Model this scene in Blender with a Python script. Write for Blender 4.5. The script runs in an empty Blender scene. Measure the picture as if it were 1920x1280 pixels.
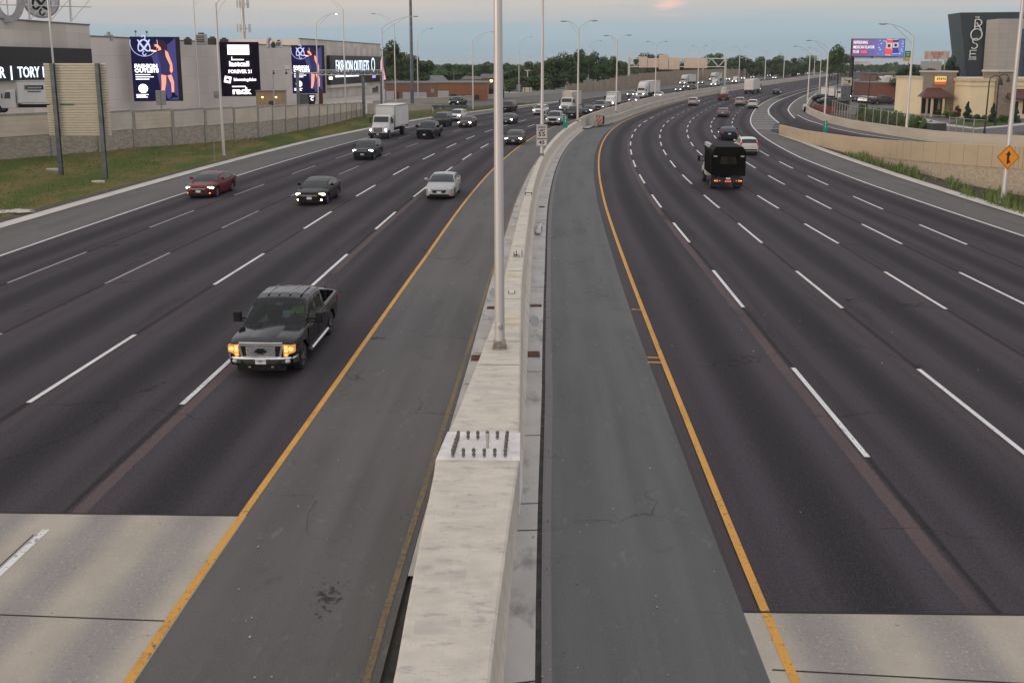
import bpy, bmesh, math, random
from mathutils import Vector, Matrix
random.seed(7)
R = math.radians
sc = bpy.context.scene
COL = sc.collection
# ------------------------------------------------------------------ camera
HC = 8.5; FPX = 1800.0; PITCH = R(10.5); CY = 119 + FPX*math.tan(PITCH)
cam = bpy.data.cameras.new('camera'); co = bpy.data.objects.new('camera', cam); COL.objects.link(co)
co.location = (0, 0, HC); co.rotation_euler = (R(90)-PITCH, 0, 0)
cam.sensor_width = 36; cam.lens = FPX/1920*36; cam.shift_y = -(640-CY)/1920
cam.clip_start = .2; cam.clip_end = 9000
sc.camera = co
# ------------------------------------------------------------------ world and sun
SUN_EL = 9; SUN_AZ = 232          # low sun behind the camera's left shoulder (compass degrees, +Y = north)
w = bpy.data.worlds.new('World'); sc.world = w; w.use_nodes = True
nt = w.node_tree; nt.nodes.clear()
N = nt.nodes.new; LK = nt.links.new
out = N('ShaderNodeOutputWorld'); mixs = N('ShaderNodeMixShader'); b1 = N('ShaderNodeBackground'); b2 = N('ShaderNodeBackground')
sky = N('ShaderNodeTexSky'); sky.sky_type = 'NISHITA'; sky.sun_disc = False
sky.sun_elevation = R(SUN_EL); sky.sun_rotation = R(SUN_AZ); sky.air_density = 1.2; sky.dust_density = 2
b1.inputs[1].default_value = .1; LK(sky.outputs[0], b1.inputs[0])
tc = N('ShaderNodeTexCoord'); sx = N('ShaderNodeSeparateXYZ'); LK(tc.outputs['Generated'], sx.inputs[0])
mp = N('ShaderNodeMapping'); mp.inputs['Scale'].default_value = (2.2, 2.2, 34); LK(tc.outputs['Generated'], mp.inputs[0])
nz = N('ShaderNodeTexNoise'); nz.inputs['Scale'].default_value = 1.6; nz.inputs['Detail'].default_value = 6; LK(mp.outputs[0], nz.inputs[0])
def wm(op, a, b=None, c=None):
    n = N('ShaderNodeMath'); n.operation = op
    for i, v in enumerate((a, b, c)):
        if v is None: continue
        if isinstance(v, (int, float)): n.inputs[i].default_value = v
        else: LK(v, n.inputs[i])
    return n.outputs[0]
el = wm('ADD', sx.outputs[2], wm('MULTIPLY', wm('SUBTRACT', nz.outputs[0], .5), .030))
el = wm('SUBTRACT', el, wm('MULTIPLY', sx.outputs[0], .012))       # the warm layer reaches lower on the left
rp = N('ShaderNodeValToRGB'); LK(wm('MULTIPLY', el, 1/.4), rp.inputs[0])
cr = rp.color_ramp; cr.interpolation = 'EASE'
for i, (p, c) in enumerate([(0, (.285, .345, .385)), (.03, (.27, .355, .415)), (.085, (.30, .385, .44)), (.12, (.40, .405, .42)),
                            (.165, (.50, .45, .425)), (.35, (.56, .54, .56)), (1, (.69, .665, .69))]):
    e = cr.elements[0] if i == 0 else (cr.elements[1] if i == 1 else cr.elements.new(p))
    e.position = p; e.color = (*c, 1)
# a few small pink cloud puffs low over the horizon
mp2 = N('ShaderNodeMapping'); mp2.inputs['Scale'].default_value = (7, 7, 60); mp2.inputs['Location'].default_value = (3.1, 1.7, 0); LK(tc.outputs['Generated'], mp2.inputs[0])
n2 = N('ShaderNodeTexNoise'); n2.inputs['Scale'].default_value = 2.2; n2.inputs['Detail'].default_value = 5; LK(mp2.outputs[0], n2.inputs[0])
def band(v, c, wd):
    return wm('MAXIMUM', wm('SUBTRACT', 1, wm('DIVIDE', wm('ABSOLUTE', wm('SUBTRACT', v, c)), wd)), 0)
at2 = wm('ARCTAN2', sx.outputs[0], sx.outputs[1])
pk = wm('MULTIPLY', band(at2, .157, .022), band(sx.outputs[2], .057, .012))
pk = wm('MULTIPLY', pk, wm('MULTIPLY', wm('MAXIMUM', wm('SUBTRACT', n2.outputs[0], .38), 0), 4.5)); pk = wm('MINIMUM', pk, .65)
mx = N('ShaderNodeMix'); mx.data_type = 'RGBA'; LK(pk, mx.inputs[0]); LK(rp.outputs[0], mx.inputs[6]); mx.inputs[7].default_value = (.80, .50, .43, 1)
LK(mx.outputs[2], b2.inputs[0]); b2.inputs[1].default_value = 1.0
mixs.inputs[0].default_value = .9; LK(b1.outputs[0], mixs.inputs[1]); LK(b2.outputs[0], mixs.inputs[2]); LK(mixs.outputs[0], out.inputs[0])
sl = bpy.data.lights.new('sun', 'SUN'); sl.energy = .75; sl.angle = R(14); sl.color = (1, .80, .58)
so = bpy.data.objects.new('sun', sl); COL.objects.link(so); so.location = (-60, -60, 60)
az = R(SUN_AZ); so.rotation_euler = (-Vector((math.sin(az)*math.cos(R(SUN_EL)), math.cos(az)*math.cos(R(SUN_EL)), math.sin(R(SUN_EL))))).to_track_quat('-Z', 'Y').to_euler()
vs = sc.view_settings; vs.view_transform = 'Standard'; vs.look = 'None'; vs.exposure = .42; vs.gamma = 1
# ------------------------------------------------------------------ helpers
def tag(o, label=None, cat=None, group=None, kind=None):
    if label: o['label'] = label
    if cat: o['category'] = cat
    if group: o['group'] = group
    if kind: o['kind'] = kind
    return o
def thing(name, label, cat, loc=(0, 0, 0), rz=0, group=None):
    o = bpy.data.objects.new(name, None); COL.objects.link(o); o.empty_display_size = .3
    o.location = loc; o.rotation_euler = (0, 0, rz)
    return tag(o, label, cat, group)
class MB:
    def __init__(s): s.v = []; s.f = []; s.m = []; s.uv = {}
    def quad(s, *p, m=0, uv=None):
        n = len(s.v); s.v += [tuple(q) for q in p]; s.f.append(tuple(range(n, n+len(p)))); s.m.append(m)
        if uv: s.uv[len(s.f)-1] = uv
        return s
    def box(s, x0, x1, y0, y1, z0, z1, m=0, mat=None):
        P = [(x0,y0,z0),(x1,y0,z0),(x1,y1,z0),(x0,y1,z0),(x0,y0,z1),(x1,y0,z1),(x1,y1,z1),(x0,y1,z1)]
        if mat is not None: P = [tuple(mat @ Vector(p)) for p in P]
        n = len(s.v); s.v += P
        for f in ((0,3,2,1),(4,5,6,7),(0,1,5,4),(1,2,6,5),(2,3,7,6),(3,0,4,7)):
            s.f.append(tuple(n+i for i in f)); s.m.append(m)
        return s
    def tube(s, p0, p1, r0, r1=None, n=8, m=0, cap=True):
        r1 = r0 if r1 is None else r1
        p0 = Vector(p0); p1 = Vector(p1); d = (p1-p0).normalized(); a = d.orthogonal().normalized(); b = d.cross(a)
        k = len(s.v)
        for p, r in ((p0, r0), (p1, r1)):
            for i in range(n):
                t = 2*math.pi*i/n; s.v.append(tuple(p+a*math.cos(t)*r+b*math.sin(t)*r))
        for i in range(n): s.f.append((k+i, k+(i+1)%n, k+n+(i+1)%n, k+n+i)); s.m.append(m)
        if cap:
            s.f.append(tuple(k+i for i in reversed(range(n)))); s.m.append(m); s.f.append(tuple(k+n+i for i in range(n))); s.m.append(m)
        return s
    def path(s, pts, r, n=8, m=0):
        rr = r if isinstance(r, (list, tuple)) else [r]*len(pts)
        for i in range(len(pts)-1): s.tube(pts[i], pts[i+1], rr[i], rr[i+1], n, m)
        return s
    def loft(s, secs, closed=True, caps=True, m=0, skip=None):
        k = len(s.v); n = len(secs[0])
        for q in secs: s.v += [tuple(p) for p in q]
        for i in range(len(secs)-1):
            for j in range(n if closed else n-1):
                if skip and skip(i, j): continue
                a = k+i*n+j; b = k+i*n+(j+1)%n
                s.f.append((a, b, b+n, a+n)); s.m.append(m)
        if caps:
            s.f.append(tuple(k+i for i in reversed(range(n)))); s.m.append(m)
            s.f.append(tuple(k+(len(secs)-1)*n+i for i in range(n))); s.m.append(m)
        return s
    def prism(s, poly, y0, y1, m=0):          # polygon in x,z pushed along y
        n = len(poly); k = len(s.v)
        s.v += [(x, y0, z) for x, z in poly]+[(x, y1, z) for x, z in poly]
        s.f.append(tuple(k+i for i in range(n))); s.m.append(m); s.f.append(tuple(k+n+i for i in reversed(range(n)))); s.m.append(m)
        for i in range(n): s.f.append((k+i, k+n+i, k+n+(i+1)%n, k+(i+1)%n)); s.m.append(m)
        return s
    def ball(s, c, r, mat=None, nu=12, nv=7, m=0):
        secs = []
        for j in range(nv+1):
            ph = math.pi*(j/nv*.98+.01); q = []
            for i in range(nu):
                t = 2*math.pi*i/nu; p = Vector((math.sin(ph)*math.cos(t)*r[0], math.sin(ph)*math.sin(t)*r[1], math.cos(ph)*r[2]))
                if mat is not None: p = mat @ p
                q.append(tuple(p+Vector(c)))
            secs.append(q)
        return s.loft(secs[::-1], m=m)
    def build(s, name, mats, parent=None, smooth=None, bevel=0, fixn=False):
        me = bpy.data.meshes.new(name); me.from_pydata(s.v, [], s.f)
        if not isinstance(mats, (list, tuple)): mats = [mats]
        for q in mats: me.materials.append(q)
        me.polygons.foreach_set('material_index', s.m)
        if s.uv:
            ul = me.uv_layers.new(name='UVMap').data
            for p in me.polygons:
                if p.index in s.uv:
                    for li, u in zip(p.loop_indices, s.uv[p.index]): ul[li].uv = u
        if bevel or fixn:
            bm = bmesh.new(); bm.from_mesh(me); bmesh.ops.recalc_face_normals(bm, faces=bm.faces)
            if bevel: bmesh.ops.bevel(bm, geom=[e for e in bm.edges if len(e.link_faces) == 2 and e.calc_face_angle(0) > .5], offset=bevel, segments=2, profile=.6, affect='EDGES', clamp_overlap=True)
            bm.to_mesh(me); bm.free()
        if smooth:
            me.shade_smooth(); me.set_sharp_from_angle(angle=R(smooth))
        me.update()
        o = bpy.data.objects.new(name, me); COL.objects.link(o)
        if parent: o.parent = parent
        return o
def struct(o): o['kind'] = 'structure'; return o
def kids(o): return [c for c in o.children]
def copy_tree(o, parent=None):
    c = o.copy(); COL.objects.link(c); c.parent = parent
    for ch in list(o.children): copy_tree(ch, c)
    return c
def text(name, txt, size, m, parent, loc, bold=0.0, ext=.02, align='CENTER', rot=(R(90), 0, 0), sx=1.0, valign='CENTER', space=1.0):
    cu = bpy.data.curves.new(name, 'FONT'); cu.body = txt; cu.size = size; cu.extrude = ext; cu.offset = bold; cu.align_x = align; cu.align_y = valign
    cu.resolution_u = 2; cu.space_character = space
    t = bpy.data.objects.new(name, cu); COL.objects.link(t)
    bpy.context.view_layer.update()
    me = bpy.data.meshes.new_from_object(t.evaluated_get(bpy.context.evaluated_depsgraph_get()))
    bpy.data.objects.remove(t); bpy.data.curves.remove(cu)
    me.materials.clear(); me.materials.append(m); me.name = name
    o = bpy.data.objects.new(name, me); COL.objects.link(o); o.parent = parent; o.location = loc; o.rotation_euler = rot; o.scale = (sx, 1, 1)
    return o
def stroke(pts, wd, m=0, mb=None, y=0, th=.02, closed=False):   # flat ribbon of a drawn line in x,z
    mb = mb or MB(); n = len(pts)
    L = []; 
    for i in range(n):
        a = pts[(i-1) % n] if (closed or i > 0) else pts[i]; b = pts[(i+1) % n] if (closed or i < n-1) else pts[i]
        d = Vector((b[0]-a[0], b[1]-a[1])); d = d.normalized() if d.length else Vector((1, 0)); q = Vector((-d.y, d.x))*wd/2
        L.append(((pts[i][0]+q.x, pts[i][1]+q.y), (pts[i][0]-q.x, pts[i][1]-q.y)))
    for i in range(n if closed else n-1):
        a, b = L[i], L[(i+1) % n]
        mb.prism([a[0], a[1], b[1], b[0]], y-th, y, m)
    return mb
# ---- road alignment (metres): centre reference, station s along it, offset to the right
MP = [(3.79,-20),(3.84,0),(3.86,12),(4.2,24),(4.47,32),(4.77,40),(5.2,50),(5.71,60),(6.73,75),(8.07,90),(9.79,105),(11.98,120),(14.72,135),(18.09,150),(23.32,170),(28.99,190),(36.66,215),(45.08,240),(55.96,270),(67.49,300),(87.53,350),(107.93,400),(149.0,500),(210.87,650),(358.65,1000),(560,1450),(1050,2500)]
def lin(t, tab):
    if t <= tab[0][0]: return tab[0][1]
    for (a, x), (b, y) in zip(tab[:-1], tab[1:]):
        if t <= b: return x+(y-x)*(t-a)/(b-a)
    return tab[-1][1]
def _catmull():
    pts = []; n = len(MP)
    sl = [(MP[min(i+1, n-1)][0]-MP[max(i-1, 0)][0])/(MP[min(i+1, n-1)][1]-MP[max(i-1, 0)][1]) for i in range(n)]
    for i in range(n-1):
        (x0, y0), (x1, y1) = MP[i], MP[i+1]; h = y1-y0; k = max(4, int(h/4))
        for j in range(k):
            t = j/k; a = (1+2*t)*(1-t)**2; b = t*(1-t)**2; c = t*t*(3-2*t); d = t*t*(t-1)
            pts.append((a*x0+b*h*sl[i]+c*x1+d*h*sl[i+1], y0+t*h))
    pts.append(MP[-1]); return pts
CPT = _catmull(); CS = [-20.0]
for a, b in zip(CPT[:-1], CPT[1:]): CS.append(CS[-1]+math.hypot(b[0]-a[0], b[1]-a[1]))
import bisect
def cseg(s):
    i = min(max(bisect.bisect_right(CS, s)-1, 0), len(CS)-2); return i
def ctan(s):
    i = cseg(s); a = CPT[max(i-1, 0)]; b = CPT[min(i+2, len(CPT)-1)]; v = Vector((b[0]-a[0], b[1]-a[1])); return v.normalized()
def RP(s, off, z=0):
    i = cseg(s); f = (s-CS[i])/(CS[i+1]-CS[i]); a = Vector(CPT[i]); b = Vector(CPT[i+1]); p = a+(b-a)*f; t = ctan(s)
    return Vector((p.x+t.y*off, p.y-t.x*off, z))
def RSO(p):
    p = Vector((p[0], p[1])); best = min(range(len(CPT)), key=lambda i: (Vector(CPT[i])-p).length_squared)
    s = CS[best]
    for _ in range(3):
        q = RP(s, 0); t = ctan(s); v = Vector((p.x-q.x, p.y-q.y)); s += v.dot(t)
    return s, v.x*t.y-v.y*t.x
def at(x, y, z=0.0):              # ground point seen at that place of the photograph, at height z
    u = (x-960)/FPX; v = (y-CY)/FPX; dn = math.sin(PITCH)+v*math.cos(PITCH); k = (HC-z)/dn
    return Vector((u*k, (math.cos(PITCH)-v*math.sin(PITCH))*k, z))
def ray(x, y, Y):                 # the point at distance Y ahead
    u = (x-960)/FPX; v = (y-CY)/FPX; f = math.cos(PITCH)-v*math.sin(PITCH); k = Y/f
    return Vector((u*k, Y, HC-(math.sin(PITCH)+v*math.cos(PITCH))*k))
def ppm(Y): return FPX/Y          # photo pixels per metre at distance Y (about)
STN = [-20+2*i for i in range(0, 100)]+[180+4*i for i in range(0, 40)]+[340+10*i for i in range(0, 40)]+[740+40*i for i in range(0, 45)]
def stn(a, b): return [a]+[s for s in STN if a+.3 < s < b-.3]+[b]
# ------------------------------------------------------------------ materials
def nm(name):
    m = bpy.data.materials.new(name); m.use_nodes = True; t = m.node_tree; return m, t, t.nodes['Principled BSDF']
class G:
    def __init__(s, t): s.t = t
    def n(s, typ, **k):
        q = s.t.nodes.new(typ)
        for a, b in k.items(): setattr(q, a, b)
        return q
    def l(s, a, b): s.t.links.new(a, b)
    def math(s, op, a, b=None, c=None, clamp=False):
        q = s.n('ShaderNodeMath', operation=op, use_clamp=clamp)
        for i, v in enumerate((a, b, c)):
            if v is None: continue
            if isinstance(v, (int, float)): q.inputs[i].default_value = v
            else: s.l(v, q.inputs[i])
        return q.outputs[0]
    def noise(s, vec, scale, detail=3, rough=.5):
        q = s.n('ShaderNodeTexNoise'); q.inputs['Scale'].default_value = scale; q.inputs['Detail'].default_value = detail; q.inputs['Roughness'].default_value = rough
        s.l(vec, q.inputs['Vector']); return q.outputs[0]
    def mapv(s, vec, sc=(1, 1, 1), loc=(0, 0, 0)):
        q = s.n('ShaderNodeMapping'); q.inputs['Scale'].default_value = sc; q.inputs['Location'].default_value = loc; s.l(vec, q.inputs[0]); return q.outputs[0]
    def mix(s, f, a, b):
        q = s.n('ShaderNodeMix', data_type='RGBA')
        for i, v in ((0, f), (6, a), (7, b)):
            if isinstance(v, (int, float)): q.inputs[i].default_value = v
            elif isinstance(v, tuple): q.inputs[i].default_value = (*v, 1)
            else: s.l(v, q.inputs[i])
        return q.outputs[2]
    def step(s, v, a, b):
        q = s.n('ShaderNodeMapRange', interpolation_type='SMOOTHSTEP'); s.l(v, q.inputs[0]); q.inputs[1].default_value = a; q.inputs[2].default_value = b; return q.outputs[0]
    def bump(s, h, b, st=.3, d=.02):
        q = s.n('ShaderNodeBump'); q.inputs['Strength'].default_value = st; q.inputs['Distance'].default_value = d; s.l(h, q.inputs['Height']); s.l(q.outputs[0], b.inputs['Normal'])
def mat(name, c, rough=.6, metal=0, c2=None, scale=3, stretch=(1, 1, 1), bump=0, spec=.5, coat=0, detail=5, lo=.35, hi=.65, fine=0):
    m, t, b = nm(name); g = G(t)
    b.inputs['Base Color'].default_value = (*c, 1); b.inputs['Roughness'].default_value = rough; b.inputs['Metallic'].default_value = metal
    b.inputs['Specular IOR Level'].default_value = spec; b.inputs['Coat Weight'].default_value = coat; b.inputs['Coat Roughness'].default_value = .05
    tcn = g.n('ShaderNodeTexCoord'); v = g.mapv(tcn.outputs['Object'], stretch)
    if c2 is None: c2 = tuple(x*.8 for x in c)
    k = g.noise(v, scale, detail); f = g.step(k, lo, hi); col = g.mix(f, c, c2)
    if fine:
        k2 = g.noise(tcn.outputs['Object'], fine, 2); col = g.mix(g.math('MULTIPLY', g.step(k2, .4, .7), .35), col, tuple(x*.45 for x in c))
    g.l(col, b.inputs['Base Color'])
    if bump: g.bump(k, b, bump)
    return m
def emis(name, c, st=1.0):
    m, t, b = nm(name); b.inputs['Base Color'].default_value = (*[x*.3 for x in c], 1); b.inputs['Emission Color'].default_value = (*c, 1); b.inputs['Emission Strength'].default_value = st
    b.inputs['Roughness'].default_value = .6; b.inputs['Specular IOR Level'].default_value = .08
    return m
def paint(name, c, metal=.0, rough=.28):
    m = mat(name, c, rough, metal, tuple(x*.9+.003 for x in c), 1.2, spec=.14, coat=.06); return m
# ---- road surface materials (uv: u = lane number across, v = metres along)
def cracks(g, tcn, sc_, wd):
    wv = g.n('ShaderNodeVectorMath', operation='ADD'); nv = g.n('ShaderNodeTexNoise'); nv.inputs['Scale'].default_value = .9; nv.inputs['Detail'].default_value = 6; g.l(tcn, nv.inputs['Vector']); sv = g.n('ShaderNodeVectorMath', operation='SCALE'); g.l(nv.outputs['Color'], sv.inputs[0]); sv.inputs['Scale'].default_value = 1.6; g.l(tcn, wv.inputs[0]); g.l(sv.outputs[0], wv.inputs[1])
    vo = g.n('ShaderNodeTexVoronoi', feature='DISTANCE_TO_EDGE'); vo.inputs['Scale'].default_value = sc_; g.l(wv.outputs[0], vo.inputs['Vector'])
    return g.math('MULTIPLY', g.step(vo.outputs['Distance'], wd, wd*.3), g.step(g.noise(tcn, .16, 3), .47, .60))
def asphalt_lanes(name, seam=1.0, tint=(1, 1, 1)):
    m, t, b = nm(name); g = G(t)
    uv = g.n('ShaderNodeUVMap').outputs[0]; s = g.n('ShaderNodeSeparateXYZ'); g.l(uv, s.inputs[0]); u, v = s.outputs[0], s.outputs[1]
    tcn = g.n('ShaderNodeTexCoord').outputs['Object']
    fr = g.math('FRACT', g.math('ADD', u, 10)); c = g.math('ABSOLUTE', g.math('SUBTRACT', fr, .52))
    cb = g.n('ShaderNodeCombineXYZ'); g.l(g.math('MULTIPLY', u, 3.0), cb.inputs[0]); g.l(g.math('MULTIPLY', v, .03), cb.inputs[1])
    strk = g.noise(cb.outputs[0], 2.2, 4)
    cb2 = g.n('ShaderNodeCombineXYZ'); g.l(g.math('MULTIPLY', u, .8), cb2.inputs[0]); g.l(g.math('MULTIPLY', v, .02), cb2.inputs[1]); big = g.noise(cb2.outputs[0], 1.5, 3)
    T = lambda q: tuple(x*y for x, y in zip(q, tint))
    base = g.mix(g.step(strk, .3, .7), T((.038, .0348, .039)), T((.057, .0515, .058)))
    base = g.mix(g.step(big, .35, .7), base, T((.064, .057, .063)))
    oil = g.math('MULTIPLY', g.step(c, .27, .02), g.math('ADD', .45, g.math('MULTIPLY', strk, .6)))
    base = g.mix(g.math('MULTIPLY', oil, .85), base, T((.0165, .016, .0175)))
    pol = g.math('MULTIPLY', g.step(g.math('ABSOLUTE', g.math('SUBTRACT', c, .27)), .13, .02), g.math('MULTIPLY', big, .5))
    base = g.mix(pol, base, T((.084, .076, .090)))
    # sealed seam beside every lane line, with a worn reddish band where the old line was ground off
    e = g.math('ABSOLUTE', g.math('SUBTRACT', g.math('FRACT', g.math('ADD', u, 10.5)), .5))
    wob = g.math('MULTIPLY', g.math('SUBTRACT', g.noise(tcn, .5, 4), .5), .035)
    base = g.mix(g.math('MULTIPLY', g.step(g.math('ADD', e, wob), .03, .008), .8*seam), base, (.022, .02, .02))
    grd = g.math('ABSOLUTE', g.math('SUBTRACT', g.math('ADD', fr, wob), .925))
    lane1 = g.math('ADD', .25, g.math('MULTIPLY', g.math('LESS_THAN', u, 1.0), .75))
    patch = g.math('MULTIPLY', g.step(g.noise(tcn, .12, 3), .30, .50), lane1)
    base = g.mix(g.math('MULTIPLY', g.math('MULTIPLY', g.step(g.math('ADD', grd, g.math('MULTIPLY', g.math('SUBTRACT', g.noise(tcn, 5, 3), .5), .02)), .045, .036), patch), .8*seam), base, (.128, .092, .091))
    fine = g.noise(tcn, 28, 3, .7); base = g.mix(g.math('MULTIPLY', g.step(fine, .50, .74), .55), base, (.125, .11, .115)); base = g.mix(g.math('MULTIPLY', g.step(fine, .47, .28), .6), base, (.010, .0095, .010))
    pt = g.noise(g.mapv(uv, (2.2, .11, 1), (3, 9, 0)), 1.0, 5, .7); base = g.mix(g.math('MULTIPLY', g.step(pt, .58, .70), .35), base, T((.026, .024, .027)))
    gr2 = g.noise(tcn, 11, 4, .75); base = g.mix(g.math('MULTIPLY', g.step(gr2, .52, .72), .30), base, (.105, .093, .098)); base = g.mix(g.math('MULTIPLY', g.step(gr2, .46, .30), .35), base, (.013, .012, .013))
    crk = cracks(g, tcn, .16, .006); base = g.mix(g.math('MULTIPLY', crk, .55), base, (.012, .011, .011))
    g.l(base, b.inputs['Base Color']); b.inputs['Roughness'].default_value = .85; b.inputs['Specular IOR Level'].default_value = .10
    g.bump(fine, b, .25, .01)
    return m
def asphalt_plain(name, c1, c2, dark, fine_s=26):
    m, t, b = nm(name); g = G(t); tcn = g.n('ShaderNodeTexCoord').outputs['Object']
    uv = g.n('ShaderNodeUVMap').outputs[0]; st = g.noise(g.mapv(uv, (3, .05, 1)), 1.6, 4)
    base = g.mix(g.step(st, .3, .7), c1, c2); base = g.mix(g.step(g.noise(tcn, .18, 4), .4, .75), base, c2)
    base = g.mix(g.math('MULTIPLY', g.step(g.noise(tcn, .9, 5, .65), .60, .78), .6), base, dark)
    sc_ = g.noise(g.mapv(tcn, (1.2, .5, 1)), 2.4, 6, .7); base = g.mix(g.math('MULTIPLY', g.step(sc_, .57, .72), .55), base, tuple(x*1.5 for x in c2))
    crk = cracks(g, tcn, .3, .008); base = g.mix(g.math('MULTIPLY', crk, .6), base, tuple(x*.45 for x in dark))
    fine = g.noise(tcn, fine_s, 3, .7); base = g.mix(g.math('MULTIPLY', g.step(fine, .5, .78), .3), base, tuple(x*1.7 for x in c2)); base = g.mix(g.math('MULTIPLY', g.step(fine, .45, .25), .4), base, tuple(x*.4 for x in dark))
    g.l(base, b.inputs['Base Color']); b.inputs['Roughness'].default_value = .8; b.inputs['Specular IOR Level'].default_value = .3; g.bump(fine, b, .25, .01)
    return m
def concrete(name, c1, c2, stain, stretch=(1, 1, 1), fs=20, st=.5, scale=.8, rough=.85, patch=0):
    m, t, b = nm(name); g = G(t); tcn = g.n('ShaderNodeTexCoord').outputs['Object']; v = g.mapv(tcn, stretch)
    base = g.mix(g.step(g.noise(v, scale, 5), .35, .68), c1, c2)
    base = g.mix(g.math('MULTIPLY', g.step(g.noise(g.mapv(v, (1, 1, 1), (7, 3, 1)), scale*1.7, 6, .65), .52, .72), st), base, stain)
    if patch:                     # trowelled patches of slightly different tone
        wv = g.n('ShaderNodeVectorMath', operation='ADD'); nv = g.n('ShaderNodeTexNoise'); nv.inputs['Scale'].default_value = 2.5; g.l(tcn, nv.inputs['Vector']); g.l(tcn, wv.inputs[0]); sv = g.n('ShaderNodeVectorMath', operation='SCALE'); g.l(nv.outputs['Color'], sv.inputs[0]); sv.inputs['Scale'].default_value = .10; g.l(sv.outputs[0], wv.inputs[1])
        br = g.n('ShaderNodeTexBrick'); br.offset = .37; g.l(wv.outputs[0], br.inputs['Vector']); br.inputs['Scale'].default_value = 1; br.inputs['Brick Width'].default_value = .62; br.inputs['Row Height'].default_value = .33; br.inputs['Mortar Size'].default_value = .004; br.inputs['Color1'].default_value = (0, 0, 0, 1); br.inputs['Color2'].default_value = (1, 1, 1, 1); br.inputs['Mortar'].default_value = (1, 1, 1, 1)
        base = g.mix(g.math('MULTIPLY', g.math('MULTIPLY', g.step(br.outputs[0], .55, .95), g.step(g.noise(g.mapv(v, (1, 1, 1), (2, 8, 0)), 1.1, 4), .42, .6)), patch), base, stain)
    fine = g.noise(tcn, fs, 3, .7); base = g.mix(g.math('MULTIPLY', g.step(fine, .62, .75), .6), base, tuple(x*.42 for x in stain)); base = g.mix(g.math('MULTIPLY', g.step(fine, .4, .25), .25), base, tuple(min(1, x*1.3) for x in c1))
    g.l(base, b.inputs['Base Color']); b.inputs['Roughness'].default_value = rough; b.inputs['Specular IOR Level'].default_value = .3; g.bump(fine, b, .2, .01)
    return m
def worn_paint(name, c, under, wear=.55):
    m, t, b = nm(name); g = G(t); tcn = g.n('ShaderNodeTexCoord').outputs['Object']
    k = g.math('ADD', g.math('MULTIPLY', g.noise(tcn, 9, 5, .75), .7), g.math('MULTIPLY', g.noise(tcn, .5, 3), .3))
    base = g.mix(g.step(k, wear, wear+.1), c, under); base = g.mix(g.math('MULTIPLY', g.step(g.noise(tcn, 1.3, 3), .4, .7), .4), base, tuple(x*.7 for x in c))
    g.l(base, b.inputs['Base Color']); b.inputs['Roughness'].default_value = .7
    return m
A_L = asphalt_lanes('lane_asphalt'); A_SH_R = asphalt_plain('shoulder_asphalt_grey', (.090, .0915, .0895), (.120, .1215, .119), (.055, .055, .055))
A_SH_L = asphalt_plain('shoulder_asphalt_brown', (.085, .082, .078), (.113, .109, .104), (.05, .048, .046)); A_OUT = asphalt_plain('outer_shoulder_asphalt', (.088, .085, .080), (.12, .115, .107), (.052, .05, .048))
A_STRIP = asphalt_plain('strip_asphalt', (.145, .138, .138), (.175, .166, .165), (.10, .095, .094)); A_LOT = asphalt_plain('lot_asphalt', (.10, .10, .10), (.14, .138, .136), (.06, .06, .06))
def slabmat():
    m, t, b = nm('slab_concrete'); g = G(t); tcn = g.n('ShaderNodeTexCoord').outputs['Object']; uv = g.n('ShaderNodeUVMap').outputs[0]; s = g.n('ShaderNodeSeparateXYZ'); g.l(uv, s.inputs[0]); u = s.outputs[0]
    fr = g.math('FRACT', g.math('ADD', u, 10)); c = g.math('ABSOLUTE', g.math('SUBTRACT', g.math('ABSOLUTE', g.math('SUBTRACT', fr, .5)), .24))
    w = g.math('MULTIPLY', g.step(c, .20, .04), g.math('ADD', .55, g.math('MULTIPLY', g.noise(g.mapv(uv, (4, .35, 1)), 1.2, 4), .7)))
    base = g.mix(g.step(g.noise(tcn, .8, 5), .35, .68), (.42, .375, .305), (.365, .33, .272)); base = g.mix(g.math('MULTIPLY', w, .85), base, (.23, .218, .21)); base = g.mix(g.math('MULTIPLY', g.step(g.noise(tcn, 2.1, 6, .7), .52, .75), .35), base, (.30, .275, .25))
    f1 = g.noise(tcn, 17, 3, .7); base = g.mix(g.math('MULTIPLY', g.step(f1, .58, .70), g.math('ADD', .12, g.math('MULTIPLY', w, .6))), base, (.11, .105, .10)); base = g.mix(g.math('MULTIPLY', g.step(f1, .42, .3), .5), base, (.60, .55, .47))
    f2 = g.noise(tcn, 7, 2, .5); base = g.mix(g.math('MULTIPLY', g.step(f2, .72, .76), .6), base, (.07, .065, .06))
    g.l(base, b.inputs['Base Color']); b.inputs['Roughness'].default_value = .85; b.inputs['Specular IOR Level'].default_value = .25; g.bump(f1, b, .4, .015); return m
CON_S = slabmat(); CON_S_OLD = concrete('plain_concrete', (.44, .405, .345), (.33, .31, .275), (.22, .21, .195), fs=13, st=.6, scale=.7)
CON_B = concrete('barrier_concrete', (.585, .535, .45), (.50, .465, .395), (.30, .292, .272), stretch=(.8, 1.7, 1), fs=26, st=.75, scale=2.1, patch=.30)
CON_F = concrete('fresh_concrete', (.72, .70, .67), (.62, .60, .575), (.38, .37, .36), fs=14, st=.5, scale=3)
CON_G = concrete('gutter_concrete', (.47, .455, .43), (.39, .375, .355), (.19, .185, .18), stretch=(1, .6, 1), fs=22, st=.8, scale=.9)
CON_K = concrete('kerb_concrete', (.56, .53, .475), (.48, .455, .41), (.33, .31, .28), fs=18, st=.4, scale=.5)
CON_W = concrete('wall_concrete', (.46, .42, .365), (.39, .355, .31), (.30, .27, .235), stretch=(.3, .3, 2), fs=12, st=.35, scale=.5)
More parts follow.
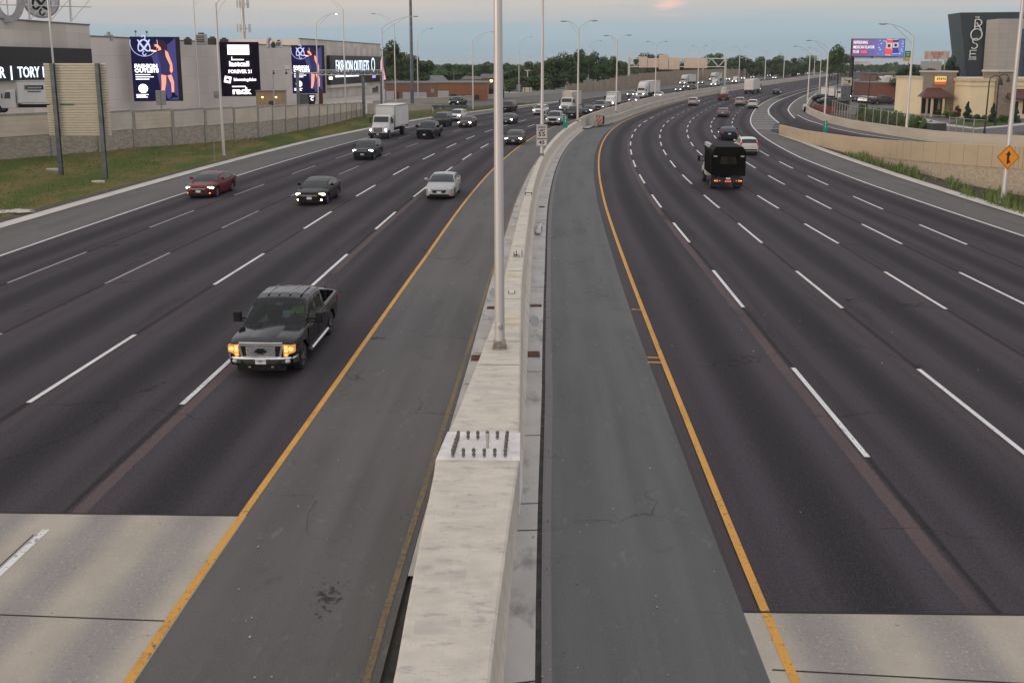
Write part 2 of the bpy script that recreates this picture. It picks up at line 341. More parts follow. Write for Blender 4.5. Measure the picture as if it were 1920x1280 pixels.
CON_T = concrete('tan_concrete', (.50, .40, .275), (.45, .36, .25), (.34, .28, .20), stretch=(.3, .3, 1.5), fs=12, st=.4, scale=.4)
JOINT = mat('joint_dark', (.02, .018, .016), .9); GAP = mat('gap_dirt', (.020, .018, .016), .95, c2=(.045, .04, .035), scale=4)
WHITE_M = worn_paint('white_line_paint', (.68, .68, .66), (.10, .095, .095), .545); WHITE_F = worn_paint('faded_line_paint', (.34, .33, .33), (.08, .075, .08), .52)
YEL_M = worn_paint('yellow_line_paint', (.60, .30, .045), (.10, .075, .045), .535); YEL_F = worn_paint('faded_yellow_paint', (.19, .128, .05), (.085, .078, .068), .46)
DIRT = mat('dirt', (.085, .07, .052), .95, c2=(.05, .042, .034), scale=1.5, bump=.4, fine=9)
def grassmat(name, a, b_, c):
    m, t, b = nm(name); g = G(t); tcn = g.n('ShaderNodeTexCoord').outputs['Object']
    k = g.noise(g.mapv(tcn, (1, .35, 1)), .34, 6, .62); base = g.mix(g.step(k, .40, .60), a, b_)
    k2 = g.noise(g.mapv(tcn, (1, .5, 1)), 1.7, 6, .75); base = g.mix(g.step(k2, .48, .68), base, c)
    f = g.noise(tcn, 7, 4, .8); base = g.mix(g.math('MULTIPLY', g.step(f, .5, .7), .5), base, tuple(x*.4 for x in a))
    g.l(base, b.inputs['Base Color']); b.inputs['Roughness'].default_value = 1; b.inputs['Specular IOR Level'].default_value = .1; g.bump(f, b, .8, .12)
    return m
GRASS = grassmat('verge_grass', (.085, .125, .032), (.20, .155, .065), (.115, .125, .042)); LAWN = grassmat('lawn_grass', (.06, .11, .028), (.085, .115, .035), (.05, .085, .025))
GROUND = mat('far_ground', (.085, .085, .07), .95, c2=(.055, .07, .04), scale=.03, fine=.5)
MULCH = mat('mulch', (.10, .045, .028), .95, c2=(.06, .03, .02), scale=3)
RUST = mat('rusty_grate', (.15, .055, .032), .85, c2=(.08, .035, .022), scale=9, bump=.4)
STEEL = mat('galvanised_steel', (.52, .50, .485), .42, .75, c2=(.42, .41, .40), scale=6, stretch=(1, 1, .15)); STEEL_D = mat('dark_steel', (.17, .185, .205), .5, .5, c2=(.12, .13, .145), scale=2)
POLEW = mat('pole_aluminium', (.66, .63, .61), .42, .35, c2=(.58, .56, .55), scale=3, stretch=(1, 1, .1)); BLACKM = mat('black_metal', (.022, .02, .02), .45, .2)
# ------------------------------------------------------------------ ground and road sheets
struct(MB().quad((-4500, -60, -.12), (5500, -60, -.12), (5500, 8000, -.12), (-4500, 8000, -.12)).build('ground', GROUND))
def strip(name, lines, m, s0, s1, z=0.0, ulist=None):
    """sheet between neighbouring offset curves; each line is a number or a table of (station, offset)"""
    mb = MB(); f = lambda L, s: L if isinstance(L, (int, float)) else lin(s, L)
    zf = (lambda s: z) if isinstance(z, (int, float)) else z
    ss = stn(s0, s1); us = ulist or list(range(len(lines)))
    for a, b in zip(ss[:-1], ss[1:]):
        for j in range(len(lines)-1):
            p = [RP(a, f(lines[j], a), zf(a)), RP(a, f(lines[j+1], a), zf(a)), RP(b, f(lines[j+1], b), zf(b)), RP(b, f(lines[j], b), zf(b))]
            q = [(us[j], a), (us[j+1], a), (us[j+1], b), (us[j], b)]
            if f(lines[j+1], a) < f(lines[j], a): p.reverse(); q.reverse()
            mb.quad(*p, uv=q)
    return struct(mb.build(name, m))
END = 2300; SR = 13.82; SL = 16.85
RY = 0.0; RL1 = [(0, 3.8), (20, 3.74), (39, 3.67), (51, 3.5), (63, 3.33), (80, 3.17), (100, 3.13), (2300, 3.1)]
RL2 = [(0, 7.5), (40, 7.1), (52, 6.98), (63, 6.73), (80, 6.46), (97, 6.37), (140, 6.42), (2300, 6.3)]
RL3 = [(0, 11), (45, 10.7), (57, 10.37), (63, 10.19), (90, 9.75), (100, 9.64), (140, 9.73), (170, 9.6), (2300, 9.6)]
RL4 = [(0, 14.5), (50, 13.6), (69, 13.19), (80, 13.0), (101, 12.77), (140, 12.83), (2300, 12.75)]
RL5 = [(0, 17.8), (60, 16.4), (77, 16.05), (100, 15.76), (2300, 15.74)]
RE = [(0, 22.6), (30, 21.3), (48, 20.55), (70, 19.3), (90, 18.5), (111, 18.46), (180, 18.35), (2300, 18.4)]
LY = [(0, -9.4), (14, -9.2), (26, -8.95), (42, -8.7), (70, -8.55), (111, -8.3), (130, -8.2), (160, -7.6), (200, -6.4), (2300, -6.2)]
def left_off(near, far): return near
LL1 = [(0, -12.75), (22, -12.55), (48, -12.28), (66, -12.12), (110, -12.0), (160, -11.2), (200, -10.0), (2300, -9.8)]
LL2 = [(0, -16.8), (23, -16.5), (49, -16.04), (73, -15.83), (90, -15.6), (110, -15.5), (160, -14.8), (200, -13.6), (2300, -13.4)]
LL3 = [(0, -21.2), (36, -20.6), (54, -20.32), (90, -19.9), (110, -19.6), (160, -18.8), (200, -17.4), (2300, -17.2)]
LL4 = [(0, -25.2), (36, -24.5), (65, -23.95), (90, -23.6), (110, -23.4), (160, -22.4), (200, -21.0), (2300, -20.8)]
LE = [(0, -28.2), (41, -27.85), (76, -27.65), (107, -27.3), (134, -27.3), (170, -26.2), (210, -24.8), (2300, -24.4)]
LC = [(0, -32.2), (60, -31.85), (105, -31.9), (150, -30.6), (217, -25.6)]
LCO = [(s, o-.95) for s, o in LC]
strip('road', [RY, RL1, RL2, RL3, RL4, RL5, RE], A_L, SR, END)
strip('road', [LY, LL1, LL2, LL3, LL4, LE], A_L, SL, END)
strip('bridge_slab', [RY-.25, RL1, RL2, RL3, RL4, RL5, RE], CON_S, -19, SR)
strip('bridge_slab', [[(s, o+.09) for s, o in LY], LL1, LL2, LL3, LL4, LE], CON_S, -19, SL)
BR_R = [(0, -4.15), (12, -3.95), (20, -3.82), (36, -3.9), (110, -3.9)]
GUT_R = [(0, -3.58), (12, -3.54), (24, -3.42), (40, -3.37), (60, -3.42), (110, -3.42), (126, -3.42)]
ST_R = [(0, -3.3), (12, -3.3), (24, -3.13), (126, -3.1)]
strip('gutter', [-4.4, GUT_R], CON_G, -19, 126, .0)
strip('road_strip', [GUT_R, [(s, o+.09) for s, o in GUT_R]], GAP, -19, 126, -.012)
strip('road_strip', [[(s, o+.09) for s, o in GUT_R], ST_R], A_STRIP, -19, 126)
strip('shoulder', [ST_R, [(0, -.27), (14.2, -.25), (30, -.35), (120, -.3), (126, -.3)]], A_SH_R, -19, 126)
strip('road_strip', [[(0, -.27), (14.2, -.25), (30, -.35), (120, -.3), (126, -.3)], RY], asphalt_plain('edge_asphalt', (.045, .036, .038), (.058, .046, .048), (.028, .024, .025)), SR, 126, -.002)
strip('road_strip', [-.35, RY], GAP, -19, SR, -.03)
strip('shoulder', [[(126, -3.1), (134, -.95), (170, -.9), (END, -.9)], RY], A_SH_R, 126, END)
GUT_L = [(0, -5.6), (12, -5.66), (17, -5.62), (26, -5.5), (48, -5.42), (110, -5.3)]
strip('gutter', [[(s, o-.04) for s, o in GUT_L], -4.6], CON_G, 14.8, 300, .0)
strip('gutter', [[(s, o-.0) for s, o in GUT_L], -4.6], GAP, -19, 14.8, -.05)
strip('shoulder', [LY, [(s, o-.05) for s, o in GUT_L]], A_SH_L, -19, 300, -.003)
strip('shoulder', [LY, -4.9], A_SH_L, 300, END, -.003)
strip('shoulder', [LC, LE], A_OUT, -19, 217)
strip('shoulder', [[(217, -25.6), (225, -40), (300, -41.5), (430, -42), (900, -45), (END, -45)], LE], A_OUT, 217, END)
strip('kerb', [LCO, LC], CON_K, -19, 217, .03)
strip('dirt', [[(0, -34.6), (150, -32.9), (217, -27.2)], LCO], DIRT, -19, 217, -.01)
RC = [(0, 26.5), (54, 23.3), (73, 22.65), (93, 22.0), (108, 21.5), (119, 20.6), (124, 20.0)]
strip('shoulder', [RE, RC], A_OUT, -19, 124); strip('shoulder', [RE, [(124, 20.0), (150, 22.3), (198, 20.6), (247, 21.2)]], A_OUT, 124, 247)
strip('kerb', [RC, [(s, o+lin(s, [(0, 1.15), (110, .8), (124, .1)])) for s, o in RC]], CON_K, -19, 124, .04)
def marks(name, items, m, z=.005):
    mb = MB()
    for s0, s1, off, wd in items:
        f = (lambda s: off) if isinstance(off, (int, float)) else (lambda s: lin(s, off))
        ss = stn(s0, s1)
        for a, b in zip(ss[:-1], ss[1:]):
            mb.quad(RP(a, f(a)-wd/2, z), RP(a, f(a)+wd/2, z), RP(b, f(b)+wd/2, z), RP(b, f(b)-wd/2, z))
    return struct(mb.build(name, m))
PR = [(-6.6, -.3), (6.7, 12.9), (20, 26.3), (33.2, 39.4), (45.8, 51.6), (57.2, 63), (69, 74.8), (80.2, 86), (91.3, 97), (101.8, 107), (112.6, 118), (123, 128), (133, 138), (143, 148.5), (153, 158), (163, 167.6)]
s = 172.6
while s < 1200: PR.append((s, s+4.7)); s += 9.8+(s-172)*.002
PL = [(-4, 2.5), (9.6, 16.2), (22.8, 29), (36, 42.2), (48.8, 54.7), (61, 66.8), (73, 79), (85, 90.5), (96.8, 102), (108, 113), (119, 124), (130, 135)]
s = 140.5
while s < 1200: PL.append((s, s+5)); s += 10.3+(s-140)*.002
dr = []
for a, b in PR:
    for q, L in enumerate((RL1, RL2, RL3, RL4, RL5)):
        if (a < 5 and q > 3): continue
        dr.append((a, b, L, .13))
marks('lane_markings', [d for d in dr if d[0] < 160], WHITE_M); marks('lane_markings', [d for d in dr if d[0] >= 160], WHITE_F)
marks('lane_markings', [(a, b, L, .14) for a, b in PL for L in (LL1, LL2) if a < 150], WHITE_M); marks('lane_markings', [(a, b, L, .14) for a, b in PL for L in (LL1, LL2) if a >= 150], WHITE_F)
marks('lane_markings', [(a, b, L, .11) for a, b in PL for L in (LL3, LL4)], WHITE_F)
marks('edge_line', [(-19, END, RE, .16), (146, 500, [(146, 22.4), (158, 21.85), (172, 21.1), (190, 20.7), (223, 20.7), (272, 21.3), (500, 21.3)], .22)], WHITE_M)
marks('edge_line', [(151, 1500, [(140, 26.4), (151, 25.5), (165, 24.9), (189, 24.25), (232, 24.5), (1500, 24.6)], .22), (-19, 1500, LE, .14)], WHITE_M)
marks('edge_line', [(-19, 1500, [(0, .1), (1500, .1)], .145), (-19, 1500, LY, .145)], YEL_M)
marks('edge_line', [(-19, 95, [(0, -5.93), (13, -5.9), (18, -5.8), (30, -5.62), (48, -5.48), (73, -5.45), (95, -5.4)], .11)], YEL_F, .004)
hb = MB()
for y in (295, 283, 270, 255, 240, 222, 205, 190, 175, 160, 145, 130, 117, 105, 93, 80, 68):
    py = 180+y/4.795; p = at(1440, py); Y = p.y
    xa = xb = None
    for k in range(1200):
        s_ = 120+k*.15; a = RP(s_, lin(s_, RE)+.1)
        if a.y >= Y: xa = a.x; break
    for k in range(1200):
        s_ = 120+k*.15; a = RP(s_, lin(s_, [(120, 22.9), (146, 22.3), (158, 21.75), (172, 21.0), (190, 20.6), (223, 20.6), (272, 21.2)]))
        if a.y >= Y: xb = a.x; break
    if xa and xb and xb > xa+.3: hb.quad((xa, Y-.16, .005), (xb, Y-.16, .005), (xb, Y+.16, .005), (xa, Y+.16, .005))
struct(hb.build('gore_markings', WHITE_M))
# slab joints, short yellow tick marks, puddle stains
jb = MB()
def jline(a, b, wd=.03, z=.004):
    d = (Vector(b)-Vector(a)); q = Vector((-d.y, d.x, 0)).normalized()*wd/2; a = Vector((a[0], a[1], z)); b = Vector((b[0], b[1], z)); jb.quad(a-q, a+q, b+q, b-q)
jline(at(0, 1152), at(318, 1164)); jline(at(1448, 1255), at(1920, 1281)); jline(at(-400, 1137), at(0, 1152)); jline(at(1920, 1281), at(2500, 1310))
for L, s1 in ((RL1, SR-.1), (RL2, SR-.1), (RL3, SR-.1), (RL4, SR-.1), (LL1, SL-.1), (LL2, SL-.1), (LL3, SL-.1)):
    for k in range(-8, int(s1/2)): jline(RP(k*2, lin(k*2, L)-.13), RP(k*2+2 if k*2+2 < s1 else s1, lin(k*2+2, L)-.13), .025)
jline(RP(SR, -.25), RP(SR, 22), .05, .006); jline(RP(SL, -9.2), RP(SL, -28), .05, .006)
for k in (-2, 2.6, 7.3, 12, 16.4, 17.5, 21, 25.7, 31, 36, 41.5, 47, 52, 57, 63, 69, 76, 83, 90, 98, 106): jline(RP(k, -3.86), RP(k+.03, lin(k, GUT_R)), .035)
for k in (18.2, 21.2, 24.6, 27.4, 31.2, 35.3, 40, 45, 50, 55, 61, 67, 74): jline(RP(k, lin(k, GUT_L)+.02), RP(k, -4.8), .035)
struct(jb.build('joint_lines', JOINT))
yb = MB()
for (x0, y0, x1, y1) in ((1214, 670, 1240, 671), (1214, 679, 1242, 680), (1184, 580, 1206, 581)):
    a, b = at(x0, y0), at(x1, y1); d = (b-a).normalized(); q = Vector((-d.y, d.x, 0))*.05; a.z = b.z = .007; yb.quad(a-q, b-q, b+q, a+q)
struct(yb.build('yellow_tick_marks', YEL_M))
def blot(name, cx, cy, rx, ry, m, z=.006, n=22, jag=.35, seed=1):
    rd = random.Random(seed); p = [Vector((cx+math.cos(2*math.pi*i/n)*rx*(1+rd.uniform(-jag, jag)), cy+math.sin(2*math.pi*i/n)*ry*(1+rd.uniform(-jag, jag)), z)) for i in range(n)]
    mb = MB()
    for i in range(n): mb.quad((cx, cy, z), p[i], p[(i+1) % n])
    return struct(mb.build(name, m))
def wet(name, c, rough):
    m, t, b = nm(name); b.inputs['Base Color'].default_value = (*c, 1); b.inputs['Roughness'].default_value = rough
    return m
WET = wet('wet_film', (.05, .055, .06), .08); OILM = mat('oil_stain', (.030, .028, .027), .9, c2=(.045, .042, .040), scale=9, spec=.1)
m, t, b_ = nm('oil_smear'); g = G(t); tcn = g.n('ShaderNodeTexCoord').outputs['Object']; ln = g.n('ShaderNodeVectorMath', operation='LENGTH'); g.l(g.mapv(tcn, (2.3, .95, 1)), ln.inputs[0])
k_ = g.math('SUBTRACT', g.noise(tcn, 6.5, 6, .65), g.math('MULTIPLY', ln.outputs['Value'], .26)); tb = g.n('ShaderNodeBsdfTransparent'); ms = g.n('ShaderNodeMixShader'); g.l(g.math('MULTIPLY', g.step(k_, .40, .52), .75), ms.inputs[0]); g.l(tb.outputs[0], ms.inputs[1]); g.l(b_.outputs[0], ms.inputs[2]); g.l(ms.outputs[0], t.nodes['Material Output'].inputs[0]); b_.inputs['Base Color'].default_value = (.030, .028, .027, 1); b_.inputs['Roughness'].default_value = .8
p = at(614, 1118); q = MB().quad((-.6, -1.4, 0), (.6, -1.4, 0), (.6, 1.4, 0), (-.6, 1.4, 0)).build('oil_stain', m); q.location = (p.x, p.y, .003); q.rotation_euler = (0, 0, -.12); struct(q)
p = at(1001, 603); blot('puddle', p.x+.02, p.y+.1, .15, .75, WET, .005, jag=.15)
p = at(925, 548); blot('puddle', p.x, p.y, .13, .7, WET, .005, jag=.2, seed=4)
p = at(1008, 430); blot('puddle', p.x+.12, p.y, .12, 1.0, WET, .005, jag=.2, seed=5)
# verge grass on the left up to the wall, dirt strip right
WB = [at(*p) for p in ((-260, 337, 1.2), (0, 297.5, 1.2), (85, 291, 1.2), (160, 285, 1.2), (250, 276, 1.1), (345, 269, 1.0), (480, 257, .8), (605, 236, .4), (650, 225, .2), (692, 213, 0))]
WBS = sorted((*RSO(p), p.z) for p in WB)
def vzs(s, off):                  # height of the sloping verge
    wo = lin(s, [(a, b) for a, b, c in WBS]); zw = lin(s, [(a, c) for a, b, c in WBS]); f = (-34.3-off)/(-34.3-wo) if wo < -35 else 0
    return zw*max(0, min(1, f))
def atv(x, y):
    z = 0
    for _ in range(8): p = at(x, y, z); z = z*.4+.6*vzs(*RSO(p))
    return at(x, y, z)
def gsheet(name, A, B, m, z, n=40, sub=8):
    """sheet between two plan polylines sampled evenly"""
    def samp(Q, t):
        L = [0]
        for a, b in zip(Q[:-1], Q[1:]): L.append(L[-1]+(Vector(b).xy-Vector(a).xy).length)
        d = t*L[-1]
        for i in range(len(Q)-1):
            if d <= L[i+1] or i == len(Q)-2:
                f = (d-L[i])/(L[i+1]-L[i]); return Vector(Q[i]).lerp(Vector(Q[i+1]), f)
    mb = MB()
    for i in range(n):
        for j in range(sub):
            q = []
            for ii, jj in ((i, j), (i+1, j), (i+1, j+1), (i, j+1)):
                a = samp(A, ii/n); b = samp(B, ii/n); c = a.lerp(b, jj/sub); q.append((c.x, c.y, z+c.z))
            mb.quad(*q)
    return struct(mb.build(name, m, fixn=True))
inner = [RP(s_, lin(s_, [(0, -34.3), (150, -32.7), (217, -27.0)])) for s_ in range(25, 216, 10)]
outer = [Vector((-75, 25, .8))]+[Vector((p.x-.5, p.y, p.z)) for p in WB]+[at(757, 209), at(827, 204), at(870, 205), at(940, 197), at(1000, 192), at(1050, 190.3)]
gsheet('grass_verge', inner, outer, GRASS, -.02)

mb = MB(); rd = random.Random(21)
for k in range(420):
    s_ = 9+rd.random()**1.6*60; o_ = rd.choice((rd.uniform(-3.4, -.4), rd.uniform(-3.45, -2.9), rd.uniform(-8.6, -5.7), rd.gauss(-3.4, .12), rd.uniform(0, 14))); p = RP(s_, o_); r_ = rd.uniform(.006, .022)*(1 if o_ < 0 else .8)
    mb.ball((p.x, p.y, .008+r_*.5), (r_, r_*rd.uniform(.6, 1.2), r_*.6), nu=6, nv=4)
q = mb.build('road_grit', mat('grit_pale', (.55, .53, .5), .8, c2=(.10, .095, .09), scale=.9)); tag(q, 'scattered pale and dark grit on the shoulders and gutters', 'grit', kind='stuff')
# ------------------------------------------------------------------ median barriers
TR_ = [(-19, -4.5), (0, -4.4), (10, -4.15), (17, -3.86), (23, -3.97), (32, -4.15), (56, -4.27), (80, -4.36), (97, -4.22), (126, -4.15)]
TL_ = [(-19, -5.2), (10, -5.27), (17, -5.4), (20, -5.2), (24, -4.98), (27, -4.82), (32, -4.7), (60, -4.66), (126, -4.62)]
BL_ = [(-19, -5.4), (17, -5.52), (20, -5.34), (24, -5.16), (30, -4.98), (126, -4.92)]
BRB = [(-19, -4.1), (12, -3.98), (20, -3.80), (36, -3.9), (60, -4.05), (90, -4.0), (126, -3.9)]
HB = 1.1
def barrier(name, label, s0, s1, br, tr, tl, bl, m, h=HB, chamfer=.03):
    secs = []
    for s in stn(s0, s1):
        a, b, c, d = (lin(s, L) for L in (br, tr, tl, bl)); e = b+(a-b)*.45
        secs.append([RP(s, a, -.05), RP(s, a, .08), RP(s, e, .34), RP(s, b+.01, h-chamfer), RP(s, b-chamfer, h), RP(s, c+chamfer, h), RP(s, c-.01, h-chamfer), RP(s, c+(d-c)*.45, .34), RP(s, d, .08), RP(s, d, -.05)])
    o = thing(name, label, 'barrier', RP((s0+s1)/2, -4.5, 0))
    q = MB().loft(secs).build('barrier_wall', m, None, fixn=True); q.parent = o; q.matrix_parent_inverse = Matrix.Translation(-o.location)
    return o
def child(o, root): o.parent = root; o.matrix_parent_inverse = Matrix.Translation(-Vector(root.location)); return o
b_near = barrier('median_barrier', 'wide weathered concrete median barrier in the foreground below the bolted block', -19, 17.0, BRB, TR_, TL_, BL_, CON_B)
b_mid = barrier('median_barrier', 'tapering concrete median barrier carrying the nearest tall light pole and the speed limit pole', 18.42, 128, BRB, TR_, TL_, BL_, CON_B)
fnd = thing('sign_foundation', 'pale concrete sign foundation block with rows of bare anchor bolts on the median', 'foundation', RP(17.7, -4.6, 0))
secs = []
for s in (17.02, 17.7, 18.40):
    a, b, c, d = (lin(s, L) for L in (BRB, TR_, TL_, BL_)); secs.append([RP(s, a+.03, -.05), RP(s, a+.03, .2), RP(s, b+.03, HB+.012), RP(s, c-.03, HB+.012), RP(s, d-.03, .2), RP(s, d-.03, -.05)])
child(MB().loft(secs).build('block', CON_F, fixn=True), fnd)
BOLT = mat('bolt_steel', (.20, .192, .182), .55, .4, c2=(.13, .115, .10), scale=30)
c0, c1, c2, c3 = (at(760+x/4.922, 700+y/4.922, HB+.012) for x, y in ((440, 768), (922, 768), (940, 604), (490, 604)))
def bolt_mb():
    mb = MB().tube((0, 0, 0), (0, 0, .165), .019, n=8); mb.tube((0, 0, .03), (0, 0, .07), .036, n=6); mb.tube((0, 0, .10), (0, 0, .135), .038, n=6); mb.tube((0, 0, .137), (0, 0, .165), .034, n=6)
    return mb
bp = None
for i in range(6):
    for j in range(6):
        if 0 < i < 5 and 0 < j < 5: continue
        p = c0.lerp(c1, i/5).lerp(c3.lerp(c2, i/5), j/5)
        if bp is None: bp = bolt_mb().build('anchor_bolt', BOLT, smooth=40); q = bp
        else: q = bp.copy(); COL.objects.link(q)
        q.location = p; q.rotation_euler = (random.uniform(-.03, .03), random.uniform(-.03, .03), random.uniform(0, 1)); child(q, fnd)
p = at(914, 840, HB); q = MB().tube((0, 0, 0), (0, 0, .27), .03, n=10).tube((0, 0, .24), (0, 0, .29), .042, n=10).build('conduit_stub', mat('plastic_grey', (.42, .40, .37), .5), smooth=40); q.location = p; child(q, fnd)
for y in (684, 640, 560, 508, 462, 430, 395, 368):
    s, _ = RSO(at(960, y, HB)); a, b = lin(s, TR_), lin(s, TL_)
    pts = [RP(s, lin(s, BRB)+.004, .1), RP(s, b*0+a+(lin(s, BRB)-a)*.45+.004, .34), RP(s, a+.004, HB-.03), RP(s, a-.03, HB+.004), RP(s, b+.02, HB+.004)]
    jm = MB()
    for u_, v_ in zip(pts[:-1], pts[1:]):
        d = Vector((ctan(s).x, ctan(s).y, 0))*.012; jm.quad(u_-d, u_+d, v_+d, v_-d)
    child(jm.build('expansion_joint', JOINT), b_mid)

YSTR = worn_paint('stripe_yellow', (.60, .48, .16), (.42, .38, .30), .52)
for x0, x1, y, wd in ((947, 973, 596, .16), (947, 973, 606.5, .16), (953, 976, 518, .2)):
    a = at(x0, y, HB+.005); b = at(x1, y, HB+.005); q = Vector((0, wd/2, 0)); child(MB().quad(a-q, b-q, b+q, a+q).build('painted_stripe', YSTR), b_mid)
p = at(959.5, 548, HB); q = MB().box(-.085, .085, -.17, .17, .004, .02).build('cover_plate', mat('plate_white', (.60, .60, .58), .5), bevel=.004); q.location = p; child(q, b_mid)
q = MB().box(-.11, .11, -.20, .20, 0, .008).build('cover_frame', JOINT); q.location = p; child(q, b_mid)
p = at(971, 482, HB); mb = MB()
for dx, h in ((-.15, .2), (-.06, .26), (.05, .08), (.16, .28)): mb.box(dx-.015, dx+.015, -.03, .03, 0, h)
mb.box(-.16, .02, -.02, .02, .06, .10); q = mb.build('cable_stubs', BLACKM); q.location = p; tag(q, 'short black cable stubs sticking up from the median barrier top', 'cable stubs')
p = at(991, 366, HB); mb = MB().box(-.2, .2, -.03, .03, .12, .16).box(-.2, -.16, -.03, .03, 0, .16).box(.16, .2, -.03, .03, 0, .16)
q = mb.build('cable_bracket', BLACKM); q.location = p; tag(q, 'small black staple bracket on the barrier top before the speed limit pole', 'bracket')
# far part: two parallel barriers
F1 = [(128, -4.1), (150, -4.0), (220, -4.4), (2300, -4.4)]
barrier('median_barrier', 'long far concrete median barrier on the oncoming side carrying distant lamp poles', 128, 2200, F1, [(s, o-.1) for s, o in F1], [(s, o-.42) for s, o in F1], [(s, o-.6) for s, o in F1], CON_W, 1.35)
F2 = [(133, -2.6), (138, -1.5), (146, -.75), (170, -.72), (2300, -.6)]
barrier('median_barrier', 'long far concrete barrier beside the yellow line behind the striped crash cushion', 133, 2200, F2, [(s, o-.14) for s, o in F2], [(s, o-.4) for s, o in F2], [(s, o-.55) for s, o in F2], CON_W, 1.0)
strip('gutter', [[(128, -4.0), (2300, -4.0)], [(128, -3.2), (133, -3), (146, -1.2), (2300, -1.1)]], CON_G, 128, 1200, .02)
# crash cushion
p = at(1121, 236.5); h_ = math.atan2(-ctan(132).x, ctan(132).y)
cc = thing('crash_cushion', 'dark boxy crash cushion with red and white striped front at the median split', 'crash cushion', p, h_)
MB().box(-.55, .55, .3, 3.6, .15, 1.15).box(-.6, .6, .28, .4, .1, 1.2).box(-.6, .6, 1.6, 1.7, .1, 1.25).box(-.6, .6, 2.8, 2.9, .1, 1.25).build('cartridge_box', mat('cushion_dark', (.05, .03, .026), .7, c2=(.03, .02, .02)), cc, bevel=.02)
mb = MB().box(-.62, .62, .2, .28, .12, 1.28, 0)
for k in range(-2, 4):
    x = -.62+k*.42; pl = [(x, .13), (x+.21, .13), (x+.21+.8, 1.27), (x+.8, 1.27)]
    c = [(max(-.615, min(.615, a)), b+( (max(-.615, min(.615, a))-a)*1.425 if a < -.615 or a > .615 else 0)) for a, b in pl]
    c = [(a, max(.13, min(1.27, b))) for a, b in c]
    if c[1][0]-c[0][0] > .01 or c[2][0]-c[3][0] > .01: mb.quad(*[(a, .196, b) for a, b in c], m=1)
mb.build('striped_panel', [mat('panel_white', (.52, .47, .43), .5), mat('panel_red', (.45, .075, .04), .5)], cc)
# grates
def grate(px, py, w_, l_, label):
    p = at(px, py, .006); mb = MB().box(-w_/2, w_/2, -l_/2, l_/2, 0, .012)
    for k in range(7): x = -w_/2+.04+k*(w_-.08)/6; mb.box(x-.01, x+.01, -l_/2+.03, l_/2-.03, .012, .03)
    o = mb.build('drain_grate', RUST); o.location = p; tag(o, label, 'drain grate')
grate(999, 664, .42, .55, 'rusty drain grate in the right gutter beside the nearest pole base'); grate(893, 671, .30, .55, 'rusty drain grate left of the barrier beside the nearest pole base')
grate(1005, 573, .40, .30, 'narrow rusty grate in the right gutter beyond the wet patch'); grate(921, 577, .30, .30, 'narrow rusty grate left of the nearest pole near the faded yellow line')
grate(1016, 388, .34, .5, 'dark drain inlet in the right gutter near the white debris')
p = at(1008, 440); mb = MB(); rd = random.Random(2)
for k in range(9): mb.ball((rd.uniform(-.05, .05)+.02*k, k*.28, .11), (.13+rd.uniform(-.02, .03), .24, .11), nu=10, nv=6)
q = mb.build('debris_bag', mat('bag_white', (.55, .52, .52), .7, bump=.3), smooth=60); q.location = p; tag(q, 'crumpled off-white sandbag roll lying in the right gutter by the barrier', 'debris')
mb = MB().box(-.3, -.06, -.05, .03, 0, .05).box(.02, .1, -.04, .04, 0, .09).path([(.1, 0, .05), (.25, .1, .04), (.5, -.1, .03), (.7, .05, .03)], .02, 6)
q = mb.build('tyre_scrap', BLACKM); q.location = at(704, 634, .01); q.scale = (.42, .42, .42); tag(q, 'thin black strip of tyre lying on the left shoulder', 'tyre scrap')
# ------------------------------------------------------------------ lamps and poles
STEEL_B = mat('base_casting', (.30, .28, .25), .6, .3, c2=(.2, .18, .155), scale=9); LENS = mat('lamp_lens', (.55, .55, .52), .2); LIT = emis('lamp_lit', (1.0, .98, .78), 5); HEADM = mat('luminaire_grey', (.48, .47, .47), .45, .4)
def lamp(label, base, top_z, tips=(), r0=.14, r1=.085, lit=False, group=None, name='street_lamp', steel=None, lean=0):
    steel = steel or POLEW; b = Vector(base); h = top_z-b.z
    o = thing(name, label, 'street lamp', b, 0, group)
    k = max(.6, r0/.14)
    MB().box(-.2*k, .2*k, -.2*k, .2*k, 0, .05).box(-.17*k, .17*k, -.17*k, .17*k, .05, .22).build('base_plate', STEEL_B, o, bevel=.03)
    MB().tube((0, 0, .05), (lean*h, 0, h), r0, r1, 20).build('pole', steel, o, smooth=50)
    for dx, dz, sgn in tips:              # tip relative to the pole top
        L = abs(dx); sg = 1 if dx > 0 else -1; mb = MB(); up = []; lo = []
        for i in range(9):
            t = i/8; x = sg*L*t; up.append((x, 0, h-.15+(dz+.15)*math.sin(t*math.pi/2)**.8)); lo.append((x*.78, 0, h-1.0+(dz+.9)*(t**.85)))
        mb.path(up, .035, 6); mb.path(lo, .028, 6)
        a = mb.build('arm', steel, o, smooth=50)
        q = MB().ball((sg*(L+.35), 0, h+dz), (.5, .17, .085), nu=12, nv=6).build('luminaire', HEADM, a, smooth=60)
        MB().ball((sg*(L+.38), 0, h+dz-.055), (.27, .12, .06), nu=10, nv=6).build('lens', LIT if lit else LENS, a, smooth=60)
    return o
def lamp_px(label, bx, by, bz, tx, ty, tips, **kw):
    b = at(bx, by, bz); t = ray(tx, ty, b.y)
    return lamp(label, b, t.z, [((ray(x, y, b.y)-t).x, (ray(x, y, b.y)-t).z, 1) for x, y in tips], **kw)
GM = 'double-arm lamps on the median barrier'
nearest = at(937, 652, HB)
np_ = lamp('thick pale light pole rising from the barrier in the foreground', nearest, 13.4, [(-2.4, .9, 1), (2.4, .9, 1)], r0=.135, r1=.10, group=GM, lean=-.0028); MB().ball((.02, -.128, .62), (.065, .02, .11), nu=14, nv=8).build('hand_hole_cover', STEEL, np_, smooth=60)
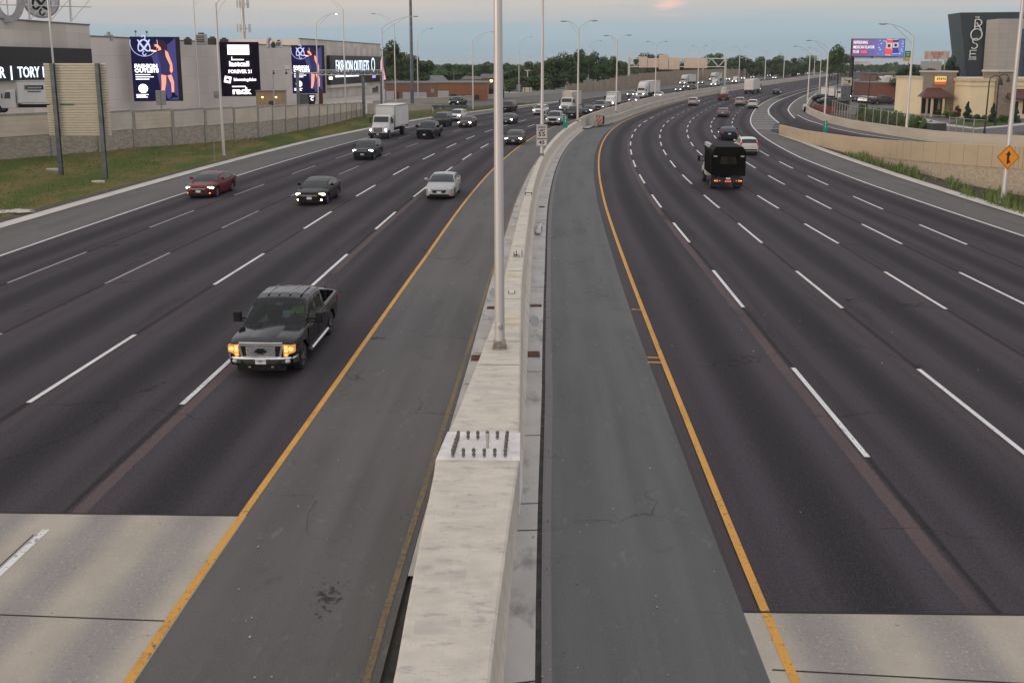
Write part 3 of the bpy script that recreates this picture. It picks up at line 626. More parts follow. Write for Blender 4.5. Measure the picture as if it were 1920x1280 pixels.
pB = at(1016, 292, HB); lamp('pale double-arm lamp pole carrying the speed limit sign', pB, 14.3, [(-2.2, .8, 1), (2.2, .8, 1)], r0=.15, group=GM)
lamp_px('double-arm lamp just beyond the speed limit pole, before the striped crash cushion', 1083, 228, HB, 1086, 54, [(1063, 40), (1110, 39)], group=GM)
lamp_px('double-arm lamp on the median above the striped crash cushion', 1155, 211, .9, 1156.5, 75, [(1140, 67), (1174, 66)], group=GM)
lamp_px('double-arm lamp on the median beside the nearest oncoming semi truck', 1228, 184, .9, 1230.6, 85, [(1218, 78.5), (1245, 78)], group=GM)
lamp_px('double-arm lamp on the median beside the second oncoming semi truck', 1308, 170, .9, 1310, 92, [(1300, 86), (1321, 86)], group=GM)
lamp_px('double-arm lamp on the median right of the overhead sign frame', 1385, 156, .9, 1387, 93, [(1378, 88), (1396, 88)], group=GM, r0=.2, r1=.12)
lamp_px('faint double-arm lamp on the median, second right of the overhead sign frame', 1434, 150, .9, 1433, 97, [(1426, 93), (1441, 93)], group=GM, r0=.22, r1=.14)
lamp_px('faint double-arm lamp on the median, third right of the overhead sign frame', 1469, 147, .9, 1470, 102, [(1463, 98), (1477, 98)], group=GM, r0=.22, r1=.14)
GL = 'single-arm lamps along the left side'
def lampL(label, bx, by, tx, ty, tipx, tipy, z=0, Y=None, **kw):
    b = atv(bx, by) if Y is None else Vector((ray(bx, by, Y).x, Y, 0)); t = ray(tx, ty, b.y)
    return lamp(label, b, t.z, [((ray(tipx, tipy, b.y)-t).x, (ray(tipx, tipy, b.y)-t).z, 1)], group=GL, **kw)
lampL('pale lamp pole on the left grass verge right of the maroon sedan', 420, 296, 404, 6, 440, -14)
lampL('pale lamp pole standing behind the large corrugated sign back', 111, 250, 98, -20, 130, -40, Y=108)
lampL('thin lamp pole in front of the blank wall between the first two screens', 374, 200, 364, 0, 398, -12, Y=150, r0=.13)
lampL('tall lamp pole at the end of the concrete wall with its arm leaving the frame', 649, 219, 640, 17, 610, -2)
lampL('lamp with its light already switched on, beside the third screen', 598, 205, 590, 44, 624, 26, lit=True, Y=165)
lampL('lamp with its arm reaching right behind the thick dark mast', 719, 192, 717, 52, 776, 31, Y=150)
lampL('lamp with its arm reaching left at the end of the long black screen', 742, 191, 738, 44, 703, 26, Y=185)
lampL('lamp with a right arm just right of the dark mast', 784, 188, 782, 67, 806, 54, Y=225)
lampL('lamp on the grass wedge left of the thick foreground pole', 887, 207, 886, 76, 922, 60)
lampL('lamp behind the low roadside wall right of the thick foreground pole', 973, 177, 973, 81, 993, 69.5, Y=285)
lampL('lamp rising from the start of the stepped noise wall', 1103, 160, 1104, 86, 1124, 76, Y=330)
lampL('distant lamp behind the overhead sign frame panels', 1318, 135, 1317, 86, 1334, 78, Y=480, r0=.2, r1=.12)
lampL('small distant lamp over the noise wall near the left end of the overhead sign frame', 1179, 135, 1179, 103, 1190, 98, Y=520, r0=.2, r1=.12)
lampL('faint distant lamp left of the distant lamp behind the sign frame', 1290, 135, 1290, 94, 1300, 89, Y=620, r0=.22, r1=.14)
GR = 'single-arm lamps along the right ramp'
RWB = [(1460, 251), (1500, 265), (1547, 276), (1590, 288), (1657, 307), (1700, 318), (1790, 341), (1890, 361), (1920, 367), (2100, 401), (2500, 470), (3000, 550)]
def lampR(label, bx, by, z, tx, ty, tipx, tipy, **kw):
    b = at(bx, by, z); t = ray(tx, ty, b.y); tp = ray(tipx, tipy, b.y)-t
    return lamp(label, b, t.z, [(tp.x, tp.z, 1)], group=GR, **kw)
pR1 = at(1881, 377, .25); lamp('pale lamp pole carrying the orange diamond warning sign', pR1, 13.2, [(-3.4, .9, 1)], r0=.15, r1=.10, group=GR, lean=.004)
mb = MB().tube((0, 0, -.25), (0, 0, .02), .27, .25, 16); q = mb.build('lamp_footing', CON_K, bevel=.02); q.location = pR1; tag(q, 'round concrete footing under the lamp pole with the orange diamond sign', 'footing')
lampR('lamp with a long left arm standing behind the curved ramp wall, left of the restaurant', 1699, 249, 1.6, 1714, 66, 1664, 45)
lampR('lamp on the ramp wall beside the orange barrier mesh', 1546, 217, .9, 1552, 91, 1520, 76)
lampR('lamp at the inside of the ramp bend left of the parked cars', 1514, 195, .6, 1519.5, 99, 1495, 87)
lampR('lamp on the far ramp edge just left of the billboard post', 1536, 173, .4, 1539, 99, 1519, 90, r0=.17)
lampR('distant lamp nearest the billboard at its left edge', 1582, 146, .2, 1583, 94, 1566, 88, r0=.2, r1=.13)
lampR('faint distant lamp left of the billboard among the trees', 1526, 146, .2, 1526, 105, 1516, 101, r0=.2, r1=.13)
# dark mast and cell tower
b = Vector((ray(773, 187, 190).x, 190, 0)); o = thing('light_mast', 'thick dark grey mast rising out of the frame between the black screen and trees', 'mast', b)
MB().tube((0, 0, 0), (0, 0, 33), .36, .2, 16).build('pole', STEEL_D, o, smooth=50); MB().box(-.7, .7, -.7, .7, 0, .5).build('base', CON_K, o); MB().tube((0, 0, 32.4), (0, 0, 33), 1.4, 1.4, 14).build('lamp_ring', STEEL_D, o)
b = Vector((ray(462, 150, 290).x, 290, 0)); o = thing('cell_tower', 'slim grey mobile phone mast with clustered antennas behind the outlet building', 'phone mast', b)
MB().tube((0, 0, 0), (-.2, 0, 31), .6, .45, 14).build('mast_pole', STEEL, o, smooth=50)
ANT = mat('antenna_white', (.55, .54, .53), .5)
for z, rr in ((25.6, 2.0), (18.6, 2.3)):
    r_ = MB()
    for k in range(12):
        t = 2*math.pi*k/12; r_.tube((math.cos(t)*rr*.8, math.sin(t)*rr*.8, z), (math.cos(t+.524)*rr*.8, math.sin(t+.524)*rr*.8, z), .05, n=6)
        if k % 4 == 0: r_.tube((0, 0, z-.2), (math.cos(t)*rr*.8, math.sin(t)*rr*.8, z), .06, n=6)
    q = r_.build('antenna_platform', STEEL, o)
    for k in range(9):
        t = 2*math.pi*k/9+.2; x, y = math.cos(t)*rr*.85, math.sin(t)*rr*.85; MB().box(x-.14, x+.14, y-.08, y+.08, z-1.1, z+1.3).build('antenna', ANT, q, bevel=.03)
MB().path([(0, 0, 29), (-.9, 0, 29.2), (-.9, 0, 31)], .05, 6).path([(0, 0, 29), (.9, 0, 29.2), (.9, 0, 30.6)], .05, 6).build('whip_bracket', STEEL, o)
# ------------------------------------------------------------------ road signs
SIGNW = mat('sign_white', (.62, .60, .575), .5, c2=(.57, .55, .53)); SIGNK = mat('sign_black', (.018, .017, .017), .5); SIGNB = mat('sign_back_metal', (.36, .355, .35), .45, .6)
pm = ppm(pB.y); sw = 20.5/pm; sh = 40/pm; cz = ray(1017, 275, pB.y).z-.25
cz = ray(1016, 254, pB.y-.3).z
o = thing('speed_limit_sign', 'white speed limit 55 minimum 45 sign on the median lamp pole', 'road sign', (pB.x-.02, pB.y-.26, cz))
mb = MB().box(-sw/2, sw/2, -.012, .012, -sh/2, sh/2); mb.build('panel', SIGNW, o, bevel=.01)
bd = MB(); t_ = .03
for x0, x1, z0, z1 in ((-sw/2+.03, sw/2-.03, sh/2-.06, sh/2-.035), (-sw/2+.03, sw/2-.03, -sh/2+.035, -sh/2+.06), (-sw/2+.03, -sw/2+.055, -sh/2+.06, sh/2-.06), (sw/2-.055, sw/2-.03, -sh/2+.06, sh/2-.06)): bd.box(x0, x1, -.018, -.012, z0, z1)
bd.build('border', SIGNK, o)
for tx, sz, z, bo, sx_ in (('SPEED', .235, sh*.36, .008, .98), ('LIMIT', .235, sh*.225, .008, .98), ('55', .47, sh*.04, .016, 1.2), ('MINIMUM', .175, -sh*.165, .007, .92), ('45', .40, -sh*.335, .014, 1.15)):
    text('lettering', tx, sz, SIGNK, o, (0, -.014, z), bo, .004, sx=sx_, space=1.08)
MB().box(-.25, .25, .012, .14, sh*.25, sh*.25+.06).box(-.25, .25, .012, .14, -sh*.25, -sh*.25+.06).build('bracket', STEEL, o)
ORANGE = mat('sign_orange', (.82, .30, .012), .45, c2=(.78, .28, .012))
c = ray(1890.5, 295, pR1.y-.3); hw = 20.5*c.y/FPX; hh = 23.5*c.y/FPX*1.0
o = thing('merge_sign', 'orange diamond warning sign with black merge arrow on a lamp pole', 'road sign', c, math.atan2(-c.x, c.y)*.25)
dia = lambda k: [(0, -hh*k), (hw*k, 0), (0, hh*k), (-hw*k, 0)]
MB().prism(dia(1), -.02, 0).build('panel', SIGNK, o); MB().prism(dia(.965), -.026, -.021).build('face', ORANGE, o)
bd = MB(); d1, d2 = dia(.90), dia(.875)
for i in range(4): j = (i+1) % 4; bd.prism([d1[i], d1[j], d2[j], d2[i]], -.031, -.027)
bd.build('border', SIGNK, o)
k = hh/23.5; a = MB()
a.prism([(0*k, 12.5*k), (-5.2*k, 3.4*k), (-2.4*k, 4.2*k), (-2.4*k, -12.5*k), (.9*k, -12.5*k), (1.6*k, 4.2*k), (4.6*k, 3.4*k)][::-1], -.033, -.027)
a.prism([(.6*k, -3*k), (4.6*k, -10.2*k), (2.6*k, -11.2*k), (.4*k, -7.5*k)][::-1], -.035, -.027)
a.build('merge_arrow', SIGNK, o)
TEAL = mat('sign_teal', (.015, .26, .20), .45); SGW = mat('sign_letter_white', (.7, .72, .7), .5)
def milepost(px, py0, py1, base_px, label, txt, z0, rows):
    b = at(base_px[0], base_px[1], z0); c = ray(px, (py0+py1)/2, b.y-.06); hgt = (py1-py0)*b.y/FPX; wd = hgt*.36
    o = thing('mile_marker', label, 'road sign', (c.x, b.y-.06, b.z))
    MB().box(-.025, .025, 0, .05, 0, c.z-b.z+hgt/2).build('post', STEEL, o); q = MB().box(-wd/2, wd/2, -.012, 0, c.z-b.z-hgt/2, c.z-b.z+hgt/2).build('panel', TEAL, o, bevel=.01)
    for i, t in enumerate(rows): text('lettering', t, hgt*.30, SGW, o, (0, -.014, c.z-b.z+hgt*(.30-.3*i)), .01, .003)
milepost(1060, 216, 240, (1060, 243), 'narrow teal mile marker on the median barrier beside the silver pickup', '', HB, ['2', '1'])
milepost(1547.5, 227, 249, (1547, 251), 'narrow teal mile marker on the tan ramp wall', '', 1.05, ['2', '1'])
# back of the big guide sign on the left verge
p2 = atv(201, 335); p1 = ray(115.5, 300, p2.y); p1.z = vzs(*RSO(p1)); p2.z = p1.z-.55
RIB = mat('sign_back_cream', (.57, .515, .405), .5, .1, c2=(.52, .47, .37), scale=2, stretch=(1, 1, 3))
v = (p2-p1); v.z = 0; rz = 0; wpost = v.length; gz = p1.z
o = thing('guide_sign_back', 'large corrugated cream back of a guide sign on two steel posts', 'road sign', p1, rz)
ztop = ray(146, 119, (p1.y+p2.y)/2).z-gz; zbot = ray(157, 255, (p1.y+p2.y)/2).z-gz
x0 = -17/ppm(p1.y)*1.05; x1 = wpost+13.5/ppm(p2.y)*1.1
def ribbed(z0, z1, nr, xa, xb):
    secs = []; n = nr*6
    mb = MB(); pr = []
    for i in range(n+1):
        t = i/6 % 1; dep = -.05 if .28 < t < .80 else 0.0; pr.append((dep, z0+(z1-z0)*i/n))
    for (d0, a), (d1, b) in zip(pr[:-1], pr[1:]): mb.quad((xa, -.06+d0, a), (xb, -.06+d0, a), (xb, -.06+d1, b), (xa, -.06+d1, b))
    mb.box(xa, xb, -.055, .0, z0, z1)
    return mb
zm = zbot+(ztop-zbot)*.435
ribbed(zm+.06, ztop, 15, x0, x1).build('panel', RIB, o); ribbed(zbot, zm-.06, 12, x0, x1).build('panel', RIB, o)
MB().box(x0+.2, x1-.2, -.05, -.02, zm-.1, zm+.1).build('splice_bar', CON_W, o)
MB().box(.3, .3+wpost*.3, -.14, -.10, zm-.03, zm+.05).build('green_strap', mat('strap_green', (.03, .15, .07), .6), o)
for xp in (0, wpost):
    MB().box(xp-.14, xp+.14, -.36, -.33, -1.3, ztop-.0).box(xp-.14, xp+.14, -.14, -.11, -1.3, ztop-.0).box(xp-.015, xp+.015, -.33, -.14, -1.3, ztop).build('post', STEEL_D, o)
for q_, px in ((p1, 98), (p2, 184)):
    pp = atv(px, 319 if px < 150 else 342); mb = MB().tube((0, 0, -.1), (0, 0, .12), .42, .40, 14); f = mb.build('sign_footing', CON_K, bevel=.03); f.location = pp; f.scale = (1.15, .7, 1)
    tag(f, 'pale concrete pad beside the '+('left' if px < 150 else 'right')+' post of the corrugated sign back', 'footing')
q = blot('concrete_pad', atv(22, 397).x, atv(22, 397).y, 1.3, .8, CON_K, atv(22, 397).z+.04, seed=8)
b = atv(403, 305); o = MB().box(-.09, .09, -.01, .01, 2.0, 2.9).box(-.03, .03, 0, .04, 0, 2.9).build('marker_post', SIGNB); o.location = b; tag(o, 'thin grey marker post on the verge left of the lamp pole', 'marker post')
b = at(812, 214); o = MB().box(-.08, .08, -.01, .01, .5, 1.2).box(-.03, .03, 0, .04, 0, 1.2).build('marker_post', SIGNW); o.location = b; tag(o, 'short white marker post on the grass beside the dark suv', 'marker post')
# ------------------------------------------------------------------ left concrete wall
hts = [(0, 4.0), (1, 3.87), (2, 3.8), (3, 3.7), (4, 3.62), (5, 3.55), (6, 3.45), (7, 2.8), (8, 2.4), (9, 1.8)]
STONE = mat('stone_panel', (.42, .37, .305), .95, c2=(.30, .265, .22), scale=2.2, stretch=(1, 1, 2.6), bump=.6, fine=9)
WP1 = mat('wall_panel_light', (.56, .505, .435), .85, c2=(.49, .44, .38), scale=.7); WP2 = mat('wall_panel_tan', (.60, .52, .41), .85, c2=(.52, .455, .365), scale=.7); WPOST = mat('wall_post', (.33, .305, .27), .85)
o = thing('concrete_wall', 'long two-tone concrete panel wall above the left grass verge', 'wall', WB[3])
L = [0]
for a, b in zip(WB[:-1], WB[1:]): L.append(L[-1]+(b-a).length)
def wat(d):
    for i in range(len(WB)-1):
        if d <= L[i+1] or i == len(WB)-2:
            f = min(1, max(0, (d-L[i])/(L[i+1]-L[i]))); return WB[i].lerp(WB[i+1], f), hts[i][1]+(hts[i+1][1]-hts[i][1])*f, (WB[i+1]-WB[i]).normalized()
bay = 4.55; nb = int(L[-1]/bay)
for i in range(nb):
    a, h0, d = wat(i*bay); b, h1, d2 = wat((i+1)*bay); dd = (b-a).normalized(); nrm = Vector((dd.y, -dd.x, 0)); h = (h0+h1)/2*(8.5-(a.z+b.z)/2)/8.5; hs = h*.50; a = a.copy(); b = b.copy(); b.z = a.z = (a.z+b.z)/2
    M4 = Matrix.Translation(a) @ Matrix(((dd.x, -nrm.x, 0), (dd.y, -nrm.y, 0), (0, 0, 1))).to_4x4(); ln = (b-a).length
    mb = MB()
    n_ = 4
    for k in range(n_):
        za = hs+(h-hs)*k/n_; zb_ = hs+(h-hs)*(k+1)/n_; mb.box(.17, ln-.17, -.02, .2, za+.012, zb_-.012, mat=M4)
    mb.box(.17, ln-.17, .0, .18, hs, h, mat=M4)
    child(mb.build('wall_panel', WP2 if (i*7) % 3 == 0 else WP1), o)
    child(MB().box(.17, ln-.17, .03, .2, -.3, hs-.01, mat=M4).build('stone_panel', STONE), o)
    child(MB().box(-.17, .17, -.07, .26, -.3, h+.04, mat=M4).box(.17, ln-.17, -.06, .24, h+.002, h+.14, mat=M4).build('post', WPOST), o)
# low walls and barriers beside the frontage ramp
def wallrun(name, label, pts, h, th, m, cat='wall'):
    o = thing(name, label, cat, pts[0])
    secs = []
    for i, p in enumerate(pts):
        d = (pts[min(i+1, len(pts)-1)]-pts[max(i-1, 0)]).normalized(); n = Vector((-d.y, d.x, 0))*th/2; hh_ = h[i] if isinstance(h, list) else h; z = p.z
        secs.append([p-n+Vector((0, 0, -.1-z)), p-n+Vector((0, 0, hh_)), p+n+Vector((0, 0, hh_)), p+n+Vector((0, 0, -.1-z))])
    child(MB().loft(secs).build('wall', m, fixn=True), o)
    cs_ = []
    for i, p in enumerate(pts):
        d = (pts[min(i+1, len(pts)-1)]-pts[max(i-1, 0)]).normalized(); n = Vector((-d.y, d.x, 0))*(th/2+.04); hh_ = h[i] if isinstance(h, list) else h
        cs_.append([p-n+Vector((0, 0, hh_+.003)), p-n+Vector((0, 0, hh_+.12)), p+n+Vector((0, 0, hh_+.12)), p+n+Vector((0, 0, hh_+.003))])
    child(MB().loft(cs_).build('coping', CON_K, fixn=True), o)
    return o
wallrun('concrete_wall', 'low grey concrete wall between the grass wedge and the frontage ramp', [at(690, 214), at(757, 208.5), at(827, 204)], [1.7, 1.25, .65], .3, CON_W)
wallrun('concrete_wall', 'long low concrete roadside wall in front of the brick building', [at(700, 201), at(757, 196.5), at(871, 190), at(940, 184), at(1000, 179), at(1063, 174)], [1.15, 1.1, 1.1, .95, .9, .9], .3, CON_W)
o = thing('crash_attenuator', 'low dark steel crash attenuator at the tip of the grass wedge', 'crash cushion', at(843, 205))
mb = MB()
for k in range(4): mb.box(-3.4+k*1.7, -1.8+k*1.7, -.35, .35, .3, .8)
mb.build('steel_bays', mat('rusty_dark_steel', (.05, .042, .038), .7, .3), o, bevel=.03); MB().box(-3.4, 3.4, -.45, -.36, .45, .75).box(-3.4, 3.4, .36, .45, .45, .75).build('guard_rail', STEEL_D, o)
for x in (-3.2, -1.2, .8, 3.0): MB().box(x-.08, x+.08, -.3, .3, 0, .3).build('leg', STEEL_D, o)
strip_pts = [at(690, 210), at(757, 200.5), at(871, 194), at(940, 188), at(1000, 183), at(1063, 178)]
gsheet('ramp_road', [at(690, 202), at(757, 197), at(871, 190.5), at(940, 184.5), at(1000, 179.5), at(1063, 174.5), at(1120, 171)], [at(690, 213), at(757, 207.8), at(827, 203.6), at(870, 204.6), at(940, 196.8), at(1000, 191.8), at(1060, 190)], A_OUT, -.03)
gsheet('frontage_road', [Vector((-105, 60, 0)), Vector((-85, 160, 0)), Vector((-50, 330, 0))], [Vector((p.x-.6, p.y, 0)) for p in WB[1:]]+[at(757, 195.5), at(1063, 173)], CON_W, -.06)
# noise wall
o = thing('noise_wall', 'long stepped tan noise wall beyond the oncoming lanes', 'wall', RP(300, -43))
NW1 = concrete('noise_wall_tan', (.36, .285, .21), (.31, .245, .185), (.24, .19, .145), fs=3, st=.4, scale=.25)
prof = [(278, 2.2), (296, 2.4), (310, 3.0), (322, 3.6), (335, 4.2), (348, 4.6), (380, 4.9), (430, 5.3), (520, 5.5), (640, 5.0), (1500, 4.6)]
s_ = 278; i = 0
offn = lambda s: lin(s, [(278, -43.2), (303, -42), (347, -41), (427, -43.5), (700, -46), (1500, -46)])
while s_ < 1300:
    ln = 6.1 if s_ < 700 else 24; a = RP(s_, offn(s_)); b = RP(s_+ln, offn(s_+ln)); dd = (b-a).normalized(); nrm = Vector((dd.y, -dd.x, 0)); h = round(lin(s_, prof)/.3)*.3
    M4 = Matrix.Translation(a) @ Matrix(((dd.x, -nrm.x, 0), (dd.y, -nrm.y, 0), (0, 0, 1))).to_4x4(); L_ = (b-a).length
    mb = MB().box(.2, L_-.2, .0, .2, -.1, h, mat=M4)
    for k in range(int(L_/1.5)): mb.box(.2+k*1.5, .2+k*1.5+.1, -.02, .0, -.1, h-.1, mat=M4)
    child(mb.build('wall_panel', NW1), o); child(MB().box(-.2, .2, -.1, .3, -.1, h+.1, mat=M4).build('post', WPOST), o); s_ += ln
# ------------------------------------------------------------------ right ramp and its walls
yt = [(1460, 234), (1490, 242), (1547, 250), (1615, 259), (1690, 264), (1815, 270), (1920, 274.5), (2100, 279), (2500, 288), (3000, 298)]
ysp = [(1460, 262), (1560, 281), (1657, 296), (1765, 306), (1920, 317), (2100, 330), (2500, 355), (3000, 388)]
wl = []
for x, y in RWB:
    p = at(x, y); zt = HC*(1-(lin(x, yt)-119)/(y-119)); zs = max(-.05, HC*(1-(lin(x, ysp)-119)/(y-119))); wl.append((p, zt, zs))
ow = thing('retaining_wall', 'tan concrete retaining wall of the right ramp with rough stone base', 'wall', wl[4][0])
STONE2 = mat('stone_panel_tan', (.50, .42, .315), .95, c2=(.39, .325, .245), scale=2.5, stretch=(1, 1, 2.5), bump=.5, fine=8)
top, low, cap = [], [], []
for i, (p, zt, zs) in enumerate(wl):
    d = (wl[min(i+1, len(wl)-1)][0]-wl[max(i-1, 0)][0]).normalized(); n = Vector((-d.y, d.x, 0))     # towards the ramp
    n = n if n.x*1+n.y*1 > 0 else -n
    P = lambda k, z: Vector((p.x+n.x*k, p.y+n.y*k, z))
    top.append([P(0, zs), P(0, zt), P(.35, zt), P(.5, zs)]); low.append([P(.05, -.3), P(.05, zs-.003), P(.6, zs-.003), P(.6, -.3)])
    cap.append((P(.5, zt-1.0), n))
child(MB().loft(top).build('parapet', CON_T, fixn=True), ow); child(MB().loft(low).build('stone_base', STONE2, fixn=True), ow)
jm = MB()
for i in range(1, 30):
    f = i/30*(len(wl)-4); k = int(f); t = f-k; a = wl[k][0].lerp(wl[k+1][0], t); zt = wl[k][1]*(1-t)+wl[k+1][1]*t; zs = wl[k][2]*(1-t)+wl[k+1][2]*t
    d = (wl[k+1][0]-wl[k][0]).normalized(); n = Vector((d.y, -d.x, 0)); n = n if n.y < 0 else -n; q = a+n*.006
    jm.quad(*[Vector((q.x+d.x*e, q.y+d.y*e, z)) for e, z in ((-.015, zs), (.015, zs), (.015, zt), (-.015, zt))])
child(jm.build('joint_lines', mat('joint_tan', (.20, .15, .10), .9)), ow)
farp = [(1504, 205, .02), (1515, 214, .1), (1547, 229, .3), (1590, 240, .62), (1640, 249, .95), (1690, 257.5, 1.2), (1740, 265, 1.42), (1815, 272, 1.62), (1920, 279, 1.8), (2100, 290, 2.0), (2500, 306, 2.4), (3000, 325, 2.8)]
fp = [at(x, y, z) for x, y, z in farp]
secs = []
of = thing('ramp_wall', 'pale curved concrete wall on the far side of the right ramp', 'wall', fp[3])
ptsf = [RP(300, 28.5, 0), RP(260, 28.3, 0), RP(225, 28.2, 0), RP(200, 28, 0), RP(180, 27.4, 0)]+fp
for i, p in enumerate(ptsf):
    d = (ptsf[min(i+1, len(ptsf)-1)]-ptsf[max(i-1, 0)]); d.z = 0; d.normalize(); n = Vector((-d.y, d.x, 0)); n = n if n.y+n.x*.3 > 0 else -n
    secs.append([Vector((p.x, p.y, -.2)), p+Vector((0, 0, .0)), Vector((p.x+n.x*.1, p.y+n.y*.1, p.z+1.0)), Vector((p.x+n.x*.4, p.y+n.y*.4, p.z+1.0)), Vector((p.x+n.x*.55, p.y+n.y*.55, -.2))])
child(MB().loft(secs).build('wall', concrete('ramp_wall_pale', (.50, .45, .365), (.44, .395, .32), (.33, .30, .245), stretch=(.3, .3, 2), fs=8, st=.4, scale=.4), fixn=True), of)
mb = MB(); near_line = [c_ for c_, _ in cap]
def samp3(Q, t):
    L = [0]
    for a, b in zip(Q[:-1], Q[1:]): L.append(L[-1]+(b-a).length)
    d = t*L[-1]
    for i in range(len(Q)-1):
        if d <= L[i+1] or i == len(Q)-2: return Q[i].lerp(Q[i+1], (d-L[i])/(L[i+1]-L[i]))
nl = near_line[:]; fl = fp[:]
for i in range(40):
    a0, a1, b0, b1 = samp3(nl, i/40), samp3(nl, (i+1)/40), samp3(fl, i/40), samp3(fl, (i+1)/40)
    m0 = a0.lerp(b0, .72); m1 = a1.lerp(b1, .72)
    mb.quad(a0, a1, m1, m0, m=0, uv=[(0, i), (0, i+1), (1, i+1), (1, i)]); mb.quad(m0, m1, b1, b0, m=1, uv=[(0, i), (0, i+1), (1, i+1), (1, i)])
struct(mb.build('ramp', [A_L, A_OUT], fixn=True))
ml = MB()
for i in range(40):
    a0, a1, b0, b1 = samp3(nl, i/40), samp3(nl, (i+1)/40), samp3(fl, i/40), samp3(fl, (i+1)/40); z = Vector((0, 0, .008))
    ml.quad(a0.lerp(b0, .66)+z, a1.lerp(b1, .66)+z, a1.lerp(b1, .685)+z, a0.lerp(b0, .685)+z)
struct(ml.build('edge_line', WHITE_M))
strip('ramp', [[(120, 19.4), (124, 20.0), (150, 22.3), (198, 20.6), (247, 21.2), (262, 20)], [(120, 21), (128, 23), (140, 26.2), (151, 25.4), (189, 24.2), (232, 24.4), (262, 24.5)]], asphalt_lanes('ramp_asphalt', .0), 120, 262, -.004)
strip('ramp', [RE, 24.5], A_L, 262, 1500, -.004)
strip('shoulder', [[(140, 26.2), (151, 25.4), (189, 24.2), (232, 24.4), (262, 24.5)], 28.2], A_OUT, 146, 1200, -.004)
# dirt between the kerb and the ramp wall
rcl = [RP(s_, lin(s_, RC)+lin(s_, [(0, 1.15), (110, .8), (124, .1)])) for s_ in range(123, 4, -5)]
gsheet('dirt', rcl, [p for p, _, _ in wl], DIRT, -.02)
mb = MB()
rd = random.Random(11)
for k in range(7000):
    x = 1560+(rd.random()**.75)*700
    yb = lin(x, RWB); yk = lin(x, [(1505, 268), (1560, 290), (1690, 335), (1880, 394), (1920, 409), (2300, 520)])
    f = rd.uniform(.30, .9) if x > 1800 else rd.uniform(.08, .62)
    cl = math.sin(x*.071)+math.sin(x*.027+1)*.8+math.sin(x*.19+2)*.5
    if rd.random() > .45+.3*cl: continue
    p = at(x, yb+(yk-yb)*f); hgt = rd.uniform(.18, .62)*(1+.35*cl); a = rd.uniform(0, 6.28); w_ = rd.uniform(.02, .05); lx, ly = rd.uniform(-.2, .2), rd.uniform(-.2, .2)
    dx, dy = math.cos(a)*w_, math.sin(a)*w_; mb.quad((p.x-dx, p.y-dy, -.03), (p.x+dx, p.y+dy, -.03), (p.x+lx*.6+dx*.7, p.y+ly*.6+dy*.7, hgt*.7), (p.x+lx, p.y+ly, hgt))
WEED = mat('weed_green', (.085, .16, .036), .8, c2=(.15, .18, .055), scale=.6)
q = mb.build('weeds', WEED); tag(q, 'ragged green weeds growing along the foot of the ramp wall', 'weeds', kind='stuff')
mb = MB()
for k in range(26000):
    s_ = rd.uniform(28, 205); o0 = lin(s_, [(0, -34.8), (150, -33.0), (217, -27.3)]); o0 -= abs(rd.gauss(0, 2.2)) if k % 3 == 0 else rd.random()*lin(s_, [(28, 18), (90, 15), (120, 8), (160, 8), (217, 4)]); p = RP(s_, o0); vz = vzs(s_, o0)-.03; hgt = rd.uniform(.05, .19); a = rd.uniform(0, 6.28); w_ = rd.uniform(.02, .06)
    dx, dy = math.cos(a)*w_, math.sin(a)*w_; mb.quad((p.x-dx, p.y-dy, vz), (p.x+dx, p.y+dy, vz), (p.x+rd.uniform(-.08, .08), p.y+rd.uniform(-.08, .08), vz+hgt))
q = mb.build('grass_tufts', mat('tuft_green', (.10, .145, .036), .9, c2=(.22, .175, .075), scale=.35)); tag(q, 'short grass tufts along the left verge edge', 'grass', kind='stuff')
# ------------------------------------------------------------------ outlet building on the left
def panelmat(name, c1, c2, sx, sz, mortar=.012):
    m, t, b = nm(name); g = G(t); tcn = g.n('ShaderNodeTexCoord').outputs['Object']; s = g.n('ShaderNodeSeparateXYZ'); g.l(tcn, s.inputs[0])
    cb = g.n('ShaderNodeCombineXYZ'); g.l(g.math('ADD', s.outputs[0], g.math('MULTIPLY', s.outputs[1], .001)), cb.inputs[0]); g.l(s.outputs[2], cb.inputs[1])
    br = g.n('ShaderNodeTexBrick'); br.offset = 0; g.l(cb.outputs[0], br.inputs['Vector']); br.inputs['Color1'].default_value = (*c1, 1); br.inputs['Color2'].default_value = (*c2, 1); br.inputs['Mortar'].default_value = (*[x*.6 for x in c1], 1)
    br.inputs['Scale'].default_value = 1; br.inputs['Mortar Size'].default_value = mortar; br.inputs['Brick Width'].default_value = sx; br.inputs['Row Height'].default_value = sz; br.inputs['Bias'].default_value = 0
    k = g.noise(tcn, .25, 5, .6); col = g.mix(g.math('MULTIPLY', g.step(k, .35, .7), .3), br.outputs[0], tuple(x*.8 for x in c2))
    g.l(col, b.inputs['Base Color']); b.inputs['Roughness'].default_value = .85
    return m
MALL1 = panelmat('precast_chequer', (.66, .605, .55), (.50, .46, .415), 2.8, 2.1); MALL2 = panelmat('precast_plain', (.63, .575, .53), (.59, .54, .50), 3.4, 3.2, .018); ROOFC = mat('roof_edge', (.16, .15, .145), .8)
FY = lambda Y: Vector((-77.9+.136*Y, Y, 0))
o172 = FY(137.6); mrz = math.atan2(1, .136)
mall = thing('outlet_building', 'long beige outlet building with stepped roof and huge black screens', 'building', o172, mrz)
lx = lambda Y: (Y-137.6)*math.hypot(1, .136)
MB().box(lx(40), lx(137.6), 0, 50, -.1, 13.7).build('wall', MALL1, mall); MB().box(lx(137.6)+.02, lx(221.6), .5, 50, -.1, 12.22).build('wall', MALL2, mall); MB().box(lx(221.6), lx(288.8), .25, 45, -.1, 13.94).build('wall', MALL1, mall)
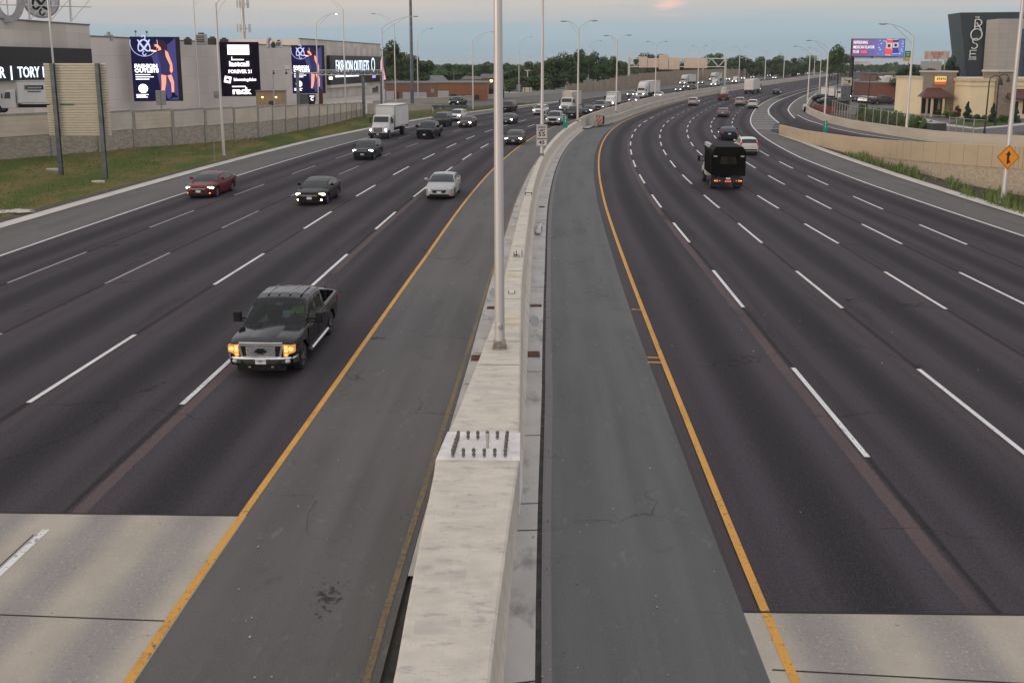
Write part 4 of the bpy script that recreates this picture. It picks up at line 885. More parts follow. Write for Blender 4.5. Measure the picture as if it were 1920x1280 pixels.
MB().box(lx(40), lx(137.6)+.1, -.12, .3, 13.7, 13.88).box(lx(137.6)+.1, lx(221.6), .38, .8, 12.22, 12.38).box(lx(221.6)-.1, lx(288.8)+.1, .12, .5, 13.94, 14.1).build('roof_edge', ROOFC, mall)
SCR = mat('screen_black', (.006, .005, .007), .35); ESCR = emis('screen_glow_black', (.003, .001, .005), 1); EW = emis('screen_white', (1, .93, 1), 1.5); EBL = emis('screen_blue_white', (.72, .86, 1), 1.35); ENAVY = emis('screen_navy', (.006, .006, .030), 1)
EVIO = emis('screen_violet', (.045, .042, .15), 1); ESKIN = emis('screen_skin', (1, .33, .20), .95); ESKIN2 = emis('screen_skin_light', (1, .62, .48), 1.0); EHAIR = emis('screen_hair', (.028, .012, .022), 1); EDRESS = emis('screen_dress', (.026, .024, .075), 1); ELINE = emis('screen_line', (.45, .48, .80), 1); ESHOE = emis('screen_shoe', (.004, .004, .012), 1)
def band(name, Y0, Y1, z0, z1):
    o = thing(name, 'long black screen band with lit store names on the left of the outlet building' if Y1 < 150 else 'long black screen reading fashion outlets on the right end of the outlet building', 'screen', FY(Y0), mrz)
    w_ = (Y1-Y0)*math.hypot(1, .136); MB().box(0, w_, -.75, -.02, z0, z1).build('casing', SCR, o, bevel=.05)
    return o, w_
def aty(px): return 77.9/((960-px)/1800+.136)
o, w_ = band('led_screen', 72, 136.5, 6.42, 10.5)
zc = 7.34; k = math.hypot(1, .136)
text('lettering', 'TORY', 1.88, EBL, o, ((aty(52)-72)*k+.55, -.78, zc), .02, .02, sx=.88); text('lettering', 'B', 1.88, EBL, o, ((aty(79.5)-72)*k+.85, -.78, zc), .02, .02, sx=1.0); text('lettering', 'U', 1.88, EBL, o, ((aty(90)-72)*k+1.2, -.78, zc), .02, .02)
MB().box((aty(17)-72)*k+.65, (aty(17)-72)*k+.9, -.79, -.76, zc-.84, zc+.84).build('divider_bar', EBL, o); text('lettering', 'R', 1.88, EBL, o, ((aty(0)-72)*k+.7, -.78, zc), .02, .02)
def knot(o, cx, cz, r, y, m, wd):
    """interlaced loop ornament: a lattice of diagonals with rounded turns and a curl above and below"""
    mb = MB(); n = 120
    stroke([(cx+r*.62*math.sin(3*2*math.pi*i/n+.5), cz+r*.62*math.sin(4*2*math.pi*i/n)) for i in range(n)], wd, mb=mb, y=y, closed=True)
    for sg in (1, -1): stroke([(cx+sg*(math.sin(t)*r*.17), cz+sg*(r*.66+r*.2-math.cos(t)*r*.22)) for t in [(4.6*i/11) for i in range(12)]], wd, mb=mb, y=y)
    return mb.build('knot_emblem', m, o)
def ring(o, cx, cz, r, wd, y, m, a0=0, a1=6.2832, name='ring'):
    return stroke([(cx+math.cos(a0+(a1-a0)*i/36)*r, cz+math.sin(a0+(a1-a0)*i/36)*r) for i in range(37)], wd, y=y).build(name, m, o)
def disc(o, cx, cz, r, y, m, name='disc', th=.02): return MB().prism([(cx+math.cos(t*.2094)*r, cz+math.sin(t*.2094)*r) for t in range(30)], y-th, y).build(name, m, o)
def polys(o, name, W, H, y, m, plist, th=.02):
    mb = MB()
    for p in plist: mb.prism([((x-.5)*W, (1-z)*H) for x, z in p], y-th, y)
    return mb.build(name, m, o)
def adscreen(label, px0, px1, py0, py1, Y, kind, extra=1.0):
    c = ray((px0+px1)/2, py1, Y); W = (px1-px0)*Y/FPX; H = (py1-py0)*Y/FPX
    o = thing('led_screen', label, 'screen', (c.x, c.y, c.z), math.atan2(-c.x, c.y)*.9)
    MB().box(-W/2, W/2, 0, 1.3, 0, H).build('casing', SCR, o, bevel=.05)
    y = -.02
    if kind == 'ad':
        Wd = W*.91; MB().box(-W/2+.04, W/2-W*.09, -.02, -.001, .05, H-.05).build('display', ENAVY, o)
        X = lambda f: -W/2+f*Wd; Z = lambda f: H*(1-f)
        PP = lambda name, m, pl, yy: [MB().prism([(X(a), Z(b)) for a, b in p], yy-.01, yy).build(name, m, o) for p in [pl]][0]
        PP('backdrop', EVIO, [(.45, .30), (.72, .18), (1.0, .02), (1.0, .98), (.80, .98), (.62, .88), (.55, .55)], -.025)
        ring(o, X(.30), Z(.10), Wd*.30, Wd*.012, -.045, ELINE, 2.88, 6.55); knot(o, X(.30), Z(.135), Wd*.21, -.05, ELINE, Wd*.021)
        text('lettering', 'FASHION', H*.082, EW, o, (X(.06), -.05, Z(.455)), H*.004, .01, 'LEFT', sx=1.02*Wd*.53/(H*.082*4.45)); text('lettering', 'OUTLETS', H*.082, EW, o, (X(.06), -.05, Z(.525)), H*.004, .01, 'LEFT', sx=1.02*Wd*.55/(H*.082*4.45))
        mb = MB()
        for z_, l in ((.585, .33), (.62, .40), (.655, .30), (.895, .26), (.915, .20), (.935, .24)): mb.box(X(.07 if z_ < .8 else .06), X(.07+l), -.05, -.03, Z(z_+.006), Z(z_-.006))
        mb.build('small_print', EW, o); disc(o, X(.22), Z(.80), Wd*.105, -.045, EW, 'badge')
        # the figure on the poster
        PP('hair', EHAIR, [(.50, .09), (.62, .045), (.74, .07), (.82, .14), (.80, .21), (.70, .24), (.56, .22), (.48, .17)], -.035)
        PP('face', ESKIN, [(.53, .12), (.60, .115), (.66, .16), (.68, .20), (.60, .215), (.54, .17)], -.048)
        PP('hat', EHAIR, [(.44, .17), (.56, .15), (.62, .19), (.58, .215), (.47, .205)], -.055); PP('hand', ESKIN2, [(.42, .195), (.50, .205), (.58, .215), (.56, .235), (.45, .228)], -.06)
        PP('arm', ESKIN, [(.76, .205), (.82, .24), (.90, .42), (.905, .53), (.87, .565), (.835, .53), (.85, .44), (.765, .30)], -.052)
        PP('dress', EDRESS, [(.58, .235), (.70, .22), (.80, .24), (.82, .30), (.825, .46), (.85, .585), (.70, .60), (.63, .57), (.64, .42), (.60, .33)], -.045)
        PP('leg', ESKIN, [(.64, .585), (.75, .60), (.735, .72), (.70, .83), (.655, .90), (.61, .90), (.635, .75)], -.05); PP('leg', ESKIN, [(.78, .60), (.87, .585), (.915, .70), (.905, .86), (.85, .87), (.85, .73)], -.05)
        PP('boot', ESHOE, [(.845, .865), (.905, .86), (.925, .90), (.985, .925), (.98, .945), (.87, .945), (.80, .975), (.80, .95), (.85, .925)], -.055); PP('boot', ESHOE, [(.61, .895), (.66, .895), (.70, .915), (.74, .90), (.735, .94), (.66, .94), (.62, .95)], -.055)
    else:
        X = lambda f: -W/2+f*W; Z = lambda f: H*(1-f)
        MB().box(-W/2+.04, W/2-.04, -.02, -.001, .05, H-.05).build('display', ESCR, o)
        MB().box(X(.20), X(.75), -.04, -.02, Z(.235), Z(.055)).build('white_block', EW, o)
        mb = MB()
        for z_ in (.10, .135, .17, .20): mb.box(X(.30), X(.68), -.046, -.041, Z(z_+.008), Z(z_-.006))
        mb.build('block_lines', emis('screen_pink', (.95, .70, .95), 1.1), o)
        mb = MB()
        mb.box(X(.29), X(.60), -.04, -.02, Z(.335), Z(.315)).box(X(.29), X(.31), -.04, -.02, Z(.34), Z(.27)); mb.build('script_line', EW, o)
        text('lettering', 'lastcall', H*.125, EW, o, (X(.48), -.04, Z(.405)), H*.005, .01, sx=W*.60/(H*.125*3.1)); text('lettering', 'FOREVER 21', H*.088, EW, o, (X(.50), -.04, Z(.545)), H*.003, .01, sx=W*.70/(H*.088*6.2))
        text('lettering', 'bloomingdales', H*.08, EW, o, (X(.61), -.04, Z(.69)), H*.002, .01, sx=W*.62/(H*.08*6.2)); text('lettering', 'rack', H*.155, EW, o, (X(.50), -.04, Z(.905)), H*.008, .01, sx=W*.48/(H*.155*1.85))
        MB().box(-.085*W, .085*W, -.04, -.02, -.085*W, .085*W, mat=Matrix.Translation((X(.17), 0, Z(.69))) @ Matrix.Rotation(.2, 4, 'Y')).build('badge', EW, o); MB().box(-.04*W, .04*W, -.05, -.041, -.03*W, .03*W, mat=Matrix.Translation((X(.17), 0, Z(.69))) @ Matrix.Rotation(.2, 4, 'Y')).build('badge_mark', SCR, o)
        MB().box(X(.27), X(.62), -.04, -.02, Z(.828), Z(.808)).build('small_print', EW, o)
    return o
adscreen('tall lit screen with a woman in a dark dress, leftmost beside the corrugated sign back', 255, 341, 73, 190, 147, 'ad')
adscreen('tall black lit screen listing five store names', 418, 488, 82, 181, 171, 'list'); adscreen('smaller lit screen with a woman in a dark dress, behind the frontage road sign frame', 550, 610, 88, 175.5, 197, 'ad')
o, w_ = band('led_screen', aty(619), aty(723), 3.3, 10.42)
Y0 = aty(619); fx = lambda px: (aty(px)-Y0)*k
text('lettering', 'FASHION OUTLETS', 4.0, EBL, o, ((fx(627)+fx(693))/2, -.78, 7.7), .04, .02, sx=(fx(693)-fx(627))/(4.0*9.2))
MB().box(fx(628), fx(672), -.80, -.76, 5.06, 5.6).build('small_print', EBL, o); MB().box(fx(697), fx(703), -.80, -.76, 4.4, 5.4).build('small_print', emis('screen_violet_text', (.35, .30, .75), 1), o)
stroke([(fx(699)+math.cos(t*.3)*1.6, 8.1+math.sin(t*.3)*1.75) for t in range(22)], .4, y=-.77).build('ring_emblem', EBL, o)
MB().prism([(fx(712), 4.1), (fx(713), 8.9), (fx(715), 10.2), (fx(717.5), 10.0), (fx(718), 7.3), (fx(722), 3.8), (fx(718), 3.6), (fx(716), 5.3)], -.80, -.765).build('poster_figure', emis('screen_rose', (.75, .32, .42), .9), o)
MB().box(lx(aty(619)), lx(aty(686)), -.8, .24, 2.5, 3.22).box(lx(aty(692)), lx(aty(708)), .1, .24, 1.6, 2.1).build('ledge', MALL2, mall)
GLZ = mat('blue_grey_glass', (.05, .07, .09), .12); MB().box(lx(aty(703)), lx(aty(713)), .12, .24, .2, 1.9).build('window', GLZ, mall)
# rooftop letters and plant
LETG = mat('sign_letter_grey', (.34, .33, .34), .5); LETW = mat('sign_disc_white', (.62, .62, .63), .5); TR = mat('white_truss', (.60, .59, .57), .5)
cO = ray(14, 3, 120); o = thing('roof_sign', 'big grey letter ring standing on the outlet building roof', 'roof sign', (cO.x, cO.y, 13.85), .5)
r_ = 34*120/FPX
pts = [(math.cos(t*.1745)*r_*.62, r_+math.sin(t*.1745)*r_*1.04) for t in range(36)]; stroke(pts, .85, y=0, th=.5, closed=True).build('letter', LETG, o)
cD = ray(77, 5, 125); o2 = thing('roof_sign', 'round white sign disc with a knot emblem on the outlet building roof', 'roof sign', (cD.x, cD.y, 13.85), .5)
r2 = 34*125/FPX; disc(o2, 0, r2, r2*.9, 0, LETG, 'rim', .5); disc(o2, 0, r2, r2*.80, -.5, LETW, 'face', .04); knot(o2, 0, r2, r2*.68, -.545, SIGNK, .22)
ring(o2, 0, r2, r2*.70, .05, -.545, LETG)
tr = MB()
for x in (-6, -3, 0, 3, 6, 9):
    tr.tube((x, 3.2, 0), (x, 3.2, 7), .09, n=6); tr.tube((x, 3.2, 0), (x, 6, 0), .08, n=6); tr.tube((x, 6, 0), (x, 3.2, 6.5), .08, n=6)
    tr.tube((x, 3.2, 0), (x+3, 3.2, 3.5), .06, n=6); tr.tube((x+3, 3.2, 3.5), (x, 3.2, 7), .06, n=6)
for z in (2.2, 4.4, 6.8): tr.tube((-6, 3.2, z), (12, 3.2, z), .08, n=6)
q = tr.build('sign_scaffold', TR); q.scale = (.8, .8, .8); q.location = (cO.x, cO.y, 13.85); q.rotation_euler = (0, 0, .5); tag(q, 'pale steel scaffold behind the rooftop ring and disc', 'scaffold')
HV = mat('hvac_grey', (.40, .39, .37), .6, .2, c2=(.30, .29, .28), scale=1.5); HVD = mat('hvac_dark', (.05, .048, .05), .6)
def roofbox(label, px, py0, py1, wpx, Y, m, kind=0):
    c = ray(px, py1, Y); W = wpx*Y/FPX; H = (py1-py0)*Y/FPX; o = thing('rooftop_unit', label, 'roof vent', (c.x, c.y, c.z-.3), mrz-1.4)
    if kind == 0:
        MB().box(-W/2, W/2, 0, W*.8, 0, H+.3).build('casing', m, o, bevel=.08); mb = MB()
        for i in range(4): mb.box(-W*.42, W*.42, -.04, 0, .3+H*(.12+.2*i), .3+H*(.22+.2*i))
        mb.build('louvres', HVD, o); MB().tube((0, W*.4, H+.3), (0, W*.4, H+.55), W*.3, W*.3, 14).build('fan', HVD, o)
    else: MB().path([(0, 0, 0), (0, 0, H*.7), (W*.15, 0, H*.92), (W*.45, 0, H+.2)], W*.32, 10).build('vent_pipe', m, o, smooth=50)
roofbox('small dark roof unit left of the pale louvred one', 351, 73, 81, 12, 164, HVD); roofbox('pale louvred roof unit, tallest of the row above the blank wall', 376, 65, 81, 18, 166, HV); roofbox('dark roof unit right of the pale louvred one', 397, 72, 81, 15, 170, HVD); roofbox('dark roof unit at the left top corner of the store name screen', 419, 74, 82, 14, 173, HVD)
roofbox('curved grey vent pipe on the roof right of the store name screen', 503, 71, 88, 10, 188, HV, 1); roofbox('squat white roof unit beside the curved vent pipe', 522, 78, 87, 10, 190, LETW); roofbox('low dark roof unit between the vent pipe and white unit', 512, 81, 87, 7, 189, HVD)
for px, y0 in ((255, 60), (276, 61)):
    c = ray(px, 74, 157); q = MB().tube((0, 0, -.5), (0, 0, (74-y0)*157/FPX), .06, n=6).ball((0, 0, (74-y0)*157/FPX), (.2, .2, .2), nu=8, nv=5).build('roof_camera', STEEL_D); q.location = c; tag(q, 'small roof post above the first woman screen, '+('left' if px < 260 else 'right')+' of two', 'roof post')
c = ray(204, 72, 144); q = MB().box(-.5, .5, -.4, .4, -.3, .5).tube((0, 0, .5), (0, 0, .9), .25, .3, 10).build('roof_vent', HV, bevel=.03); q.location = c; tag(q, 'tiny vent on the lower roof just right of the taller block', 'roof vent')
# ------------------------------------------------------------------ frontage road furniture
TAN = mat('shed_tan', (.36, .27, .16), .8); AMB = emis('amber_lamp', (1, .50, .12), 5)
Y = 150; c = ray(508, 205, Y); W = 52*Y/FPX; o = thing('utility_shed', 'small tan utility shed with two amber wall lamps lit', 'shed', (c.x, c.y, 0), math.atan2(-c.x, c.y)*.6)
H = ray(508, 172, Y).z; MB().box(-W/2, W/2, 0, 3.2, 0, H).build('wall', TAN, o); MB().box(-W/2-.1, W/2+.1, -.12, 3.3, H, H+.15).build('roof', ROOFC, o)
for f in (-.27, .2): q = MB().box(f*W-.12, f*W+.12, -.16, 0, H*.83-.15, H*.83+.1).build('lamp_housing', HVD, o); MB().ball((f*W, -.22, H*.80), (.15, .1, .13), nu=10, nv=6).build('lamp_bulb', AMB, q, smooth=60)
MB().box(-.06*W, .12*W, -.05, 0, 0, H*.66).build('door', mat('door_brown', (.05, .04, .035), .6), o)
c = ray(303, 205, 118); o = thing('electrical_cabinet', 'grey electrical cabinet standing in front of the first woman screen', 'cabinet', (c.x, c.y, 0), .35); Hc = ray(303, 170, 118).z
MB().box(-.58, .58, 0, .8, 3.5, Hc).build('body', mat('cabinet_grey', (.30, .295, .29), .5, .2), o, bevel=.03); MB().box(-.015, .015, -.012, 0, 3.55, Hc-.05).build('door_gap', SIGNK, o); MB().tube((0, .4, 0), (0, .4, 3.5), .09, n=8).build('post', STEEL, o)
c = ray(247+0*0+1, 205, 1) if False else ray(252*1.0+0, 205, 120)
c = ray(247, 205, 132); c = ray(251.0*1+0, 205, 132); c = ray(406, 205, 167)
c = ray(407, 178, 167); o = thing('wall_box', 'small grey box on a bracket on the blank outlet wall', 'wall box', c, mrz); MB().box(-.5, .5, -.5, .4, -.6, .6).build('body', HV, o, bevel=.03); MB().box(-.9, -.5, -.3, -.2, -.2, -.1).build('bracket', STEEL_D, o)
Y = 132; b = Vector((ray(515, 205, Y).x, Y, 0)); t = ray(511, 130, Y); o = thing('camera_pole', 'slim traffic camera pole with a short arm before the outlet wall', 'camera pole', b)
MB().tube((0, 0, 0), (t.x-b.x, 0, t.z), .11, .07, 10).build('pole', STEEL, o, smooth=50); a = (548-511)*Y/FPX; MB().tube((t.x-b.x, 0, t.z-.1), (t.x-b.x+a, 0, t.z-.05), .06, n=8).build('arm', STEEL, o)
for f in (.05, .68, .95): MB().tube((t.x-b.x+a*f, 0, t.z-.15), (t.x-b.x+a*f, 0, t.z-.45), .05, n=6).ball((t.x-b.x+a*f, 0, t.z-.55), (.17, .17, .17), nu=10, nv=6).build('camera', HVD if f < .9 else LETW, o)
MB().box(t.x-b.x+a*.6, t.x-b.x+a*.85, -.15, .15, t.z, t.z+.5).build('radio_box', LETW, o)
Y = 150; xa, xb = ray(597, 136, Y), ray(716, 141, Y); o = thing('overhead_truss', 'grey overhead truss sign frame above the frontage road before the outlet building', 'sign frame', (xa.x, Y, 0))
Wt = xb.x-xa.x; z0, z1 = ray(597, 141, Y).z, ray(597, 132, Y).z; mb = MB()
for y in (0, .9):
    for z in (z0, z1): mb.tube((0, y, z), (Wt, y+2, z), .075, n=8)
for i in range(10):
    x = Wt*i/10; d = Wt/10; y = 2*i/10; mb.tube((x, y, z0), (x+d, y+.2, z1), .045, n=6).tube((x, y+.9, z1), (x+d, y+1.1, z0), .045, n=6).tube((x, y, z0), (x, y+.9, z1), .04, n=6)
mb.build('truss', STEEL, o); yb = 0
for px in (677, 711):
    x = ray(px, 136, Y).x-xa.x; MB().box(x-.22, x+.22, .3+2*x/Wt, .75+2*x/Wt, -.1, z0+.5).build('post', STEEL_D, o, bevel=.03)
x = ray(556, 136, Y).x-xa.x; MB().box(x-.22, x+.22, .3, .75, -.1, z1).build('post', STEEL_D, o, bevel=.03); MB().tube((x, .5, z0+.3), (0, .5, z0+.3), .1, n=8).build('beam', STEEL, o)
for f in (.12, .28, .45, .75): MB().box(Wt*f-.03, Wt*f+.03, 2*f-.1, 2*f+.1, z1, z1+.7).build('antenna', STEEL_D, o)
q = MB().box(-.5, .5, 0, .25, -.35, .35).build('lit_floodlight', emis('flood_lit', (1, .95, .85), 3)); q.parent = o; q.location = (ray(621, 148, Y).x-xa.x-.1, .1, ray(621, 147, Y).z); q.scale = (.5, 1, .5)
c = ray(585, 184, 165); o = thing('store_sign', 'small black sign with a white letter C at the foot of the third screen', 'sign', (c.x, c.y, 0), .3); z = c.z
MB().box(-.62, .62, 0, .3, 2.2, z+.6).build('panel', SCR, o, bevel=.02); text('lettering', 'C', .75, EW, o, (0, -.02, z-.2), .02, .01); MB().box(-.4, .4, -.03, -.01, z+.25, z+.36).build('small_print', EW, o); MB().box(-.5, .5, .05, .25, 0, 2.2).build('post', SCR, o)
c = ray(570, 184, 168); o = MB().box(-.85, .85, 0, 1.2, 0, c.z+.7).build('utility_box', mat('utility_green_grey', (.10, .105, .10), .6), bevel=.05); o.location = (c.x, c.y, 0); tag(o, 'dark grey utility box at the foot of the third screen beside the C sign', 'utility box')
c = ray(601, 178, 160); o = MB().box(-.30, .30, 0, .5, 0, c.z+.75).build('newspaper_box', mat('dark_red_box', (.085, .018, .012), .6), bevel=.03); o.location = (c.x, c.y, 0); tag(o, 'tall narrow dark red box under the woman\'s legs on the third screen', 'box')
# ------------------------------------------------------------------ brick building and houses
BRK = panelmat('orange_brick', (.34, .145, .075), (.29, .12, .062), 1.4, .5, .02); BRK2 = panelmat('brown_brick', (.27, .145, .09), (.23, .12, .078), 1.4, .5, .02); WDOOR = panelmat('white_door', (.50, .49, .47), (.47, .46, .44), 6, .55, .03)
def hbox(name, label, cat, px0, px1, py0, Y, deep, m, rz=0, parts=(), roof=.25, py1=None):
    a = ray(px0, py0, Y); b = ray(px1, py0 if py1 is None else py1, Y); W = b.x-a.x; H = a.z
    o = thing(name, label, cat, (a.x, Y, 0), rz); MB().box(0, W, 0, deep, -.1, H).build('wall', m, o)
    if roof: MB().box(-.15, W+.15, -.15, deep+.15, H, H+roof).build('roof', ROOFC, o)
    for nm_, x0, x1, y0, y1, mm in parts:
        A = ray(x0, y0, Y); B = ray(x1, y1, Y); MB().box(A.x-a.x, B.x-a.x, -.12, -.005, max(-.05, B.z), A.z).build(nm_, mm, o)
    return o
hbox('brick_building', 'low brown brick garage building with white shutter doors beyond the roadside wall', 'building', 722, 820, 157.5, 226, 24, BRK2, parts=(('garage_door', 724, 739, 171, 187, WDOOR), ('garage_door', 755, 800, 173, 187, WDOOR), ('vent_box', 808, 814, 167, 174, HV), ('dark_door', 744, 748, 172, 187, mat('door_red', (.10, .03, .02), .6))))
hbox('brick_building', 'low orange brick building with one white garage door and small windows', 'building', 820.3, 914, 157, 226, 26, BRK, py1=155.5, parts=(('garage_door', 820.8, 841.5, 170.5, 187, WDOOR), ('window', 845, 856, 177, 186, GLZ), ('window', 866, 874, 178, 186, GLZ), ('window', 878, 886, 178, 186, GLZ), ('window', 890, 898, 178, 186, GLZ)))
def house(label, px0, px1, eave, ridge, Y, wallm, roofm, rz=.0, wins=4, deep=9):
    a = ray(px0, eave, Y); b = ray(px1, eave, Y); W = b.x-a.x; H = a.z; zr = ray(px0, ridge, Y).z
    o = thing('house', label, 'house', (a.x, Y, 0), rz); MB().box(0, W, 0, deep, -.1, H).build('wall', wallm, o)
    k_ = W*.14; MB().quad((-.4, -.5, H), (W+.4, -.5, H), (W-k_, deep/2, zr), (k_, deep/2, zr)).quad((W+.4, deep+.5, H), (-.4, deep+.5, H), (k_, deep/2, zr), (W-k_, deep/2, zr)).quad((-.4, deep+.5, H), (-.4, -.5, H), (k_, deep/2, zr)).quad((W+.4, -.5, H), (W+.4, deep+.5, H), (W-k_, deep/2, zr)).quad((-.4, -.5, H-.02), (-.4, deep+.5, H-.02), (W+.4, deep+.5, H-.02), (W+.4, -.5, H-.02)).build('roof', roofm, o, fixn=True)
    for i in range(wins): x = W*(i+.5)/wins; q = MB().box(x-.65, x+.65, -.05, .0, H*.42, H*.42+1.4).build('window', GLZ, o)
    return o
HW = mat('siding_white', (.42, .41, .385), .8); HBG = mat('siding_beige', (.36, .31, .25), .8); RG = mat('shingle_grey', (.16, .155, .155), .9, c2=(.12, .12, .12)); RGR = mat('shingle_green_grey', (.20, .22, .21), .9); RBR = mat('shingle_dark', (.06, .05, .045), .9)
house('pale house with grey-green roof left among the trees beyond the brick building', 794, 834, 152, 142, 300, HW, RGR); house('wide pale house with long flat grey roof behind the brick building', 866, 900, 149, 143, 320, HW, RG, 0, 5); house('beige two-storey house just left of the thick foreground pole', 898, 934, 147, 139, 340, HBG, RG, 0, 6); house('dark brown house with black roof right of the orange brick building', 916, 945, 168, 157, 240, mat('siding_brown', (.075, .05, .038), .85), RBR, 0, 2, 12)
c = ray(857, 157, 300); o = MB().box(-1.6, 1.6, 0, .15, -1.2, 1.2).box(-.1, .1, .15, .3, -7, 0).build('green_sign', mat('sign_green_dark', (.015, .10, .06), .5)); o.location = c; tag(o, 'small green road sign seen over the orange brick building', 'road sign')
for px, py, lb in ((921, 152, 'amber street light glowing just left of the thick foreground pole'), (939, 152, 'white street light glowing just right of the thick foreground pole')):
    Y = 250; b = Vector((ray(px, py, Y).x, Y, 0)); z = ray(px, py, Y).z; o = thing('yard_light', lb, 'street lamp', b); MB().tube((0, 0, 0), (0, 0, z), .1, .07, 8).build('pole', STEEL_D, o); q = MB().ball((0, -.3, z), (.42, .42, .34), nu=10, nv=6).build('lamp_head', AMB if px < 930 else emis('white_yard_lamp', (1, .93, .8), 4), o, smooth=60)
UTW = mat('utility_wood', (.22, .19, .165), .9)
def upole(px, ptop, Y, label, lean=0):
    b = Vector((ray(px, 150, Y).x, Y, 0)); z = ray(px, ptop, Y).z; o = thing('utility_pole', label, 'utility pole', b); MB().tube((0, 0, 0), (lean*z, 0, z), .17, .12, 10).build('pole', UTW, o); MB().box(lean*z-1.3, lean*z+1.3, -.06, .06, z-.9, z-.75).build('crossarm', UTW, o)
upole(851, 133, 300, 'wooden utility pole before the trees above the green road sign'); upole(944, 131, 290, 'leaning wooden utility pole right of the thick foreground pole', -.01); upole(868, 144, 260, 'short wooden utility pole over the orange brick building')
c = ray(989, 133, 300); b = Vector((ray(989, 170, 300).x, 300, 0)); o = thing('pylon_post', 'pale post with a flat top standing behind the beige sign backs', 'post', b); MB().tube((0, 0, 0), (0, 0, c.z), .16, n=8).build('pole', LETW, o); MB().box(-.9, .9, -.2, .2, c.z, c.z+.25).build('cap', LETW, o)
for px0, px1, py0, py1, Y, m, lb in ((968, 976, 159, 170, 286, SIGNB, 'small grey sign back on a lamp pole before the dark trees'), (980, 997, 164, 176, 284, RIB, 'beige sign back with two brown posts behind the roadside wall')):
    a, b = ray(px0, py1, Y), ray(px1, py0, Y); o = thing('reversed_sign', lb, 'road sign', ((a.x+b.x)/2, Y-.6, 0)); W = b.x-a.x; MB().box(-W/2, W/2, -.05, .05, a.z, b.z).build('panel', m, o)
    for f in ((-.28, .28) if px0 > 970 else (0,)): MB().box(f*W-.1, f*W+.1, -.12, -.05, 0, b.z).build('post', mat('post_brown', (.11, .07, .05), .7) if px0 > 970 else STEEL, o)
# ------------------------------------------------------------------ overhead sign gantry
g0 = Vector((79, 361, 0)); g1 = Vector((45, 375, 0)); d = g1-g0; rz = math.atan2(d.y, d.x); Lg = d.length
gb = thing('sign_gantry', 'overhead truss gantry with beige sign backs spanning the oncoming lanes', 'sign gantry', g0, rz); mb = MB(); zb, zt = 7.2, 10.2
for y in (-.8, .8):
    for z in (zb, zt): mb.tube((0, y, z), (Lg, y, z), .16, n=8)
    n = 14
    for i in range(n): xa_, xb_ = Lg*i/n, Lg*(i+1)/n; mb.tube((xa_, y, zb if i % 2 else zt), (xb_, y, zt if i % 2 else zb), .10, n=6)
mb.build('truss', TR, gb)
for x in (0, Lg):
    for y in (-.8, .8): MB().tube((x, y, 0), (x, y, zt+.4), .24, n=10).build('post', TR, gb)
SBK = mat('gantry_sign_back', (.56, .45, .36), .6, c2=(.50, .40, .32), scale=.6)
def gx(px): 
    best = min(range(401), key=lambda i: abs(960+FPX*(g0.x+d.x*i/400)/((g0.y+d.y*i/400)) - px)); return Lg*best/400
for a_, b_, z0, z1 in ((1195, 1211, 6.9, 11.0), (1211, 1232, 6.9, 10.3), (1232, 1250, 6.2, 11.7), (1250, 1271, 6.2, 10.6), (1278, 1322, 6.7, 10.4)):
    xa_, xb_ = sorted((gx(a_), gx(b_))); q = MB().box(xa_+.08, xb_-.08, 1.0, 1.12, z0, z1)
    for i in range(6): q.box(xa_+.1, xb_-.1, .94, 1.0, z0+(z1-z0)*(i+.3)/6, z0+(z1-z0)*(i+.4)/6)
    q.build('sign_panel', SBK, gb)
# ------------------------------------------------------------------ right side: lots, hotel, restaurant, billboards
def poly(name, pts, m, z): return struct(MB().quad(*[(p[0], p[1], z) for p in pts]).build(name, m, fixn=False))
edge = [RP(s_, 28.7) for s_ in (300, 260, 225, 200, 180)]+[Vector((p.x+.5, p.y+.4, 0)) for p in fp]
poly('parking_lot', [edge[0], Vector((edge[0].x+150, edge[0].y-20, 0)), Vector((260, 150, 0)), Vector((200, 30, 0))]+edge[::-1][:-1], A_LOT, -.05)
def px_poly(name, pts, m, z): return poly(name, [at(x, y) for x, y in pts][::-1], m, z)
px_poly('mulch_bed', [(1512, 196), (1560, 207), (1640, 222), (1750, 243), (1850, 262), (1850, 268), (1740, 256), (1660, 246), (1560, 226), (1520, 212)][::-1], MULCH, -.03)
px_poly('lawn', [(1652, 204), (1700, 202), (1705, 210), (1690, 214), (1668, 208)][::-1], LAWN, -.03); px_poly('lawn', [(1776, 230), (1800, 226), (1900, 226), (1890, 233), (1830, 238)][::-1], LAWN, -.03)
px_poly('pavement', [(1640, 206), (1668, 209), (1700, 216), (1745, 224), (1780, 233), (1830, 239.5), (1890, 234.5), (1930, 229), (1930, 233), (1890, 237), (1830, 242), (1775, 236), (1740, 227), (1690, 218), (1640, 209)][::-1], CON_K, -.02)
px_poly('service_road', [(1740, 232), (1830, 243), (1900, 238), (1990, 238), (1990, 262), (1880, 266), (1800, 257), (1740, 245)][::-1], asphalt_plain('service_asphalt', (.085, .085, .088), (.105, .104, .106), (.06, .06, .06)), -.03)
px_poly('planting_bed', [(1900, 248), (1990, 244), (1990, 256), (1920, 254)][::-1], MULCH, -.02)
STUC = mat('stucco_cream', (.82, .69, .46), .85, c2=(.76, .635, .42), scale=.4, fine=12); STONEV = panelmat('stone_veneer', (.30, .25, .20), (.22, .185, .15), .5, .22, .02); AWN = mat('awning_maroon', (.115, .045, .038), .6, c2=(.085, .033, .03), scale=2, stretch=(6, 1, 1)); TRIM = mat('trim_cream', (.62, .54, .38), .8); DGLASS = mat('dark_window', (.022, .025, .03), .1)
Yr = 151.0; pc = at(1815, 222); ex = lambda px, Y=Yr: ray(px, 200, Y).x
